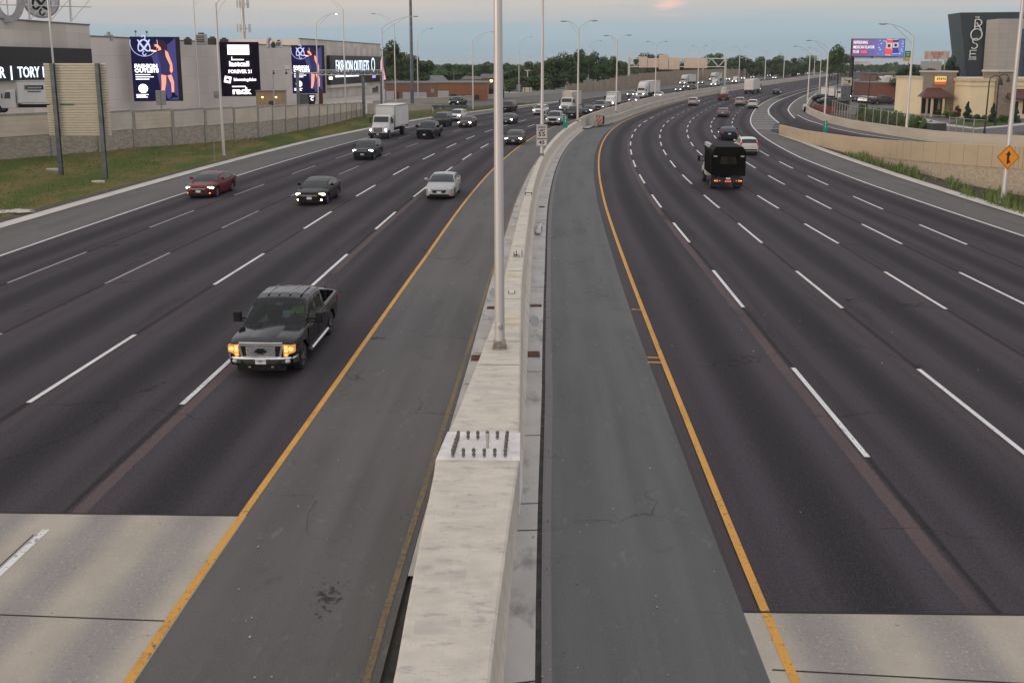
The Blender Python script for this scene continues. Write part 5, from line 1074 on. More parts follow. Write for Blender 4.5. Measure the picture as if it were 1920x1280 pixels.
rest = thing('restaurant', 'cream stucco restaurant with stone piers, maroon awnings and a small yellow and red sign', 'restaurant', (pc.x, pc.y, 0)); X0, Y0 = pc.x, pc.y
He = ray(1815, 153, Y0).z; wx = lambda px, Y=None: ray(px, 200, Y or Y0).x-X0
MB().box(0, 34, 0, 20, -.1, He).build('wall', STUC, rest); MB().box(-.25, 34.2, -.25, 20.2, He, He+.45).box(-.12, 34.1, -.12, 20.1, He-.75, He-.6).build('cornice', TRIM, rest)
Yt = 5.5; tx0, tx1 = wx(1745, Y0+Yt), wx(1789, Y0+Yt); Ht = ray(1765, 136, Y0+Yt).z
MB().box(tx0, tx1, Yt, Yt+5, -.1, Ht).build('stone_tower', STONEV, rest); MB().box(tx0-.15, tx1+.15, Yt-.15, Yt+5.15, Ht, Ht+.25).build('tower_cap', CON_K, rest)
lx0, lx1 = wx(1726, Y0+9), wx(1750, Y0+9); Hl = ray(1735, 148, Y0+9).z; MB().box(lx0, lx1+.5, 9, 20, -.1, Hl).build('wall', STUC, rest); MB().box(lx0-.15, lx1+.5, 8.85, 20.1, Hl, Hl+.35).build('cornice', TRIM, rest)
ax0, ax1 = wx(1727, Y0+3.6), wx(1787, Y0+3.6); za, zb_ = ray(1757, 165, Y0+5.4).z, ray(1757, 182, Y0+3.4).z
def awning(x0, x1, y0, y1, z0, z1, ins): return MB().quad((x0, y0, z0), (x1, y0, z0), (x1-ins, y1, z1), (x0+ins, y1, z1)).quad((x1, y0, z0), (x1, y1, z0), (x1-ins, y1, z1)).quad((x0, y1, z0), (x0, y0, z0), (x0+ins, y1, z1)).box(x0, x1, y0, y0+.1, z0-.28, z0).quad((x0, y0, z0-.01), (x0, y1, z0-.01), (x1, y1, z0-.01), (x1, y0, z0-.01))
awning(ax0, ax1, 3.5, 5.48, zb_, za, 1.5).build('awning', AWN, rest)
for f in (.22, .42, .60, .80): x = ax0+(ax1-ax0)*f; q = MB().box(x-.35, x+.35, 5.36, 5.48, .5, zb_-.2).build('window', DGLASS, rest); MB().box(x-.45, x-.35, 5.3, 5.48, .4, zb_-.1).box(x+.35, x+.45, 5.3, 5.48, .4, zb_-.1).build('frame', TRIM, q)
for f in (.34, .70): x = ax0+(ax1-ax0)*f; MB().box(x-.12, x+.12, 3.6, 3.85, 0, zb_-.2).build('column', TRIM, rest)
px0, px1 = wx(1862), wx(1889); Hp = ray(1875, 135, Y0).z; MB().box(px0, px1, -.8, 4, -.1, Hp).build('stone_pier', STONEV, rest); MB().box(px0-.3, px1+.3, -1.05, 4.1, Hp, Hp+.3).build('pier_cap', CON_K, rest)
bx0 = wx(1879); awning(bx0, bx0+8, -1.9, -.02, ray(1900, 184, Y0-1.5).z, ray(1900, 167, Y0).z, .4).build('awning', AWN, rest)
MB().box(px1+.25, px1+1.6, -.08, 0, 0, 2.6).box(px1+2.4, px1+4.4, -.08, 0, .7, 3.0).build('window', DGLASS, rest)
sx0, sx1 = wx(1748.5, Y0+Yt), wx(1769, Y0+Yt); zs0, zsm, zs1 = ray(1758, 159, Y0+Yt).z, ray(1758, 153.5, Y0+Yt).z, ray(1758, 143.5, Y0+Yt).z
MB().box(sx0, sx1, Yt-.3, Yt-.02, zsm, zs1).build('sign_yellow', emis('sign_lit_yellow', (.80, .60, .20), .7), rest, bevel=.04); MB().box(sx0, sx1, Yt-.3, Yt-.02, zs0, zsm-.02).build('sign_red', emis('sign_lit_red', (.62, .11, .05), .7), rest, bevel=.04)
mb = MB(); 
for i in range(5): mb.box(sx0+.25+i*.3, sx0+.42+i*.3, Yt-.33, Yt-.305, zsm+.25+(i % 2)*.08, zs1-.2)
mb.build('sign_figures', mat('sign_ink_red', (.35, .05, .03), .6), rest)
# hotel
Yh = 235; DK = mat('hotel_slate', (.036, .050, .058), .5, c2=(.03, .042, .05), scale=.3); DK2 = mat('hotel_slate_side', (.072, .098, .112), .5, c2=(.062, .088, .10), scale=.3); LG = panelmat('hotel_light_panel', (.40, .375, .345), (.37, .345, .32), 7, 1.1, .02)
A = lambda x, y, Y=Yh: ray(x, y, Y)
hot = thing('hotel', 'dark slate hotel block leaning outward with tall white vertical lettering', 'hotel', (A(1813, 150).x, Yh, 0)); hx, hy = hot.location.x, Yh
def hv(x, y, Y=Yh): p = A(x, y, Y); return (p.x-hx, p.y-hy, p.z)
# leaning prow: front face, chamfered left face, roof
f_tl, f_tr, f_bl, f_br = hv(1800, 24), hv(1990, 22), hv(1814, 160), hv(1990, 160); l_tl, l_bl = hv(1777, 27.5, Yh+9), hv(1791, 160, Yh+9)
far = 26
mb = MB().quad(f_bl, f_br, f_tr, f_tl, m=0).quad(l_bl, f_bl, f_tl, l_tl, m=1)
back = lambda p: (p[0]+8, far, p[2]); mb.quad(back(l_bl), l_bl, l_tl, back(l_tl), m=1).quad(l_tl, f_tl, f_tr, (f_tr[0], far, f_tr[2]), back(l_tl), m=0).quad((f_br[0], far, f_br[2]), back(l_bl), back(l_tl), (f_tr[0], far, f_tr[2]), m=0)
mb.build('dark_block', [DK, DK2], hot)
c_tl, c_bl = hv(1850, 38, Yh-.6), hv(1841, 160, Yh-.6); d_t, d_b = hv(1873, 35.5, Yh-4), hv(1866, 160, Yh-4); e_t, e_b = hv(1995, 35, Yh-4), hv(1995, 160, Yh-4)
MB().quad(c_bl, d_b, d_t, c_tl).quad(d_b, e_b, e_t, d_t).quad(c_tl, d_t, e_t, (e_t[0], 0, e_t[2])).build('light_block', LG, hot)
w0, w1 = hv(1910, 54, Yh-4.1), hv(1990, 146, Yh-4.1); wm_ = MB().box(w0[0], w1[0], w0[1]-.05, w0[1]+.05, w1[2], w0[2]).build('window', mat('hotel_glass', (.06, .085, .10), .08), hot)
mb = MB()
for i in range(1, 7): z = w1[2]+(w0[2]-w1[2])*i/7; mb.box(w0[0], w1[0], w0[1]-.12, w0[1]-.05, z-.06, z+.06)
for i in range(1, 6): x = w0[0]+(w1[0]-w0[0])*i/6; mb.box(x-.05, x+.05, w0[1]-.13, w0[1]-.06, w1[2], w0[2])
mb.build('mullions', DK, wm_)
LW = mat('hotel_letter_white', (.80, .79, .76), .4); LW.node_tree.nodes['Principled BSDF'].inputs['Emission Color'].default_value = (1, .98, .93, 1); pass
S = Yh/FPX; ox_, oz_ = A(1829, 70).x-hx, A(1829, 70).z
P2 = lambda x, y: (ox_+(x-1829)*S, oz_-(y-70)*S); wd = 1.7*S; yy = -.35
arc = lambda cx, cy, rx, ry, a0, a1, n=18: [P2(cx+rx*math.cos(R(a0+(a1-a0)*i/n)), cy-ry*math.sin(R(a0+(a1-a0)*i/n))) for i in range(n+1)]
stroke([P2(1824.5, 56), P2(1824.5, 38.5)]+arc(1829, 44.5, 7.5, 6.2, 100, -90)+[P2(1825.5, 50.8)], wd, y=yy, th=.2).build('letter', LW, hot); stroke([P2(1827, 44), P2(1837, 57)], wd, y=yy-.03, th=.2).build('letter_stroke', LW, hot)
stroke(arc(1828.5, 65.5, 10.2, 10.2, 0, 360, 32)[:-1], wd, y=yy-.06, th=.2, closed=True).build('letter', LW, hot)
stroke(arc(1828, 77, 5.4, 4.4, 35, 270)+arc(1826, 86, 5.8, 4.6, 90, -145), wd, y=yy-.09, th=.2).build('letter', LW, hot)
stroke([P2(1831, 94), P2(1819.5, 94), P2(1819.5, 106), P2(1831, 106)], wd, y=yy-.12, th=.2).build('letter', LW, hot); stroke([P2(1819.5, 100), P2(1829.5, 100)], wd, y=yy-.15, th=.2).build('letter_stroke', LW, hot)
q = text('lettering', 'THE', .62, LW, hot, (ox_-.1, yy, oz_+(70-35)*S), .005, .05); q = text('lettering', 'HOTEL', .62, LW, hot, (ox_-.4*1.0, yy, oz_+(70-109.7)*S), .01, .05)
# brick buildings
RB = panelmat('red_brick', (.235, .095, .07), (.20, .08, .06), 1.0, .35, .02); RB2 = panelmat('pale_brick', (.30, .20, .15), (.26, .17, .13), 1.0, .35, .02)
Yb = 176; o = hbox('brick_building', 'low red brick building beside the parked cars, left of the restaurant', 'building', 1635, 1684, 157, 216, 16, RB, rz=-.1); 
o2_ = MB().box(1, 3.4, 4, 6.4, 0, 1.1).tube((2.2, 5.2, 1.1), (2.2, 5.2, 1.5), .9, .9, 12).build('roof_unit', LETW); o2_.parent = o; o2_.location = (ray(1658, 157, 216).x-ray(1635, 157, 216).x, 0, ray(1635, 157, 216).z+.25)
MB().quad((0, 0, 0), (2, 0, 0), (2, 4, .9), (0, 4, .9)).box(0, 6, 0, 4, -.25, -.01).build('white_roof_slab', LETW, o).location = (4, 6, ray(1635, 157, 216).z+.55)
hbox('brick_building', 'pale brick block behind the red brick building', 'building', 1649, 1684, 140, 245, 14, RB2)
# billboard
Yv = 250; a, b = ray(1594.5, 107, Yv), ray(1699, 73, Yv); W = b.x-a.x; H = b.z-a.z
bb = thing('billboard', 'large blue and purple billboard with two cans, on a dark offset post', 'billboard', (a.x+W/2, Yv, 0), .06); zb = a.z
MB().box(-W/2, W/2, 0, .5, zb, zb+H).build('panel', SCR, bb)
BB0 = emis('board_purple', (.14, .05, .16), .9); BB1 = emis('board_blue', (.10, .15, .42), .9); BB2 = emis('board_light_blue', (.13, .20, .50), .9)
m, t, b_ = nm('board_art'); g = G(t); tcn = g.n('ShaderNodeTexCoord').outputs['Object']; s_ = g.n('ShaderNodeSeparateXYZ'); g.l(tcn, s_.inputs[0])
f = g.math('ADD', g.step(s_.outputs[0], -W*.55, W*.35), g.math('MULTIPLY', g.math('SUBTRACT', g.noise(tcn, .3, 3), .5), .5), clamp=True); col = g.mix(f, (.15, .045, .12), (.09, .15, .42)); zf = g.step(s_.outputs[2], zb+H*.2, zb+H*1.1); col = g.mix(g.math('MULTIPLY', zf, .5), col, (.16, .10, .26))
b_.inputs['Base Color'].default_value = (.05, .05, .1, 1); g.l(col, b_.inputs['Emission Color']); b_.inputs['Emission Strength'].default_value = .9
MB().box(-W/2+.15, W/2-.15, -.03, -.001, zb+.15, zb+H-.12).build('face', m, bb)
CW = emis('board_white', (.85, .80, .78), .9); CRED = emis('board_red', (.72, .08, .055), .9); CPK = emis('board_rose_text', (.75, .10, .14), .9); CSI = emis('board_silver', (.48, .40, .42), .9); CNV = emis('board_navy', (.05, .05, .22), .9); CKK = emis('board_ink', (.02, .02, .03), .9)
for tx, z, m_, w2 in (('REFRESHING', .79, CW, .315), ('MEXICAN FLAVOR', .53, CW, .44), ('WE ARE', .28, CW, .125)): text('lettering', tx, H*.23, m_, bb, (-W*.47, -.05, zb+H*z), H*.004, .01, 'LEFT', sx=W*w2/(H*.23*len(tx)*.66))
MB().box(-W*.325, -W*.21, -.06, -.04, zb+H*.21, zb+H*.35).build('red_word', CPK, bb)
def can(x, z, w_, h_, m0, tilt):
    M4 = Matrix.Translation((x, 0, z)) @ Matrix.Rotation(tilt, 4, 'Y'); q = MB()
    for (u0, u1, v0, v1, mi, y) in ((-.5, .5, 0, 1, 0, -.05), (-.5, .5, .42, .8, 1, -.055), (-.44, .44, 1, 1.06, 1, -.05), (-.44, .44, -.05, 0, 1, -.05), (-.22, .22, .50, .70, 2, -.06)): q.box(u0*w_, u1*w_, y-.01, y, v0*h_, v1*h_, m=mi, mat=M4)
    q.build('poster_can', [m0, CSI, CKK], bb)
can(W*.19, zb+H*.12, W*.115, H*.82, CRED, .06); can(W*.33, zb+H*.2, W*.11, H*.74, CNV, -.05)
mb = MB(); rd = random.Random(5)
for i in range(34): x = W*rd.uniform(.0, .48); z = zb+H*rd.uniform(.15, .92); r_ = rd.uniform(.06, .2); mb.box(x-r_, x+r_, -.045, -.035, z-r_*.7, z+r_*.7)
mb.build('poster_ice', emis('board_ice', (.50, .60, .85), .8), bb)
MB().box(-W/2, W/2, -.9, .6, zb-.35, zb-.2).box(-W*.12, W*.07, -.06, .0, zb-.18, zb-.01).build('catwalk', SIGNK, bb); MB().box(-W*.11, W*.07, -.95, -.9, zb-.32, zb+.02).build('name_plate', mat('plate_grey', (.40, .40, .42), .5), bb)
MB().tube((-W*.45, .9, 0), (-W*.45, .9, zb-.3), .55, .55, 16).tube((-W*.45, .9, zb-.3), (-W*.45, .9, zb+H*.8), .4, .4, 12).build('post', SIGNK, bb, smooth=50); MB().box(-W*.45, W*.4, .6, 1.2, zb-.05, zb+.5).build('beam', SIGNK, bb)
Y2 = 560; a, b = ray(1733, 111.5, Y2), ray(1781, 96, Y2); W = b.x-a.x; H = b.z-a.z; b2_ = thing('billboard', 'distant cream billboard reading double play in red', 'billboard', (a.x+W/2, Y2, 0)); zb = a.z
MB().box(-W/2, W/2, 0, .6, zb, zb+H).build('panel', mat('board_cream', (.56, .47, .40), .6), b2_); CR2 = mat('board_red_ink', (.42, .07, .06), .6)
text('lettering', 'DOUBLE', H*.5, CR2, b2_, (0, -.04, zb+H*.68), .06, .02, sx=W*.56/(H*.5*4.2)); text('lettering', 'PLAY', H*.5, CR2, b2_, (0, -.04, zb+H*.27), .06, .02, sx=W*.36/(H*.5*2.6))
for sg in (-1, 1): MB().box(sg*W*.42-.6, sg*W*.42+.6, -.05, -.01, zb+.3, zb+H*.85).build('poster_shape', mat('board_salmon', (.55, .33, .27), .6), b2_)
for f in (-.2, .05, .35): MB().box(f*W-.3, f*W+.3, .1, .5, 0, zb).build('post', HV, b2_)
Yg = 420; a, b = ray(1696, 115, Yg), ray(1708, 96, Yg); W = b.x-a.x; o = thing('highway_sign', 'green highway sign with a yellow panel behind the billboard corner', 'road sign', (a.x+W/2, Yg, 0))
MB().box(-W/2, W/2, 0, .2, ray(1700, 108, Yg).z, b.z).build('panel', mat('sign_green', (.012, .21, .115), .5), o); MB().box(-W/2-.6, W/2-.2, -.05, .2, a.z, ray(1700, 108.5, Yg).z).build('yellow_panel', mat('sign_yellow', (.62, .40, .03), .5), o)
mb = MB().box(-W*.2, W*.25, -.03, -.005, b.z-1.9, b.z-1.5).box(-W*.3, W*.3, -.03, -.005, b.z-1.0, b.z-.7); mb.build('white_marks', SGW, o)
MB().tube((W*.3, .4, 0), (W*.3, .4, b.z), .2, n=8).build('post', STEEL, o)
Ym = 190; a, b = ray(1579, 161, Ym), ray(1598, 146, Ym); W = b.x-a.x; o = thing('monument_sign', 'white sign box with black marks over a dark louvred base beside the parked cars', 'sign', (a.x+W/2, Ym, 0))
MB().box(-W/2, W/2, 0, .7, a.z, b.z).build('panel', mat('sign_cream', (.50, .48, .36), .5), o, bevel=.04); MB().box(-W*.47, W*.45, .1, .6, .2, a.z-.02).build('base', STEEL_D, o)
mb = MB().box(-W*.35, -.1*W, -.03, -.004, b.z-.35, b.z-.25).box(-W*.2, W*.35, -.03, -.004, a.z+.95, a.z+1.05).box(.1*W, W*.33, -.03, -.004, a.z+.55, a.z+.95).box(-W*.35, W*.2, -.03, -.004, a.z+.2, a.z+.32); mb.build('black_marks', SIGNK, o)
# black parking lot lamps
def lotlamp(label, bx, by, tx, ty, side):
    b = at(bx, by); t = ray(tx, ty, b.y); h = t.z; o = thing('lot_lamp', label, 'street lamp', b, 0, 'black lamps of the parking lots'); lean = (t.x-b.x)/h
    MB().tube((0, 0, 0), (lean*h, 0, h-.5), .10, .06, 10).tube((0, 0, 0), (0, 0, 1.0), .17, .13, 10).build('pole', BLACKM, o)
    L_ = 1.3*side; MB().path([(lean*h, 0, h-.5), (lean*h+L_*.1, 0, h-.1), (lean*h+L_*.4, 0, h+.12), (lean*h+L_*.8, 0, h+.05), (lean*h+L_, 0, h-.3)], .045, 6).build('gooseneck', BLACKM, o)
    MB().tube((lean*h+L_, 0, h-.3), (lean*h+L_, 0, h-.95), .07, .30, 12).build('lamp_shade', BLACKM, o)
lotlamp('tall black gooseneck lamp nearest, beside the service road before the restaurant', 1844.5, 261, 1856, 144, 1); lotlamp('black gooseneck lamp in front of the stone pier', 1866, 235, 1874, 141, 1); lotlamp('black gooseneck lamp before the red brick building by the hedge', 1625, 205, 1632, 140, 1)
lotlamp('black gooseneck lamp behind the pale ramp lamp at the parked dark cars', 1551, 192, 1555, 141, 1); lotlamp('black gooseneck lamp, middle of three at the parked dark cars', 1569, 197, 1571, 141, -1); lotlamp('black gooseneck lamp right of three at the parked dark cars', 1578, 197, 1581, 140, 1)
# chain-link fence, dumpster screen, orange mesh
m, t, b_ = nm('chain_link_wire'); g = G(t); tcn = g.n('ShaderNodeTexCoord').outputs['UV']; s_ = g.n('ShaderNodeSeparateXYZ'); g.l(tcn, s_.inputs[0])
u1 = g.math('FRACT', g.math('ADD', s_.outputs[0], s_.outputs[1])); u2 = g.math('FRACT', g.math('SUBTRACT', s_.outputs[0], s_.outputs[1])); k_ = g.math('MAXIMUM', g.math('LESS_THAN', u1, .075), g.math('LESS_THAN', u2, .075))
tb = g.n('ShaderNodeBsdfTransparent'); ms = g.n('ShaderNodeMixShader'); g.l(k_, ms.inputs[0]); g.l(tb.outputs[0], ms.inputs[1]); g.l(b_.outputs[0], ms.inputs[2]); g.l(ms.outputs[0], t.nodes['Material Output'].inputs[0]); b_.inputs['Base Color'].default_value = (.20, .18, .155, 1)
WIRE = m
def fence(label, pts, h, n, m=WIRE, postm=HV, name='chain_link_fence'):
    o = thing(name, label, 'fence', pts[0]); 
    for i in range(n):
        a = samp3(pts, i/n); b = samp3(pts, (i+1)/n); L_ = (b-a).length/.18
        q = MB().quad(a, b, b+Vector((0, 0, h)), a+Vector((0, 0, h)), uv=[(0, 0), (L_, 0), (L_, h/.18), (0, h/.18)]).build('wire_mesh', m); child(q, o)
        child(MB().tube(a, a+Vector((0, 0, h+.1)), .055, n=8).build('post', postm, None), o)
    child(MB().path([samp3(pts, i/n)+Vector((0, 0, h)) for i in range(n+1)], .03, 6).build('top_rail', postm), o)
fpts = [at(*p) for p in ((1560, 215), (1594, 229), (1640, 237), (1675, 244), (1720, 250), (1770, 254))]
fence('grey chain-link fence behind the curved ramp wall', fpts, 2.3, 16); fence('low chain-link fence along the service road right of the dumpster screen', [at(*p) for p in ((1778, 255), (1808, 259), (1845, 262))], 2.2, 4)
fence('chain-link fence on the inside of the ramp bend by the parked cars', [at(1512, 193), at(1530, 181), at(1545, 171), at(1560, 163)], 1.8, 8)
fence('sagging orange plastic barrier mesh by the parked dark cars', [at(1526, 205.5), at(1536, 208.5), at(1550, 211.5), at(1566, 212.5)], 1.05, 6, mat('orange_mesh', (.26, .06, .032), .8, c2=(.13, .04, .028), scale=1.5), mat('stake_orange', (.30, .08, .04), .7), 'orange_barrier')
c = at(1760, 254); o = thing('dumpster_screen', 'dark slatted screen box around a dumpster by the hedge', 'dumpster screen', (c.x, c.y, 0), .1); DG = mat('screen_grey', (.065, .068, .068), .7)
w_ = 27*c.y/FPX; mb = MB().box(-w_/2, w_/2, 0, 3.0, 0, ray(1760, 232, c.y).z)
for i in range(14): x = -w_/2+w_*(i+.5)/14; mb.box(x-.06, x+.06, -.05, -.001, 0, ray(1760, 232, c.y).z-.05)
mb.build('slatted_wall', DG, o); MB().box(-w_/2-.1, w_/2+.1, -.1, 3.1, ray(1760, 232, c.y).z, ray(1760, 232, c.y).z+.12).build('cap', HV, o)
c = at(1575, 210); o = thing('dumpster', 'dark green dumpster behind the orange mesh', 'dumpster', (c.x, c.y, 0), .2); MB().prism([(-1.6, .2), (1.6, .2), (1.75, 1.9), (-1.75, 1.9)], 0, 1.6).build('bin', mat('dumpster_green', (.03, .038, .035), .6), o); MB().box(-1.8, 1.8, -.1, 1.7, 1.92, 2.0).build('lid', BLACKM, o)
# ------------------------------------------------------------------ trees, hedges, shrubs
def leafmat(name, a, b_, c):
    m, t, b = nm(name); g = G(t); ge = g.n('ShaderNodeNewGeometry'); oi = g.n('ShaderNodeObjectInfo')
    col = g.mix(ge.outputs['Random Per Island'], a, b_); tcn = g.n('ShaderNodeTexCoord').outputs['Object']; col = g.mix(g.step(g.noise(tcn, 3.2, 3), .42, .62), col, c)
    hsv = g.n('ShaderNodeHueSaturation'); g.l(col, hsv.inputs['Color']); g.l(g.math('ADD', .75, g.math('MULTIPLY', oi.outputs['Random'], .6)), hsv.inputs['Value']); g.l(g.math('ADD', .48, g.math('MULTIPLY', oi.outputs['Random'], .04)), hsv.inputs['Hue'])
    g.l(hsv.outputs[0], b.inputs['Base Color']); b.inputs['Roughness'].default_value = .7; b.inputs['Specular IOR Level'].default_value = .2
    return m
LEAF = leafmat('leaves_dark', (.036, .075, .024), (.105, .15, .045), (.03, .062, .024)); LEAFO = leafmat('leaves_olive', (.07, .085, .025), (.10, .10, .035), (.06, .085, .028)); LEAFC = leafmat('needles_dark', (.020, .045, .026), (.035, .062, .034), (.028, .055, .03)); LEAFH = leafmat('hedge_leaves', (.055, .105, .022), (.10, .155, .04), (.065, .12, .03)); LEAFR = leafmat('leaves_red', (.10, .035, .03), (.14, .06, .04), (.09, .05, .03)); BARK = mat('bark', (.075, .06, .048), .95, c2=(.05, .04, .033), scale=4)
def crown_mb(seed, n, leaf, lobes=15, shape='round'):
    """unit crown: about 1 wide (radius .5) and 1 tall, many leaf clumps through the volume"""
    rd = random.Random(seed); mb = MB(); L = []
    for i in range(lobes):
        if shape == 'cone': h = (i+.5)/lobes; r = .46*(1-h)+.04; a = rd.uniform(0, 6.28); L.append((math.cos(a)*r*.35, math.sin(a)*r*.35, h*.94, r*.75, .11))
        elif shape == 'hedge': L.append((rd.uniform(-.42, .42), rd.uniform(-.3, .3), rd.uniform(.25, .75), .22, .26))
        else:
            a = rd.uniform(0, 6.28); z = rd.betavariate(2.2, 2.0); rr = math.sqrt(max(0, 1-(2*z-1)**2))*.36*rd.uniform(.45, 1.1); L.append((math.cos(a)*rr, math.sin(a)*rr, .12+z*.72, rd.uniform(.13, .22), rd.uniform(.10, .17)))
    for i in range(n):
        x, y, z, r, rz_ = L[rd.randrange(len(L))]; v = Vector((rd.gauss(0, 1), rd.gauss(0, 1), rd.gauss(0, 1))).normalized(); k = rd.uniform(.35, 1.0)**.5
        if rd.random() < .07: k *= 1.3
        p = Vector((x+v.x*r*k, y+v.y*r*k, max(.01, z+v.z*rz_*k))); nn = (v+Vector((rd.uniform(-.7, .7), rd.uniform(-.7, .7), rd.uniform(-.2, .9)))).normalized(); a = nn.orthogonal().normalized(); a = Matrix.Rotation(rd.uniform(0, 6.28), 3, nn) @ a; b = nn.cross(a); s = leaf*rd.uniform(.55, 1.35)
        mb.quad(p-a*s, p-b*s*.65+nn*s*.15, p+a*s, p+b*s*.65-nn*s*.1)
    return mb
def hide(o): COL.objects.unlink(o); return o
CROWNS = [crown_mb(i, 3400, .030, 17).build('crown', LEAF) for i in range(5)]; CONES = [crown_mb(20+i, 1900, .045, 12, 'cone').build('crown', LEAFC) for i in range(2)]; HEDG = [crown_mb(30+i, 1500, .06, 12, 'hedge').build('crown', LEAFH) for i in range(2)]
for q in CROWNS+CONES+HEDG: hide(q)
TRK = MB().path([(0, 0, 0), (.02, 0, .25), (0, .02, .55)], [.05, .038, .02], 8).path([(.01, 0, .3), (.16, .05, .62)], [.022, .008], 6).path([(.01, 0, .34), (-.15, -.06, .66)], [.02, .008], 6).path([(.01, 0, .42), (.03, .15, .72)], [.018, .007], 6).build('trunk', BARK); hide(TRK)
def tree(label, px, ptop, wpx, Y, var=0, m=None, src=None, base=0.0, name='tree', cat='tree', group='trees beyond the walls', low=.14, dpth=1.0):
    b = Vector((ray(px, 150, Y).x, Y, base)); h = ray(px, ptop, Y).z-base; W = wpx*Y/FPX
    o = thing(name, label, cat, b, (px*.37) % 6.28 if src is None else 0, group)
    q = (src or CROWNS[var % 5]).copy(); COL.objects.link(q); q.parent = o; q.location = (0, 0, h*low); q.scale = (W*1.12, W*1.12*dpth, h*(1-low)*1.12)
    if m: q.material_slots[0].link = 'OBJECT'; q.material_slots[0].material = m
    t_ = TRK.copy(); COL.objects.link(t_); t_.parent = o; t_.scale = (max(W*.7, h*.5), max(W*.7, h*.5), h)
    return o
TL = [(741, 80, 48, 330, 'tallest dark tree just right of the outlet building'), (772, 107, 66, 315, 'broad dark tree behind the dark mast'), (812, 125, 34, 420, 'lower tree left of the pale house roof'), (843, 118, 50, 360, 'rounded dark tree above the green road sign'), (880, 121, 36, 430, 'far rounded tree above the pale houses'), (907, 121, 36, 460, 'far tree just left of the thick foreground pole'), (950, 120, 30, 420, 'far tree just right of the thick foreground pole'),
      (958, 128, 42, 330, 'dark bushy tree above the small grey sign back'), (996, 114, 46, 330, 'olive tinted tree behind the beige sign back'), (1035, 107, 52, 318, 'large dark tree right of the speed limit pole'), (1060, 101, 46, 322, 'tall dark tree left of the double-arm lamp beyond the speed limit pole'), (1092, 97, 46, 325, 'tallest tree of the dense row above the start of the noise wall'), (1120, 98, 40, 335, 'dark tree over the steps of the noise wall'), (1142, 104, 38, 350, 'last tree of the dense row left of the overhead sign frame'),
      (1166, 116, 26, 480, 'pale distant tree at the left end of the overhead sign frame'), (1212, 101, 44, 520, 'tree behind the left sign panels of the overhead frame'), (1240, 104, 34, 520, 'tree behind the taller panel of the overhead frame'), (1318, 108, 34, 560, 'tree left of the right post of the overhead frame'), (1343, 99, 44, 560, 'dark tree behind the right post of the overhead frame'), (1376, 104, 40, 600, 'round tree right of the overhead frame'), (1400, 110, 32, 600, 'second round tree right of the overhead frame'), (1430, 108, 36, 640, 'tree in the gap over the far noise wall'), (1462, 105, 40, 640, 'wide tree over the far noise wall left of the far lamps'), (1484, 108, 24, 640, 'small tree at the end of the far noise wall row'), (1517, 104, 42, 600, 'tree between the two far ramp lamps'), (1571, 87, 40, 420, 'tall tree just left of the billboard'), (1555, 108, 34, 520, 'lower tree left of the tall tree by the billboard')]
for i, (px, pt, w_, Y, lb) in enumerate(TL): tree(lb, px, pt, w_*1.12, Y, i, LEAFO if px in (996,) else None)
for i, (px, pt, w_, Y, lb) in enumerate([(975, 142, 40, 296, 'low bushy tree behind the small grey sign back'), (1008, 140, 44, 298, 'low bushy tree behind the beige sign backs'), (1040, 137, 44, 300, 'low bushy tree at the first step of the noise wall'), (1075, 128, 40, 312, 'low dark tree above the first noise wall panels'), (1290, 116, 46, 540, 'low tree between the sign panels of the overhead frame'), (782, 130, 40, 300, 'low tree right of the dark mast'), (955, 150, 24, 285, 'low dark shrub tree right of the leaning utility pole')]): tree(lb, px, pt, w_*1.2, Y, i+2, low=.02)
GRt = 'trees and shrubs around the restaurant'
tree('dark wind-blown evergreen behind the red brick building', 1705, 124, 62, 215, 1, LEAFC, group=GRt, low=.25); tree('dark evergreen tucked left of the restaurant tower', 1740, 127, 50, 220, 3, LEAFC, group=GRt); tree('dark tree between the restaurant tower and hotel', 1784, 106, 34, 232, 2, LEAFC, group=GRt); tree('leafy tree between the red brick building and restaurant', 1717, 162, 26, 178, 4, None, group=GRt, low=.02)
def cone(label, px, ptop, wpx, pbase, var=0, **kw): Y = at(px, pbase).y; return tree(label, px, ptop, wpx, Y, 0, None, CONES[var % 2], name='conifer', cat='conifer', group=GRt, low=.0, **kw)
cone('broad blue-green conifer on the lawn left of the black lamps', 1819, 195, 24, 228, 0); cone('broad conifer right of the stone pier lamps', 1868, 197, 22, 229, 1); cone('conifer at the right frame edge before the maroon awning', 1909, 197, 22, 229, 0)
for i, px in enumerate((1736, 1744, 1751.5)): cone(('left', 'middle', 'right')[i]+' one of three slim dark cypresses left of the maroon awning', px, 196, 7, 214, i)
tree('spindly reddish shrub between the cypresses and big conifer', 1801, 198, 15, at(1801, 223).y, 2, LEAFR, name='shrub', cat='shrub', group=GRt, low=.1)
for i, px in enumerate(range(1620, 1748, 11)):
    py = 217+(px-1620)*.19; Y = at(px, py+12).y; q = tree('clipped green bush in the hedge above the ramp fence, number %s from the left' % ('one two three four five six seven eight nine ten eleven twelve'.split()[i]), px, py-19+(i % 3)*1.5, 19, Y, 0, None, HEDG[i % 2], name='hedge_bush', cat='bush', group='hedge bushes above the ramp fence', low=.0); q['label'] = 'clipped green bush of the hedge above the ramp fence'
for i, (px, py, w_) in enumerate(((1766, 214, 16), (1780, 216, 16), (1795, 218, 16), (1840, 222, 20), (1888, 224, 18))): tree(('low shrub under the maroon awning, left one', 'low shrub under the maroon awning, right one', 'low shrub at the corner of the cream wall', 'low hedge piece between the two broad conifers', 'low shrub before the stone pier base')[i], px, py-7, w_, at(px, py+5).y, 0, None, HEDG[i % 2], name='shrub', cat='shrub', group=GRt, low=0)
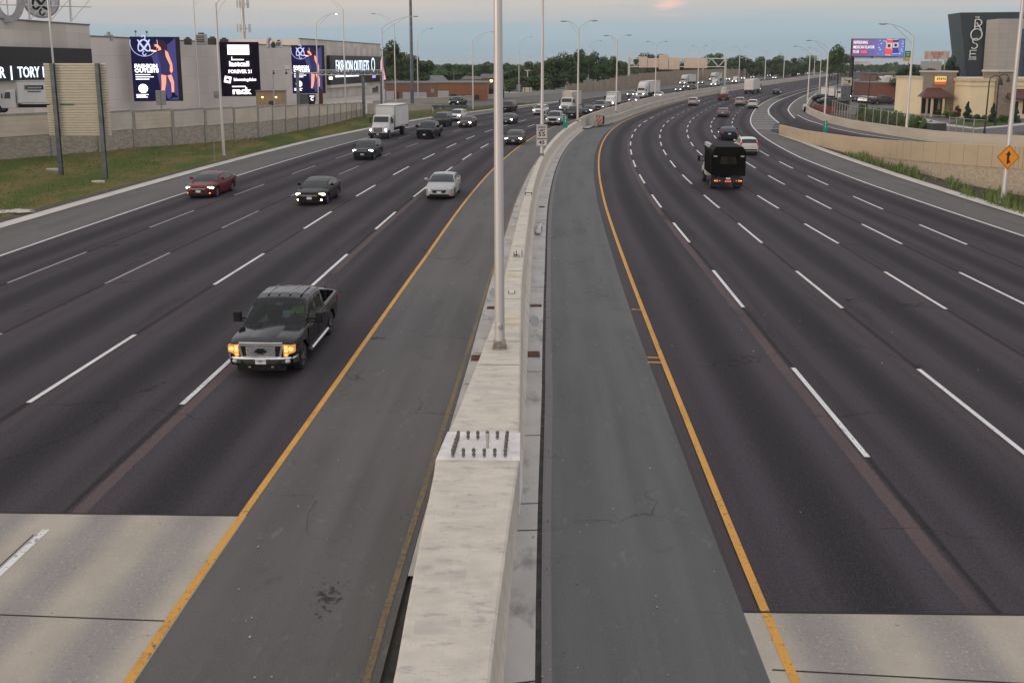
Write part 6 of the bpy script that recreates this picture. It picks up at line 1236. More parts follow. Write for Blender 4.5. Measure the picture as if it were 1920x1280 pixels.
# far wood along the horizon
rd = random.Random(9); mb = MB()
def woodline(x0, x1, Y0, Y1, n, hmin, hmax, sz):
    for i in range(n):
        px = rd.uniform(x0, x1); Y = rd.uniform(Y0, Y1); X = (px-960)/FPX*Y; hh = lin(px, [(-300, 8), (2200, 8)])*(.75+.35*math.sin(px*.05)+.3*math.sin(px*.017+2)+.2*math.sin(px*.11+1)); hh = max(hmin, min(hmax, hh)); z = hh*rd.random()**.7
        a = rd.uniform(0, 6.28); s = sz*rd.uniform(.5, 1.3); v = Vector((math.cos(a), math.sin(a)*.5, rd.uniform(-.3, .3)))*s; u = Vector((rd.uniform(-.3, .3), rd.uniform(-.3, .3), 1))*s*.7; p = Vector((X, Y, z)); mb.quad(p-v, p-u, p+v, p+u)
woodline(-400, 2300, 900, 1250, 9000, 5, 12, 3.4); woodline(700, 1000, 480, 700, 2200, 4, 9, 2.0); woodline(1000, 1500, 620, 800, 2500, 4, 9, 2.2)
q = mb.build('far_wood', LEAF); tag(q, 'far wood along the horizon behind the expressway', 'wood', kind='stuff')
TOWN = [(1612, 1632, 116.5, 1300), (1748, 1766, 116, 900)]
for i, (a_, b_, t_, Y) in enumerate(TOWN): hbox('distant_building', ['tiny low distant building under the billboard', 'low grey distant building under the double play billboard'][i], 'building', a_, b_, t_, Y, 25, [MALL2, HV][i])
# ------------------------------------------------------------------ vehicles
GLASS = mat('vehicle_glass', (.016, .024, .026), .06, c2=(.02, .03, .033)); GLASS.node_tree.nodes['Principled BSDF'].inputs['Specular IOR Level'].default_value = .5
TYRE = mat('tyre_rubber', (.016, .016, .016), .85); RIMM = mat('alloy_rim', (.45, .45, .46), .3, .8); CHROME = mat('chrome', (.78, .78, .79), .22, .75); PLAST = mat('black_plastic', (.012, .012, .013), .55, spec=.25); HLW = emis('headlight_lit', (1, .95, .86), 9); HLA = emis('headlight_amber', (1, .50, .16), 1.15); HLO = mat('headlight_off', (.55, .57, .58), .15); TLR = emis('tail_light', (.62, .02, .02), .5); TLD = mat('tail_light_off', (.22, .012, .012), .25); PLATE = mat('number_plate', (.62, .63, .66), .5, c2=(.50, .51, .56), scale=14); PAINT = paint('paint_base', (.3, .3, .3)); FOG = emis('fog_lit', (1, .66, .30), 26); AMB2 = emis('amber_marker', (1, .42, .06), 1.2)
def wheel_mb(r, w): 
    mb = MB(); secs = []
    for k in range(25):
        t = 2*math.pi*k/24; secs.append([(x, math.cos(t)*q, math.sin(t)*q) for x, q in ((-w/2, r*.62), (-w/2, r*.90), (-w*.36, r), (w*.36, r), (w/2, r*.90), (w/2, r*.62))])
    return mb.loft(secs, caps=False)
def rim_mb(r, w):
    mb = MB(); R_ = r*.64; x = w/2
    for sg in (-1, 1):
        for k in range(24):
            a, b = 2*math.pi*k/24, 2*math.pi*(k+1)/24; mb.quad(*[(sg*x_, math.cos(t)*q, math.sin(t)*q) for x_, q, t in ((x*.98, R_, a), (x*.98, R_, b), (x*.94, R_*.86, b), (x*.94, R_*.86, a))], m=0); mb.quad(*[(sg*x_, math.cos(t)*q, math.sin(t)*q) for x_, q, t in ((x*.60, R_*.9, a), (x*.60, R_*.9, b), (x*.60, .01, b), (x*.60, .01, a))], m=1)
        for k in range(5):
            t = 2*math.pi*k/5; c, s = math.cos(t), math.sin(t); P = lambda q, wd, xx: (sg*xx, c*q-s*wd, s*q+c*wd)
            mb.quad(P(R_*.1, -R_*.16, x*.96), P(R_*.9, -R_*.11, x*.95), P(R_*.9, R_*.11, x*.95), P(R_*.1, R_*.16, x*.96), m=0)
        mb.tube((0, 0, 0), (sg*x*.98, 0, 0), R_*.22, n=10, m=0)
    return mb
WHC = {}
def wheel(root, x, y, r, w, rm=None):
    k = (r, w)
    if k not in WHC:
        a = wheel_mb(r, w).build('wheel', TYRE, smooth=40); b = rim_mb(r, w).build('rim', [RIMM, PLAST]); b.parent = a; WHC[k] = a; hide(a); hide(b)
    c = copy_tree(WHC[k]); c.parent = root; c.location = (x, y, r); return c
def vehicle(name, sp):
    """body and cabin lofted along the length (t metres from the front); local +y is forward, base centre at the origin"""
    L, W = sp['L'], sp['W']; root = thing(name, None, None); top, wid = sp['top'], sp['wid']; zb = sp.get('zb', [(0, .3), (.25, .2), (L-.3, .24), (L, .38)]); r = sp['r']; ax = sp['axles']; bed = sp.get('bed'); cr = sp.get('crown', .03)
    ts = set([0, .04, .1, .18, .3, .45, .6, L-.6, L-.45, L-.3, L-.18, L-.1, L-.04, L])|{p[0] for p in top}|{p[0] for p in wid}
    for a in ax: ts |= {a+r*1.2*math.cos(k*math.pi/10) for k in range(11)}|{a-r*1.22, a+r*1.22}
    t_ = .8
    while t_ < L-.6: ts.add(t_); t_ += .3
    if bed: ts |= {bed[0]-.01, bed[0], bed[1], bed[1]+.01}
    ts = sorted(t for t in ts if 0 <= t <= L); ts = [t for i, t in enumerate(ts) if i == 0 or t-ts[i-1] > .004]
    hw = lambda t: lin(t, wid)*W/2
    def arch(t):
        z = 0
        for a in ax:
            d = abs(t-a)
            if d < r*1.2: z = max(z, r+math.sqrt((r*1.2)**2-d*d))
        return z
    secs = []
    for t in ts:
        w_ = hw(t); z0 = max(lin(t, zb), arch(t)); zt = lin(t, top); z0 = min(z0, zt-.14); y = L/2-t; sh = zt-.10; fl = sp.get('flare', .0)*(1 if arch(t) > 0 else 0)
        inb = bed and bed[0] <= t <= bed[1]
        q = [(0, z0), (w_-.24, z0), (w_-.02+fl, z0), (w_+fl, z0+.04*(1 if sh-z0 > .1 else .2)), (w_+.012, z0+(sh-z0)*.55), (w_*.992, sh), (w_*.965, zt-.03)]
        q += [(w_-.10, zt), (w_-.14, bed[2]), (0, bed[2])] if inb else [(w_*.88, zt), (w_*.5, zt+cr*.8), (0, zt+cr)]
        secs.append([(x, y, z) for x, z in q]+[(-x, y, z) for x, z in q[-2:0:-1]])
    body = MB().loft(secs); b = body.build('body', sp.get('paint', PAINT), root, smooth=32, fixn=True)
    MB().box(-W/2+.20, W/2-.20, -L/2+.15, L/2-.15, .16, max(.42, r*1.15)).build('underbody', PLAST, root)  # underbody as an added dark box, low and wide to deepen the shade beneath
    for a in ax:
        for sg in (-1, 1): wheel(root, sg*(W/2-sp.get('tw', .22)/2-.015), L/2-a, r, sp.get('tw', .22))
    c = sp.get('cab')
    if c:
        roof = c['roof']; tws = c['ws']; trw = c['rw']; sides = c['sides']; tum = c.get('tum', .34); wbf = c.get('wb', .95)
        ts = sorted({p[0] for p in roof}|set(tws)|set(trw)|{x for s in sides for x in s}|{roof[0][0]+(roof[-1][0]-roof[0][0])*k/16 for k in range(17)}); ts = [t for i, t in enumerate(ts) if i == 0 or t-ts[i-1] > .012]
        def sec(t):
            base = (lin(t, top) if not (bed and t > bed[0]-.1) else lin(bed[0]-.1, top))-.02; zr = max(base+.01, lin(t, roof)); h = zr-base; wb = min(hw(t), hw(tws[1]))*wbf; y = L/2-t; k_ = min(1, h/.3); x3 = wb-tum*h-.05*k_
            q = [(wb+.01, base-.08), (wb, base+.045*k_), (wb-tum*h*.84, base+h*.84), (x3, base+h*.97), (x3*.55, base+h+.018*k_), (0, base+h+.028*k_)]
            bow = c.get('bow', .12)*k_
            return [(x, y, z) for x, z in q]+[(-x, y, z) for x, z in q[-2::-1]]
        S = [sec(t) for t in ts]; n = 11; mid = lambda i: (ts[i]+ts[i+1])/2
        inr = lambda t, r_: r_[0] < t < r_[1]
        def kind(i, j):
            t = mid(i)
            if 3 <= j <= 6:
                if inr(t, tws): return 'windshield'
                if inr(t, trw): return 'rear_window'
            if j in (1, 8):
                for k, s in enumerate(sides):
                    if inr(t, s): return 'side_window_%d_%d' % (k, j)
            return None
        groups = {}; cb = MB()
        for q in S: cb.v += q
        for i in range(len(S)-1):
            for j in range(n-1):
                f = (i*n+j, i*n+j+1, (i+1)*n+j+1, (i+1)*n+j); k = kind(i, j)
                if k: groups.setdefault(k, []).append(f)
                else: cb.f.append(f); cb.m.append(0)
        for q, rev in ((0, True), (len(S)-1, False)): f = tuple(q*n+j for j in range(n)); cb.f.append(f[::-1] if rev else f); cb.m.append(0)
        cb.build('cabin', sp.get('paint', PAINT), root, smooth=32, fixn=True)
        for k, fs in groups.items():
            gm = MB(); gm.v = list(cb.v); used = sorted({v for f in fs for v in f}); mp_ = {v: i for i, v in enumerate(used)}; gm.v = [cb.v[v] for v in used]; gm.f = [tuple(mp_[v] for v in f) for f in fs]; gm.m = [0]*len(fs)
            gm.build('side_window' if k.startswith('side') else k, sp.get('glass', GLASS), root, smooth=60, fixn=True)
        if not sp.get('hollow'): pass
        mz = lin(tws[0], top)+.14; mw = hw(tws[0]+.25)
        for sg in (-1, 1):
            ms = sp.get('mir', 1.0); MB().ball((sg*(mw+.13*ms), L/2-tws[0]-.38, mz+.05), (.12*ms, .08, .085*ms), nu=10, nv=6).box(sg*(mw+.03)-.06, sg*(mw+.03)+.06, L/2-tws[0]-.40, L/2-tws[0]-.33, mz-.02, mz+.03).build('mirror', sp.get('paint', PAINT), root, smooth=60)
    f = sp['face']; y0 = L/2
    g = f.get('grille'); gx_, gz0, gz1 = g
    gm = MB(); gm.prism([(-gx_, gz1), (-gx_*.8, gz0), (gx_*.8, gz0), (gx_, gz1)], 0, .14); gq = gm.build('grille', f.get('gm', PLAST), root, fixn=True); gq.location = (0, y0+.012-.13, 0)
    if f.get('bar'): MB().prism([(-gx_-.03, gz1+.03), (-gx_, gz1-.03), (gx_, gz1-.03), (gx_+.03, gz1+.03)], 0, .05).build('chrome_bar', CHROME, gq).location = (0, .115, 0)
    iz0, iz1, ix = f['intake']; MB().box(-ix, ix, y0-.15, y0+.008, iz0, iz1).build('lower_intake', PLAST, root)
    MB().box(-.155, .155, y0+.0, y0+.025, f['pz'], f['pz']+.15).build('number_plate', PLATE, root)
    hx, hz, hr = f['hl']; ht = f.get('ht', .24)
    for sg in (-1, 1):
        M4 = Matrix.Rotation(-sg*f.get('hang', .5), 3, 'Z'); MB().ball((sg*hx, y0-ht, hz), hr, M4, 14, 8).build('headlight', sp.get('hl_m', HLW), root, smooth=70)
        if f.get('fog'): MB().ball((sg*(W/2*.74), y0-.10, f['fog']), (.09, .06, .06), nu=10, nv=6).build('fog_light', sp.get('fog_m', HLO), root, smooth=70)
    bk = sp['back']; yb = -L/2
    for sg in (-1, 1):
        tx, tz, tr = bk['tl']; MB().ball((sg*tx, yb+bk.get('tt', .12), tz), tr, nu=12, nv=8).build('tail_light', bk.get('m', TLR), root, smooth=70)
    MB().box(-.155, .155, yb-.02, yb+.02, bk['pz'], bk['pz']+.15).build('number_plate', PLATE, root)
    MB().box(-W*.40, W*.40, yb-.012, yb+.2, bk.get('bz', .38), bk.get('bz', .38)+.14).build('rear_bumper', PLAST, root)
    return root
SED = dict(L=4.85, W=1.83, r=.33, axles=[.95, 3.74], top=[(0, .60), (.05, .70), (.2, .78), (.6, .86), (1.25, .96), (2.2, .96), (3.6, 1.00), (4.1, 1.06), (4.6, 1.06), (4.78, 1.00), (4.85, .88)], wid=[(0, .66), (.06, .76), (.18, .86), (.4, .95), (.8, 1), (3.9, 1), (4.4, .96), (4.7, .88), (4.85, .76)],
    cab=dict(roof=[(1.15, .96), (1.45, 1.13), (1.85, 1.32), (2.2, 1.42), (2.7, 1.46), (3.2, 1.43), (3.6, 1.34), (4.15, 1.08)], ws=(1.2, 2.12), rw=(3.42, 4.08), sides=[(1.75, 2.55), (2.65, 3.45), (3.52, 3.78)]), face=dict(grille=(.48, .44, .63), intake=(.24, .36, .62), pz=.40, hl=(.67, .68, (.27, .15, .09)), bar=1, fog=.36), back=dict(tl=(.70, .88, (.20, .10, .09)), pz=.72))
SUV = dict(L=4.65, W=1.87, r=.36, axles=[.92, 3.60], zb=[(0, .34), (.25, .26), (4.3, .28), (4.65, .45)], top=[(0, .72), (.05, .85), (.2, .93), (.6, 1.0), (1.15, 1.08), (2.2, 1.10), (3.8, 1.12), (4.5, 1.12), (4.65, 1.02)], wid=[(0, .70), (.06, .80), (.2, .9), (.4, .96), (.8, 1), (4.0, 1), (4.4, .96), (4.65, .84)],
    cab=dict(roof=[(1.0, 1.08), (1.3, 1.26), (1.7, 1.50), (2.0, 1.62), (2.5, 1.68), (3.4, 1.67), (4.0, 1.62), (4.25, 1.56), (4.62, 1.14)], ws=(1.05, 1.95), rw=(4.2, 4.58), sides=[(1.6, 2.4), (2.5, 3.35), (3.45, 4.1)], tum=.24), face=dict(grille=(.45, .56, .82), intake=(.30, .44, .6), pz=.46, hl=(.71, .84, (.24, .14, .10)), bar=1, fog=.44), back=dict(tl=(.78, 1.08, (.12, .10, .22)), pz=.82, bz=.48))
PIC = dict(L=5.85, W=1.98, r=.40, axles=[.98, 4.70], tw=.27, flare=.02, mir=1.9, zb=[(0, .42), (.3, .36), (5.4, .42), (5.85, .55)], top=[(0, .98), (.06, 1.06), (.3, 1.12), (.8, 1.16), (1.5, 1.19), (4.0, 1.22), (5.85, 1.26)], wid=[(0, .88), (.05, .92), (.2, .97), (.5, 1), (5.5, 1), (5.8, .98), (5.85, .96)], crown=.05, bed=(4.02, 5.76, .78),
    cab=dict(roof=[(1.35, 1.17), (1.6, 1.36), (2.0, 1.68), (2.3, 1.84), (2.7, 1.90), (3.5, 1.89), (3.8, 1.86), (3.95, 1.22)], ws=(1.4, 2.24), rw=(3.83, 3.93), sides=[(1.9, 2.75), (2.86, 3.66)], tum=.22, wb=.96), face=dict(grille=(.58, .66, 1.0), intake=(.40, .50, .7), pz=.44, hl=(.80, .90, (.15, .10, .12)), ht=.10, hang=.25), back=dict(tl=(.93, 1.02, (.07, .07, .2)), tt=.05, pz=.62, bz=.55))
SUVB = dict(SUV); SUVB.update(L=5.05, W=1.98, r=.39, axles=[.95, 3.95], top=[(0, .86), (.05, 1.0), (.25, 1.08), (.7, 1.13), (1.25, 1.17), (4.8, 1.2), (5.05, 1.1)], wid=[(0, .80), (.06, .88), (.2, .95), (.5, 1), (4.6, 1), (4.9, .96), (5.05, .9)], cab=dict(roof=[(1.15, 1.17), (1.4, 1.36), (1.75, 1.66), (2.0, 1.80), (2.5, 1.86), (4.2, 1.86), (4.75, 1.80), (5.02, 1.22)], ws=(1.2, 1.95), rw=(4.78, 4.98), sides=[(1.65, 2.5), (2.6, 3.5), (3.6, 4.6)], tum=.2), face=dict(grille=(.55, .66, .98), intake=(.36, .50, .7), pz=.50, hl=(.78, .94, (.17, .12, .10)), bar=1), back=dict(tl=(.86, 1.15, (.10, .10, .28)), pz=.9, bz=.5))
protos = {'sedan': vehicle('sedan', SED), 'suv': vehicle('suv', SUV), 'pickup_truck': vehicle('pickup_truck', PIC), 'large_suv': vehicle('suv', SUVB)}
PIC2 = dict(PIC); LENG = {'sedan': 4.85, 'suv': 4.65, 'pickup_truck': 5.85, 'large_suv': 5.05}
# ---- trucks
TRW = paint('truck_white', (.62, .61, .59)); TRDK = mat('truck_chassis', (.02, .019, .019), .7); BOXW = mat('box_white', (.66, .65, .63), .45, c2=(.60, .59, .575), scale=.6); BOXC = mat('box_cream', (.55, .50, .42), .5, c2=(.50, .45, .38), scale=.6); ALU = mat('aluminium_trim', (.5, .5, .5), .35, .7)
def cabloft(root, prof, W, m, name='cab'):      # prof: list of (t, z0, z1, halfwidth at foot, halfwidth at top), t from the front
    secs = []
    for t, z0, z1, a, b in prof: secs.append([(a-.05, -t, z0), (a, -t, z0+.06), (a, -t, z0+(z1-z0)*.55), (b, -t, z1-.12), (b-.12, -t, z1), (-(b-.12), -t, z1), (-b, -t, z1-.12), (-a, -t, z0+(z1-z0)*.55), (-a, -t, z0+.06), (-(a-.05), -t, z0)])
    return MB().loft(secs).build(name, m, root, smooth=35, fixn=True)
def truck(name, boxL=6.6, boxW=2.45, boxH=2.55, boxz=1.15, semi=False, reefer=False, stripe=None, sleeper=False, small=False):
    """conventional cab truck; t=0 at the front bumper, shifted so the base is centred"""
    root = thing(name, None, None); hl = 1.55; cab0 = 1.35; cab1 = 3.05 if not sleeper else 4.9; k = .86 if small else 1
    total = cab1+.25+boxL+(1.0 if semi else 0); oy = total/2
    sub = bpy.data.objects.new('tmp', None)
    cabloft(root, [(0.05, .62, 1.18, .78*k, .74*k), (.12, .58, 1.36, .86*k, .80*k), (.5, .58, 1.48, .98*k, .84*k), (1.0, .95, 1.56, 1.04*k, .88*k), (cab0+.02, .9, 1.66, 1.06*k, .98*k)], 2.2, TRW, 'hood')
    zt = 2.62 if not small else 2.35
    cabloft(root, [(cab0, .62, 1.72, 1.06*k, .98*k), (cab0+.25, .6, 2.1, 1.08*k, .98*k), (cab0+.55, .6, zt-.06, 1.09*k, .98*k), (cab0+.7, .6, zt, 1.1*k, 1.0*k), (cab1, .6, zt+.03, 1.1*k, 1.02*k)], 2.2, TRW, 'cab')
    if sleeper: cabloft(root, [(cab0+.75, zt-.1, zt+.25, .8, .7), (cab0+1.2, zt-.1, zt+.75, 1.0, .86), (cab0+1.9, zt-.1, zt+1.15, 1.1, .98), (cab1, zt-.1, zt+1.25, 1.12, 1.02)], 2.2, TRW, 'roof_fairing')
    W_ = .88*k; ws = MB().quad((-W_, -(cab0+.09)+.01, 1.86), (W_, -(cab0+.09)+.01, 1.86), (W_*.95, -(cab0+.52)+.02, zt-.16), (-W_*.95, -(cab0+.52)+.02, zt-.16)); ws.v = [(x, y+.03, z) for x, y, z in ws.v]; ws.build('windshield', GLASS, root)
    for sg in (-1, 1):
        MB().quad(*[(sg*x, -y, z) for x, y, z in ((1.10*k, cab0+.48, 1.68), (1.115*k, cab0+1.15, 1.68), (1.05*k, cab0+1.15, zt-.22), (1.04*k, cab0+.62, zt-.22))]).build('side_window', GLASS, root)
        MB().box(sg*1.30*k-.1, sg*1.30*k+.1, -cab0-.35, -cab0-.27, 1.7, 2.25).box(min(sg*1.02*k, sg*1.3*k), max(sg*1.02*k, sg*1.3*k), -cab0-.33, -cab0-.29, 2.15, 2.19).build('mirror', TRDK, root)
        MB().ball((sg*.80*k, -.22, 1.02), (.20, .16, .15), nu=12, nv=7).build('headlight', HLW, root, smooth=60)
        if semi: MB().tube((sg*1.0, -cab0-1.2-.6, .55), (sg*1.0, -cab0-2.2-.6, .55), .3, n=14).build('fuel_tank', ALU, root, smooth=40)
    gq = MB().box(-.48*k, .48*k, -.10, -.03, .78, 1.28).build('grille', PLAST, root); mb = MB()
    for i in range(6): mb.box(-.44*k, .44*k, -.03, -.005, .81+i*.08, .845+i*.08)
    mb.box(-.52*k, .52*k, -.06, -.01, 1.27, 1.33); mb.build('chrome_bars', CHROME, gq)
    MB().box(-1.1*k, 1.1*k, -.15, .08, .40, .72).build('bumper', TRDK if not semi else CHROME, root, bevel=.04); MB().box(-.155, .155, .08, .10, .48, .63).build('number_plate', PLATE, root)
    MB().box(-.42, .42, -(cab1+boxL), -.6, .62, .98).build('chassis', TRDK, root)
    b0 = cab1+.2 if not semi else cab1+.9; bz = boxz
    bx = MB().box(-boxW/2, boxW/2, -(b0+boxL), -b0, bz, bz+boxH).build('cargo_box', BOXW if not reefer else BOXC, root, bevel=.03)
    e = boxW/2+.004; mb = MB()
    for z0, z1 in ((bz, bz+.12), (bz+boxH-.14, bz+boxH+.003)):
        for sg in (-1, 1): mb.box(min(sg*e, sg*(e+.02)), max(sg*e, sg*(e+.02)), -(b0+boxL), -b0, z0, z1)
        mb.box(-e, e, -b0, -b0+.02, z0, z1)
    for sg in (-1, 1):
        for yy in (-(b0+boxL), -b0-.12): mb.box(min(sg*e, sg*(e+.02)), max(sg*e, sg*(e+.02)), yy, yy+.12, bz+.13, bz+boxH-.15)
        mb.box(sg*(boxW/2-.06)-.06, sg*(boxW/2-.06)+.06, -b0+.003, -b0+.022, bz+.13, bz+boxH-.15)
    mb.build('corner_trim', ALU, bx); MB().box(-.9, .9, -(b0+boxL)-.03, -(b0+boxL)-.004, bz+.1, bz+boxH-.15).box(-.02, .02, -(b0+boxL)-.05, -(b0+boxL)-.031, bz+.1, bz+boxH-.15).build('rear_door', BOXW, bx)
    if reefer: MB().box(-.75, .75, -b0+.01, -b0+.55, bz+boxH*.55, bz+boxH-.1).build('refrigeration_unit', BOXC, root, bevel=.06)
    if stripe:
        for sg in (-1, 1): MB().quad(*[(sg*(e+.006), -(b0+boxL*a), bz+boxH*z) for a, z in ((.02, .10), (.10, .10), (.80, .95), (.66, .95))]).build('stripe', stripe, bx)
    r = .5 if not small else .42
    for sg in (-1, 1):
        wheel(root, sg*(1.0*k), -1.0, r, .28); ra = [b0+boxL*.68] if not semi else [cab1-.35, cab1+.95, b0+boxL-2.5, b0+boxL-1.2]
        for a in ra: wheel(root, sg*(boxW/2-.30), -a, r, .5)
    for sg in (-1, 1): MB().box(sg*1.0-.14, sg*1.0+.14, -(b0+boxL)-.03, -(b0+boxL)+.05, bz-.22, bz-.05).build('tail_light', TLR, root)
    MB().box(-1.0, 1.0, -(b0+boxL)+.02, -(b0+boxL)+.1, .5, .62).build('rear_bumper', TRDK, root)
    for ch in root.children: ch.location.y += oy
    bpy.data.objects.remove(sub); LENG[id(root)] = total; root['len'] = total
    return root
protos['box_truck'] = truck('box_truck'); protos['reefer_truck'] = truck('box_truck', 5.6, 2.4, 2.5, 1.15, reefer=True); protos['small_box'] = truck('box_truck', 4.2, 2.2, 2.05, .95, small=True)
protos['semi'] = truck('semi_truck', 14.5, 2.55, 2.85, 1.2, semi=True, sleeper=True); protos['semi_stripe'] = truck('semi_truck', 14.5, 2.55, 2.85, 1.2, semi=True, sleeper=True, stripe=mat('stripe_maroon', (.16, .02, .025), .5))
for k_, v_ in protos.items():
    if 'len' in v_: LENG[k_] = v_['len']; del v_['len']
def unlink_tree(o):
    for c in list(o.children): unlink_tree(c)
    COL.objects.unlink(o)
for v_ in protos.values(): unlink_tree(v_)
PAINTS = {}
def pnt(c, metal=.25, rough=.28):
    k = tuple(c)
    if k not in PAINTS: PAINTS[k] = paint('paint_%d' % len(PAINTS), c, metal, rough)
    return PAINTS[k]
BLK = (.008, .008, .010); DKG = (.022, .028, .030); NAV = (.012, .016, .04); WHT = (.66, .66, .64); SIL = (.42, .43, .44); MAR = (.13, .010, .016); BRN = (.05, .022, .018); GRY = (.16, .16, .17); TAU = (.17, .145, .12); REDC = (.22, .02, .02); ROSE = (.45, .38, .38)
def place(kind, label, cat, px, py, col=None, away=False, heading=None, hl=None, scale=1.0, group=None, dz=0, yaw=0, front=True, tail=None, fog=None):
    p = at(px, py, dz); s_, off = RSO(p); t = ctan(s_); L = LENG[kind]*scale
    d = Vector((t.x, t.y, 0)) if away else -Vector((t.x, t.y, 0))
    if heading is not None: d = Vector((math.sin(heading), math.cos(heading), 0))
    fa, ra = {'sedan': (.95, 3.74), 'suv': (.92, 3.6), 'pickup_truck': (.98, 4.7), 'large_suv': (.95, 3.95)}.get(kind, (1.0, L-2.2))
    c = p-d*(L/2-(ra if away else fa))*scale if front else p
    o = copy_tree(protos[kind]); o.location = (c.x, c.y, 0); o.rotation_euler = (0, 0, math.atan2(-d.x, d.y)+yaw); o.scale = (scale,)*3
    tag(o, label, cat, group or ('vehicles driving away on the right' if away else 'oncoming vehicles on the left'))
    def paintit(q):
        for sl_ in q.material_slots:
            if sl_.material == TLR and not away: sl_.link = 'OBJECT'; sl_.material = TLD
            elif sl_.material == PAINT and col is not None: sl_.link = 'OBJECT'; sl_.material = pnt(col)
            elif sl_.material == HLW and hl is not None: sl_.link = 'OBJECT'; sl_.material = hl
            elif sl_.material == TLR and tail is not None: sl_.link = 'OBJECT'; sl_.material = tail
            elif sl_.material == HLO and fog is not None and q.name.startswith('fog'): sl_.link = 'OBJECT'; sl_.material = fog
            elif sl_.material in (TRW, BOXW) and col is not None and kind in ('box_truck', 'small_box'): sl_.link = 'OBJECT'; sl_.material = pnt(col)
        for ch in q.children: paintit(ch)
    paintit(o); return o
V = place
V('sedan', 'maroon sedan with white headlights on beside the left edge line', 'car', 383, 369, MAR, hl=emis('headlight_soft', (1, .96, .92), 5), fog=AMB2)
V('sedan', 'black sedan with amber headlights and fog lights on, middle of the left lanes', 'car', 588, 382, BLK, hl=emis('headlight_warm', (1, .74, .40), 7), fog=FOG)
V('sedan', 'silver sedan with headlights off left of the foreground pole', 'car', 827, 371, SIL, hl=HLO)
V('suv', 'dark green-black suv with white headlights in front of the white box truck', 'suv', 684, 299, DKG); V('box_truck', 'white box truck with conventional cab beside the left verge', 'truck', 713, 260)
V('pickup_truck', 'black pickup beside the white box truck', 'pickup', 799, 260, BLK, hl=HLO); V('large_suv', 'dark suv just behind the black pickup near the left edge', 'suv', 824, 238, DKG)
V('suv', 'white suv with lit headlights near the left kerb', 'suv', 854, 227, WHT); V('sedan', 'dark maroon sedan with headlights on next to the white suv', 'car', 873, 239, BRN); V('pickup_truck', 'dark pickup on the frontage ramp beyond the grass wedge', 'pickup', 853, 200, DKG)
V('large_suv', 'dark suv just right of the foreground pole near the far verge', 'suv', 950, 210, (.03, .022, .02)); V('sedan', 'dark blue sedan directly right of the foreground pole', 'car', 951, 233, (.02, .026, .042)); V('sedan', 'dark sedan with bright headlights in the lane nearest the yellow line', 'car', 964, 271, (.03, .026, .024))
V('suv', 'white suv partly behind the speed limit pole', 'suv', 1011, 216, WHT); V('pickup_truck', 'silver pickup approaching behind the mile marker', 'pickup', 1038, 235, SIL); V('reefer_truck', 'white reefer truck with a cooling unit over its cab', 'truck', 1061, 212); V('large_suv', 'dark reddish suv in front of the white reefer truck', 'suv', 1074, 222, (.035, .016, .015))
V('sedan', 'dark blue sedan right of the reddish suv near the median', 'car', 1101, 214, NAV); V('pickup_truck', 'silver pickup ahead of the small white box truck', 'pickup', 1123, 209, (.30, .29, .28)); V('small_box', 'small white box truck behind the silver pickup', 'truck', 1143, 203, WHT)
V('sedan', 'grey sedan left of the first semi truck', 'car', 1183, 181.5, GRY); V('semi', 'first white semi truck, nearest on the oncoming side', 'semi truck', 1201, 184); V('sedan', 'dark sedan in front of the first semi truck by the median', 'car', 1187, 193, (.05, .05, .05)); V('sedan', 'white sedan half hidden by the median right of the first semi truck', 'car', 1234, 183.5, WHT)
V('semi', 'second white semi truck farther along the oncoming lanes', 'semi truck', 1280, 160); V('sedan', 'dark sedan below the second semi truck, left of three', 'car', 1272, 172, (.05, .05, .055)); V('sedan', 'blue-grey sedan close to the front of the second semi truck', 'car', 1287, 166, (.06, .07, .09)); V('large_suv', 'dark red suv by the median below the second semi truck', 'suv', 1297, 170.5, (.06, .02, .02)); V('sedan', 'taupe sedan right behind the second semi truck', 'car', 1314, 158, TAU)
V('semi_stripe', 'third white semi truck with a maroon diagonal stripe at the gantry post', 'semi truck', 1335, 152.5); V('small_box', 'white box van in front of the striped semi truck', 'van', 1338, 163.5, WHT); V('sedan', 'white car right of the gantry post', 'car', 1365, 151, WHT); V('small_box', 'white van by the median right of the gantry post', 'van', 1377, 157, WHT); V('suv', 'white suv following the white van beyond the gantry', 'suv', 1393, 150, WHT); V('sedan', 'red car on the far oncoming lanes beyond the gantry', 'car', 1411, 147, REDC)
V('suv', 'dark suv far along the oncoming lanes near the noise wall', 'suv', 1442, 144, GRY); V('sedan', 'white car far along the oncoming lanes next to the dark suv', 'car', 1452, 148, WHT); V('suv', 'small far dark suv below the far trees', 'suv', 1484, 141, GRY); V('sedan', 'small far white car left of the far ramp lamps', 'car', 1498, 141, WHT); V('sedan', 'small far silver car between the far ramp lamps', 'car', 1516, 139, SIL); V('sedan', 'tiny dark car left of the far semi truck', 'car', 1540, 137, GRY)
V('semi', 'small far white semi truck just left of the billboard post', 'semi truck', 1574, 135.5); V('sedan', 'tiny far white car below the billboard left end', 'car', 1615, 132, WHT); V('sedan', 'tiny far car with lights on below the billboard', 'car', 1633, 131, SIL); V('sedan', 'tiny far white car below the billboard centre', 'car', 1648, 130, WHT); V('sedan', 'tiny far dark car below the billboard right half', 'car', 1668, 128.6, GRY); V('sedan', 'tiny far white car near the green highway sign', 'car', 1705, 126.6, WHT)
V('suv', 'white suv beyond the black chipper truck with tail lights on', 'suv', 1402, 290, WHT, True, scale=.95); V('sedan', 'dark blue sedan with red tail lights ahead of the white suv', 'car', 1366, 263, NAV, True); V('sedan', 'grey-rose sedan with red tail lights in the middle of the right curve', 'car', 1355, 220, (.17, .13, .14), True); V('suv', 'silver suv nearest the median wall on the right side', 'suv', 1299, 198.5, (.48, .45, .45), True)
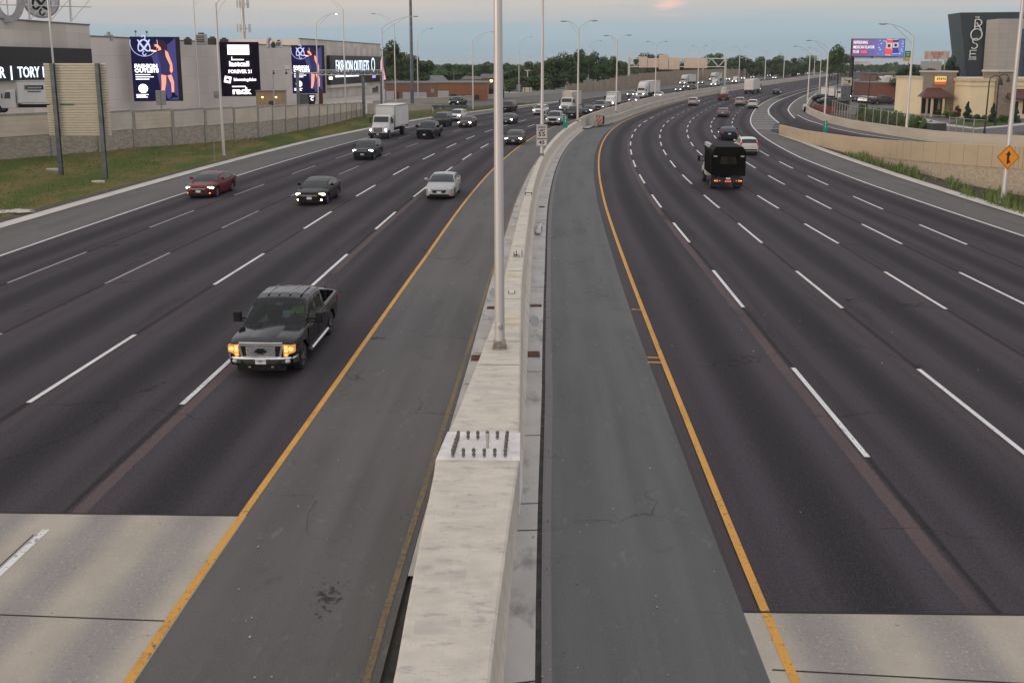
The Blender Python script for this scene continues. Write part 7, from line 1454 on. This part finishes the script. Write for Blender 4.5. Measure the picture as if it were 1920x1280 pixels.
V('suv', 'pinkish white suv left of the small white suv near the gore', 'suv', 1387, 198.5, ROSE, True); V('suv', 'small white suv beside the hatched gore', 'suv', 1411, 203.5, WHT, True); V('sedan', 'black car far ahead near the inside of the right curve', 'car', 1455, 177.5, (.012, .012, .02), True)
o = V('semi', 'white semi trailer seen from behind on the right lanes', 'semi truck', 1405, 176.5, None, True)
# parked cars and the truck behind the wall
def park(kind, label, px, py, col, hd, **kw): return place(kind, label, {'sedan': 'car', 'suv': 'suv', 'large_suv': 'suv', 'pickup_truck': 'pickup'}[kind], px, py, col, True, heading=R(hd), hl=HLO, tail=TLD, group='cars parked in the lot', front=False, **kw)
park('sedan', 'dark teal car parked left of the black lamps, front one', 1553, 196, (.02, .045, .05), 75); park('suv', 'black suv parked behind the dark teal car', 1544, 191, BLK, 80); park('sedan', 'pale teal car parked behind the black suv', 1560, 187, (.10, .19, .20), 82); park('sedan', 'dark car with pale windows parked right of the black lamps', 1577, 195.5, (.04, .045, .05), 15)
park('sedan', 'black car at the left end of the parked row', 1609, 191, BLK, 35); park('sedan', 'white car second in the parked row', 1620, 192.5, WHT, 35); park('sedan', 'white car third in the parked row', 1631, 193.5, (.55, .56, .56), 35); park('sedan', 'pale teal car fourth in the parked row', 1643, 194.5, (.30, .38, .40), 35); park('pickup_truck', 'brown pickup at the right end of the parked row', 1655, 196, (.075, .06, .05), 82); park('sedan', 'black car parked behind the row near the brick building', 1614, 173.5, BLK, 90)
c = at(1567, 188); o = copy_tree(protos['small_box']); o.location = c; o.rotation_euler = (0, 0, R(-150)); tag(o, 'small pale box truck parked behind the dark cars', 'truck', 'cars parked in the lot')
Yt = 112; c = ray(40, 205, Yt); o = copy_tree(protos['box_truck']); rt = o
zt = ray(55, 151, Yt).z; o.location = (ray(70, 205, Yt).x, Yt, zt-3.7); tag(o, 'white rental box truck behind the left concrete wall', 'truck', 'cars parked in the lot'); o.rotation_euler = (0, 0, R(100)); 
GB = mat('banner_green', (.02, .20, .10), .5); bx = [k for k in o.children if k.name.startswith('cargo_box')][0]
LB = LENG['box_truck']; yc = LB/2-3.25-2.0
for sg in (-1,):
    q = MB().box(-1.0, 1.0, -.02, 0, -.22, .26, m=0).box(-1.0, -.62, -.025, -.021, -.22, .26, m=1).build('brand_panel', [SIGNK, GB], bx); q.rotation_euler = (0, 0, R(-90)); q.location = (-1.26, -3.25-1.9, 1.15+1.75)
    text('lettering', 'enterprise', .36, SGW, q, (.1, -.03, .02), .004, .004, sx=.95); q2 = MB().box(-.7, .7, -.02, 0, -.05, .05).build('small_print', SIGNK, bx); q2.rotation_euler = (0, 0, R(-90)); q2.location = (-1.26, -3.25-1.9, 1.15+1.3)
    MB().prism([(-1.9, 0), (-.9, .75), (-.2, .75), (-1.0, 0)], -.02, 0).build('dark_flash', SIGNK, bx).location = (0, 0, 0)
fl = [k for k in bx.children if k.name.startswith('dark_flash')][0]; fl.rotation_euler = (0, 0, R(-90)); fl.location = (-1.26, -3.25-5.4, 1.15+.12)
# ---- chipper truck
def chipper():
    p = at(1359, 353); s_, off = RSO(p); t = ctan(s_); o = thing('chipper_truck', 'black high-sided chipper truck with red tail lights seen from behind', 'truck', p+Vector((t.x, t.y, 0))*1.9, math.atan2(-t.x, t.y), 'vehicles driving away on the right'); o.scale = (.92, .92, .90)
    KB = mat('chip_box_black', (.006, .006, .006), .6, c2=(.010, .0095, .009), scale=1.6, spec=.06); KB2 = mat('chip_box_worn', (.035, .031, .023), .6, c2=(.010, .010, .010), scale=1.6, spec=.15); yb = -3.6; W2 = 1.18
    bx = MB().box(-W2, W2, yb+.25, yb+4.7, 1.12, 2.75).build('chip_box', KB, o, bevel=.03)
    MB().loft([[(-W2, y, 2.76), (-W2, y, 3.02), (-W2+.2, y, 3.30), (W2-.2, y, 3.30), (W2, y, 3.02), (W2, y, 2.76)] for y in (yb+.1, yb+4.9)]).build('hood_top', KB, bx)
    MB().box(-W2-.004, -W2+.3, yb+2.4, yb+4.9, 3.0, 3.31).build('pale_roof_panel', mat('panel_dull_white', (.42, .42, .42), .5), bx, bevel=.06)
    MB().box(-W2-.05, W2+.05, yb+.16, yb+.25, 1.85, 1.95).box(-W2-.05, W2+.05, yb+.16, yb+.25, 1.1, 1.2).box(-W2-.06, -W2+.06, yb+.17, yb+.25, 1.2, 2.75).box(W2-.06, W2+.06, yb+.17, yb+.25, 1.2, 2.75).box(-W2, W2, yb+.1, yb+.2, 2.66, 2.76).build('gate_bars', KB, bx)
    MB().quad((-.6, yb+.24, 2.0), (.6, yb+.24, 2.0), (.5, yb+.24, 2.55), (-.55, yb+.24, 2.55)).build('worn_patch', KB2, bx)
    for sg in (-1, 1): MB().box(sg*.98-.13, sg*.98+.13, yb+.13, yb+.16, 2.54, 2.64).build('reflector', mat('reflector_pale', (.5, .5, .48), .4), bx)
    for y in (.6, 1.4, 2.2, 3.0, 3.8): MB().box(-W2-.05, -W2-.003, yb+y, yb+y+.09, 1.15, 2.75).build('side_rib', KB, bx)
    MB().box(-.45, .45, yb+.3, 3.4, .62, .95).build('chassis', TRDK, o); MB().box(-1.05, 1.05, yb+.18, yb+.45, .58, .98).build('rear_frame', TRDK, o)
    for sg in (-1, 1):
        wheel(o, sg*.86, yb+1.5, .46, .50); wheel(o, sg*.98, 2.35, .46, .27)
        MB().box(sg*.82-.28, sg*.82+.28, yb+.30, yb+.34, .28, .92).build('mud_flap', mat('flap_black', (.012, .012, .012), .8), o); lt = MB().ball((sg*.80, yb+.15, .74), (.075, .05, .075), nu=12, nv=7).build('tail_light', emis('truck_tail_lit', (1, .08, .06), 1.4), o, smooth=60)
        MB().ball((sg*.60, yb+.16, .74), (.055, .04, .055), nu=10, nv=6).build('reverse_light', HLO, o); MB().box(sg*.95-.05, sg*.95+.05, yb+.13, yb+.17, .70, .78).build('amber_marker', AMB2, o)
    mk = emis('truck_marker_lit', (1, .09, .06), 1.6)
    for x in (-.16, 0, .16): MB().ball((x, yb+.16, .70), (.055, .04, .05), nu=10, nv=6).build('marker_light', mk, o)
    MB().box(-.16, .16, yb+.12, yb+.16, .84, .99).build('number_plate', PLATE, o); MB().tube((0, yb+.2, .5), (0, yb-.05, .5), .06, n=8).build('tow_hook', TRDK, o)
    q = [(t_, a, b, w0, w1) for t_, a, b, w0, w1 in ((-1.3, .62, 2.35, 1.02, .92), (-2.4, .62, 2.38, 1.02, .90), (-2.75, .62, 2.05, 1.02, .88), (-2.95, .6, 1.55, 1.02, .95), (-4.1, .6, 1.35, .95, .85), (-4.3, .6, 1.1, .9, .8))]
    cabloft(o, [(t_, a, b, w0, w1) for t_, a, b, w0, w1 in q], 2, TRW, 'cab')
    for sg in (-1, 1):
        MB().quad(*[(sg*x, y, z) for x, y, z in ((1.03, 1.5, 1.62), (1.03, 2.6, 1.62), (.95, 2.4, 2.2), (.95, 1.5, 2.2))]).build('side_window', GLASS, o)
        MB().box(sg*1.42-.1, sg*1.42+.1, 2.5, 2.56, 1.62, 2.05).box(min(sg*1.0, sg*1.45), max(sg*1.0, sg*1.45), 2.5, 2.54, 2.0, 2.04).box(min(sg*1.0, sg*1.45), max(sg*1.0, sg*1.45), 2.5, 2.54, 1.62, 1.66).build('mirror', PLAST, o)
chipper()
# ---- red utility truck
p = at(1354, 189); s_, off = RSO(p); t = ctan(s_); o = thing('utility_truck', 'small white cab utility truck with a dark red back on the right lanes', 'truck', p+Vector((t.x, t.y, 0))*3.2, math.atan2(-t.x, t.y), 'vehicles driving away on the right')
cabloft(o, [(-.6, .6, 2.2, .98, .9), (-1.6, .6, 2.25, .98, .88), (-2.0, .6, 1.5, .98, .9), (-3.0, .6, 1.25, .92, .8)], 2, TRW, 'cab'); UR = mat('utility_red', (.13, .022, .014), .5, c2=(.06, .015, .012), scale=1.2)
MB().box(-1.1, 1.1, -3.1, .4, .85, 1.0).box(-1.1, -1.0, -3.1, .4, 1.0, 1.5).box(1.0, 1.1, -3.1, .4, 1.0, 1.5).box(-1.1, 1.1, -3.15, -3.05, .6, 1.45).build('flatbed', UR, o, bevel=.02); MB().box(-.7, .7, -2.4, -1.0, 1.0, 1.75).build('load', mat('load_tan', (.42, .36, .27), .7, c2=(.2, .16, .12), scale=2), o, bevel=.1); MB().box(-.4, .5, -.8, .3, 1.0, 3.0).build('white_tank', TRW, o, bevel=.12); MB().tube((-.4, -2.8, 1.0), (.1, -.8, 2.9), .08, n=8).build('boom', mat('boom_cream', (.5, .45, .35), .6), o)
for sg in (-1, 1): wheel(o, sg*.9, -2.0, .42, .4); wheel(o, sg*.9, 1.9, .42, .27); MB().box(sg*.9-.1, sg*.9+.1, -3.18, -3.16, .75, .88).build('tail_light', TLR, o); MB().box(sg*1.0-.02, sg*1.0+.02, -.2+.9, 1.5, 1.55, 2.05).build('side_window', GLASS, o)
# ------------------------------------------------------------------ the near pickup and its driver
P8G = 1
m, t, b_ = nm('clear_tinted_glass'); g = G(t); tb = g.n('ShaderNodeBsdfTransparent'); tb.inputs[0].default_value = (.34, .46, .46, 1); gl = g.n('ShaderNodeBsdfGlossy'); gl.inputs['Roughness'].default_value = .03; fr = g.n('ShaderNodeFresnel'); fr.inputs[0].default_value = 1.5
ms = g.n('ShaderNodeMixShader'); g.l(fr.outputs[0], ms.inputs[0]); g.l(tb.outputs[0], ms.inputs[1]); g.l(gl.outputs[0], ms.inputs[2]); g.l(ms.outputs[0], t.nodes['Material Output'].inputs[0]); CLEAR = m
BP = paint('near_pickup_black', (.006, .007, .011), .1, .12); BP.node_tree.nodes['Principled BSDF'].inputs['Coat Weight'].default_value = .35; tail = TLD
P8 = dict(PIC); P8['paint'] = BP; P8['glass'] = CLEAR; P8['back'] = dict(PIC['back'], m=TLD); P8['hl_m'] = HLA; P8['mir'] = .01; P8['face'] = dict(PIC['face']); P8['face'].update(grille=(.60, .62, 1.04), gm=PLAST, pz=.47, intake=(.44, .50, .55))
tr = vehicle('pickup_truck', P8)
for ch in list(tr.children):
    if ch.name.startswith('mirror') or ch.name.startswith('underbody') or ch.name.startswith('lower_intake'): bpy.data.objects.remove(ch)
L = 5.85; yf = L/2
tag(tr, 'black crew cab pickup with chrome grille and amber headlights, nearest vehicle on the left', 'pickup', 'oncoming vehicles on the left')
MB().box(-.74, .74, -yf+.2, yf-.25, .34, .50).build('underbody', PLAST, tr)
gr = [c for c in tr.children if c.name.startswith('grille')][0]; gy = yf+.012
mb = MB()
for i in range(5): z = .685+i*.06; mb.box(-.42, .42, gy+.0, gy+.05, z, z+.036)
q = mb.build('chrome_bars', CHROME, gr, bevel=.006); q.location = (0, -(yf+.012-.13), 0)
mb = MB().prism([(-.63, 1.09), (-.615, .985), (.615, .985), (.63, 1.09)], gy-.02, gy+.045).prism([(-.60, 1.06), (-.52, .66), (-.585, .66), (-.655, 1.0)][::-1], gy-.02, gy+.04).prism([(.60, 1.06), (.655, 1.0), (.585, .66), (.52, .66)][::-1], gy-.02, gy+.04).box(-.56, .56, gy-.01, gy+.03, .645, .675)
q = mb.build('chrome_surround', CHROME, gr, bevel=.008, fixn=True); q.location = (0, -(yf+.012-.13), 0)
q = MB().prism([(.17*math.cos(k*.2618), .075*math.sin(k*.2618)+.84) for k in range(24)], gy+.051, gy+.07).build('oval_emblem', mat('emblem_dark', (.012, .014, .022), .3), gr); q.location = (0, -(yf+.012-.13), 0)
bm_ = MB(); secs = []
for x, dy in ((-1.0, -.28), (-.93, -.10), (-.78, .0), (-.4, .055), (0, .07), (.4, .055), (.78, .0), (.93, -.10), (1.0, -.28)): secs.append([(x, yf+dy-.06, .46), (x, yf+dy+.03, .47), (x, yf+dy+.05, .56), (x, yf+dy+.03, .645), (x, yf+dy-.06, .65)])
bq = bm_.loft(secs).build('front_bumper', mat('bumper_dark_chrome', (.09, .09, .095), .35, .4), tr, smooth=40, fixn=True); cs = MB().loft([[(x, y+dy, z) for (x, y, z), dy in zip((q[2], q[3], q[3], q[2]), (0, 0, 0, 0))] if 0 else [(q[3][0], q[3][1]-.02, .622), (q[3][0], q[3][1]+.035, .622), (q[3][0], q[3][1]+.015, .665), (q[3][0], q[3][1]-.03, .665)] for q in secs]).build('chrome_strip', CHROME, bq, smooth=40, fixn=True)
MB().box(-.58, .58, yf+.055, yf+.085, .42, .57).build('bumper_inset', PLAST, tr); MB().box(-.7, .7, yf-.1, yf+.02, .26, .42).build('air_dam', PLAST, tr)
for ch in list(tr.children):
    if ch.name.startswith('number_plate'):
        if ch.data.vertices[0].co.y > 0: ch.location.y += .09

for sg in (-1, 1):
    MB().ball((sg*.76, yf+.03, .545), (.085, .05, .06), nu=12, nv=7).build('fog_light', HLO, tr, smooth=60); MB().box(sg*.33-.035, sg*.33+.035, yf+.02, yf+.09, .36, .40).build('tow_hook', CHROME, tr)
    a = MB().box(sg*1.26-.12, sg*1.26+.12, yf-1.98, yf-1.84, 1.18, 1.50).build('mirror', PLAST, tr, bevel=.035); MB().box(min(sg*.96, sg*1.2), max(sg*.96, sg*1.2), yf-1.93, yf-1.87, 1.26, 1.32).box(min(sg*.96, sg*1.2), max(sg*.96, sg*1.2), yf-1.93, yf-1.87, 1.18, 1.22).build('mirror_arm', PLAST, a)
    a = MB().tube((sg*1.03, yf-1.75, .40), (sg*1.03, yf-3.95, .40), .055, n=10).build('running_board', CHROME, tr, smooth=50)
    for t0, t1 in ((1.55, 2.78), (2.86, 3.92)):
        d = MB().box(sg*1.0-.012, sg*1.0+.012, yf-t1+.0, yf-t0-.0, .50, 1.10).build('door', BP, tr, bevel=.01); MB().box(sg*1.03-.02, sg*1.03+.02, yf-t1+.10, yf-t1+.30, 1.0, 1.05).build('handle', BP, d, bevel=.008)
    h = [c for c in tr.children if c.name.startswith('headlight')]
HLH = emis('headlight_amber_lens', (.75, .33, .10), .55)
for h in [c for c in tr.children if c.name.startswith('headlight')]:
    sg = 1 if sum(v.co.x for v in h.data.vertices) > 0 else -1; me = h.data; bm2 = MB().prism([(sg*.64, 1.03), (sg*.965, 1.00), (sg*.965, .80), (sg*.80, .74), (sg*.76, .66), (sg*.64, .67)][::sg], yf-.16, yf+.005); n_ = bm2.build('headlight', HLH, tr, bevel=.012, fixn=True); bpy.data.objects.remove(h)
    MB().ball((sg*.86, yf+.0, .895), (.085, .03, .07), nu=12, nv=7).build('low_beam', HLA, n_, smooth=60); MB().ball((sg*.715, yf+.0, .725), (.055, .025, .045), nu=10, nv=6).build('turn_signal', emis('turn_amber', (1, .40, .06), 1.3), n_, smooth=60); MB().box(sg*.72-.05, sg*.72+.05, yf-.0, yf+.012, .80, .99).build('reflector', HLA, n_)
INT = mat('cabin_grey', (.06, .058, .055), .8); 
MB().box(-.85, .85, yf-3.9, yf-1.6, .55, .70).box(-.86, .86, yf-1.95, yf-1.5, .70, 1.12).build('dashboard', INT, tr, bevel=.05)
for x in (-.45, .45):
    MB().box(x-.26, x+.26, yf-3.0, yf-2.5, .70, .98).box(x-.25, x+.25, yf-3.15, yf-2.98, .9, 1.5).box(x-.13, x+.13, yf-3.14, yf-3.02, 1.52, 1.68).build('seat', INT, tr, bevel=.05)
MB().box(-.8, .8, yf-3.85, yf-3.4, .70, .98).box(-.8, .8, yf-3.92, yf-3.8, .9, 1.5).build('rear_seat', INT, tr, bevel=.05)
secs = [[(.45*0-.45+(.18+.018*math.cos(b2))*math.cos(a2)*1.0, yf-2.12+(.18+.018*math.cos(b2))*math.sin(a2)*.45-.018*math.sin(b2), 1.20+(.18+.018*math.cos(b2))*math.sin(a2)*.9+.018*math.sin(b2)*.5) for b2 in [k*1.0472 for k in range(6)]] for a2 in [k*.2618 for k in range(25)]]
MB().loft(secs, caps=False).build('steering_wheel', PLAST, tr, smooth=60)
MB().box(-.11, .11, yf-2.12, yf-2.08, 1.66, 1.73).build('rear_view_mirror', mat('mirror_pale', (.62, .64, .64), .2), tr); q = MB().box(-.14, .14, -.05, .05, 0, .012).build('paper', mat('paper_white', (.75, .75, .74), .7), tr); q.location = (.10, yf-1.62, 1.17)
for x0, x1 in ((-.75, -.05), (.05, .75)): MB().tube((x0, yf-1.47, 1.235), (x1, yf-1.52, 1.25), .014, n=6).build('wiper', PLAST, tr)
for k in range(4): MB().box(-.60+k*.34, -.60+k*.34+.05, yf-3.7, yf-2.45, 1.905, 1.922).build('roof_rib', BP, tr)
MB().loft([[(-.42, y, z-.04), (-.36, y, z), (.36, y, z), (.42, y, z-.04)] for y, z in ((yf-.25, 1.155), (yf-.5, 1.205), (yf-1.4, 1.265))]).build('hood_bulge', BP, tr, smooth=40, fixn=True)
lr = MB().tube((-.86, yf-4.7, 1.56), (.86, yf-4.7, 1.56), .035, n=8).build('ladder_rack', ALU, tr)
for x in (-.82, .82): MB().tube((x, yf-4.7, 1.2), (x, yf-4.7, 1.56), .03, n=8).box(x-.03, x+.03, yf-4.74, yf-4.66, 1.59, 1.64).build('rack_upright', PLAST, lr)
MB().box(-.8, .1, yf-4.6, yf-4.08, .80, 1.12).build('tool_box', ALU, tr, bevel=.02)
p = at(510, 690); s_, off = RSO(p); t = ctan(s_); d = -Vector((t.x, t.y, 0)); tr.location = p-d*(L/2-.98)*.95; tr.scale = (.95, .95, .95); tr.rotation_euler = (0, 0, math.atan2(-d.x, d.y))
# driver: one continuous body grown by a skin modifier, seated with hands on the wheel
def skin_person(root_label):
    vs = [(0, 0, 0), (0, .02, .22), (0, .0, .44), (0, .02, .54), (0, .05, .60), (0, .06, .70), (.19, 0, .46), (.25, .12, .24), (.17, .36, .30), (-.19, 0, .46), (-.25, .12, .24), (-.17, .36, .30), (.11, .05, 0), (.13, .46, .05), (.13, .58, -.30), (-.11, .05, 0), (-.13, .46, .05), (-.13, .58, -.30)]
    es = [(0, 1), (1, 2), (2, 3), (3, 4), (4, 5), (2, 6), (6, 7), (7, 8), (2, 9), (9, 10), (10, 11), (0, 12), (12, 13), (13, 14), (0, 15), (15, 16), (16, 17)]
    rr = [.15, .145, .14, .055, .085, .08, .07, .05, .035, .07, .05, .035, .09, .07, .05, .09, .07, .05]
    for sg, base in ((1, 8), (-1, 11)):
        bx, by, bz = vs[base]
        for k in range(5):
            dx = (-.035+.0175*k)*1.0; i = len(vs); vs += [(bx+dx, by+.05, bz+.02-.004*abs(k-2)), (bx+dx*1.1, by+.085, bz+(.0 if k < 4 else .02))]; es += [(base, i), (i, i+1)]; rr += [.010, .009]
    me = bpy.data.meshes.new('person'); me.from_pydata(vs, es, []); o = bpy.data.objects.new('person', me); COL.objects.link(o)
    md = o.modifiers.new('skin', 'SKIN')
    for i, v in enumerate(me.skin_vertices[0].data): v.radius = (rr[i], rr[i]*(.8 if i < 3 else 1)); v.use_root = (i == 0)
    sb = o.modifiers.new('sub', 'SUBSURF'); sb.levels = 1; sb.render_levels = 1
    bpy.context.view_layer.update(); dg = bpy.context.evaluated_depsgraph_get(); me2 = bpy.data.meshes.new_from_object(o.evaluated_get(dg)); o.modifiers.clear(); o.data = me2; bpy.data.meshes.remove(me)
    SKIN = mat('skin', (.42, .24, .17), .6); HI = mat('lime_shirt', (.55, .82, .16), .7, c2=(.45, .70, .13), scale=8); JEAN = mat('dark_trousers', (.03, .035, .05), .8)
    for q in (SKIN, HI, JEAN): me2.materials.append(q)
    for f in me2.polygons:
        c = f.center; f.use_smooth = True; f.material_index = 2 if (c.z < .09 and abs(c.x) < .3 and not (c.y > .3 and c.z > .2)) else (0 if (c.z > .545 or (c.y > .26 and c.z > .2)) else 1)
    MB().ball((0, .045, .735), (.098, .105, .085), nu=14, nv=8).build('hair', mat('hair_brown', (.035, .022, .016), .8), o, smooth=70)
    MB().ball((-.033, .128, .675), (.012, .008, .008), nu=8, nv=5).ball((.033, .128, .675), (.012, .008, .008), nu=8, nv=5).build('eyes', SIGNK, o); MB().ball((0, .148, .648), (.014, .02, .022), nu=8, nv=5).build('nose', SKIN, o, smooth=70); MB().ball((0, .135, .612), (.028, .008, .007), nu=8, nv=5).build('mouth', mat('lips', (.30, .11, .10), .6), o, smooth=70)
    for sg in (-1, 1): MB().ball((sg*.088, .05, .665), (.016, .025, .032), nu=8, nv=5).build('ear', SKIN, o, smooth=70)
    return o
pr_ = skin_person(''); M4 = tr.matrix_basis @ Matrix.Translation((-.45, yf-2.78, 1.02)); bpy.context.view_layer.update(); pr_.matrix_world = Matrix.LocRotScale(tr.location, tr.rotation_euler, None) @ Matrix.Diagonal((.95, .95, .95, 1)) @ Matrix.Translation((-.45, yf-2.78, .98)) @ Matrix.Diagonal((.93, .93, .93, 1)); tag(pr_, 'driver in a lime green shirt at the wheel of the near black pickup', 'person')
# ------------------------------------------------------------------ thin evening haze
hz = MB().box(-4700, 5700, -120, 8200, -1.2, 37).build('haze', bpy.data.materials.new('haze_air')); hm = hz.data.materials[0]; hm.use_nodes = True; t = hm.node_tree; t.nodes.remove(t.nodes['Principled BSDF'])
pv = t.nodes.new('ShaderNodeVolumePrincipled'); pv.inputs['Color'].default_value = (.80, .88, .95, 1); pv.inputs['Density'].default_value = .00010; t.links.new(pv.outputs[0], t.nodes['Material Output'].inputs['Volume'])
tag(hz, 'thin bluish evening haze over the far expressway', 'haze', kind='stuff')
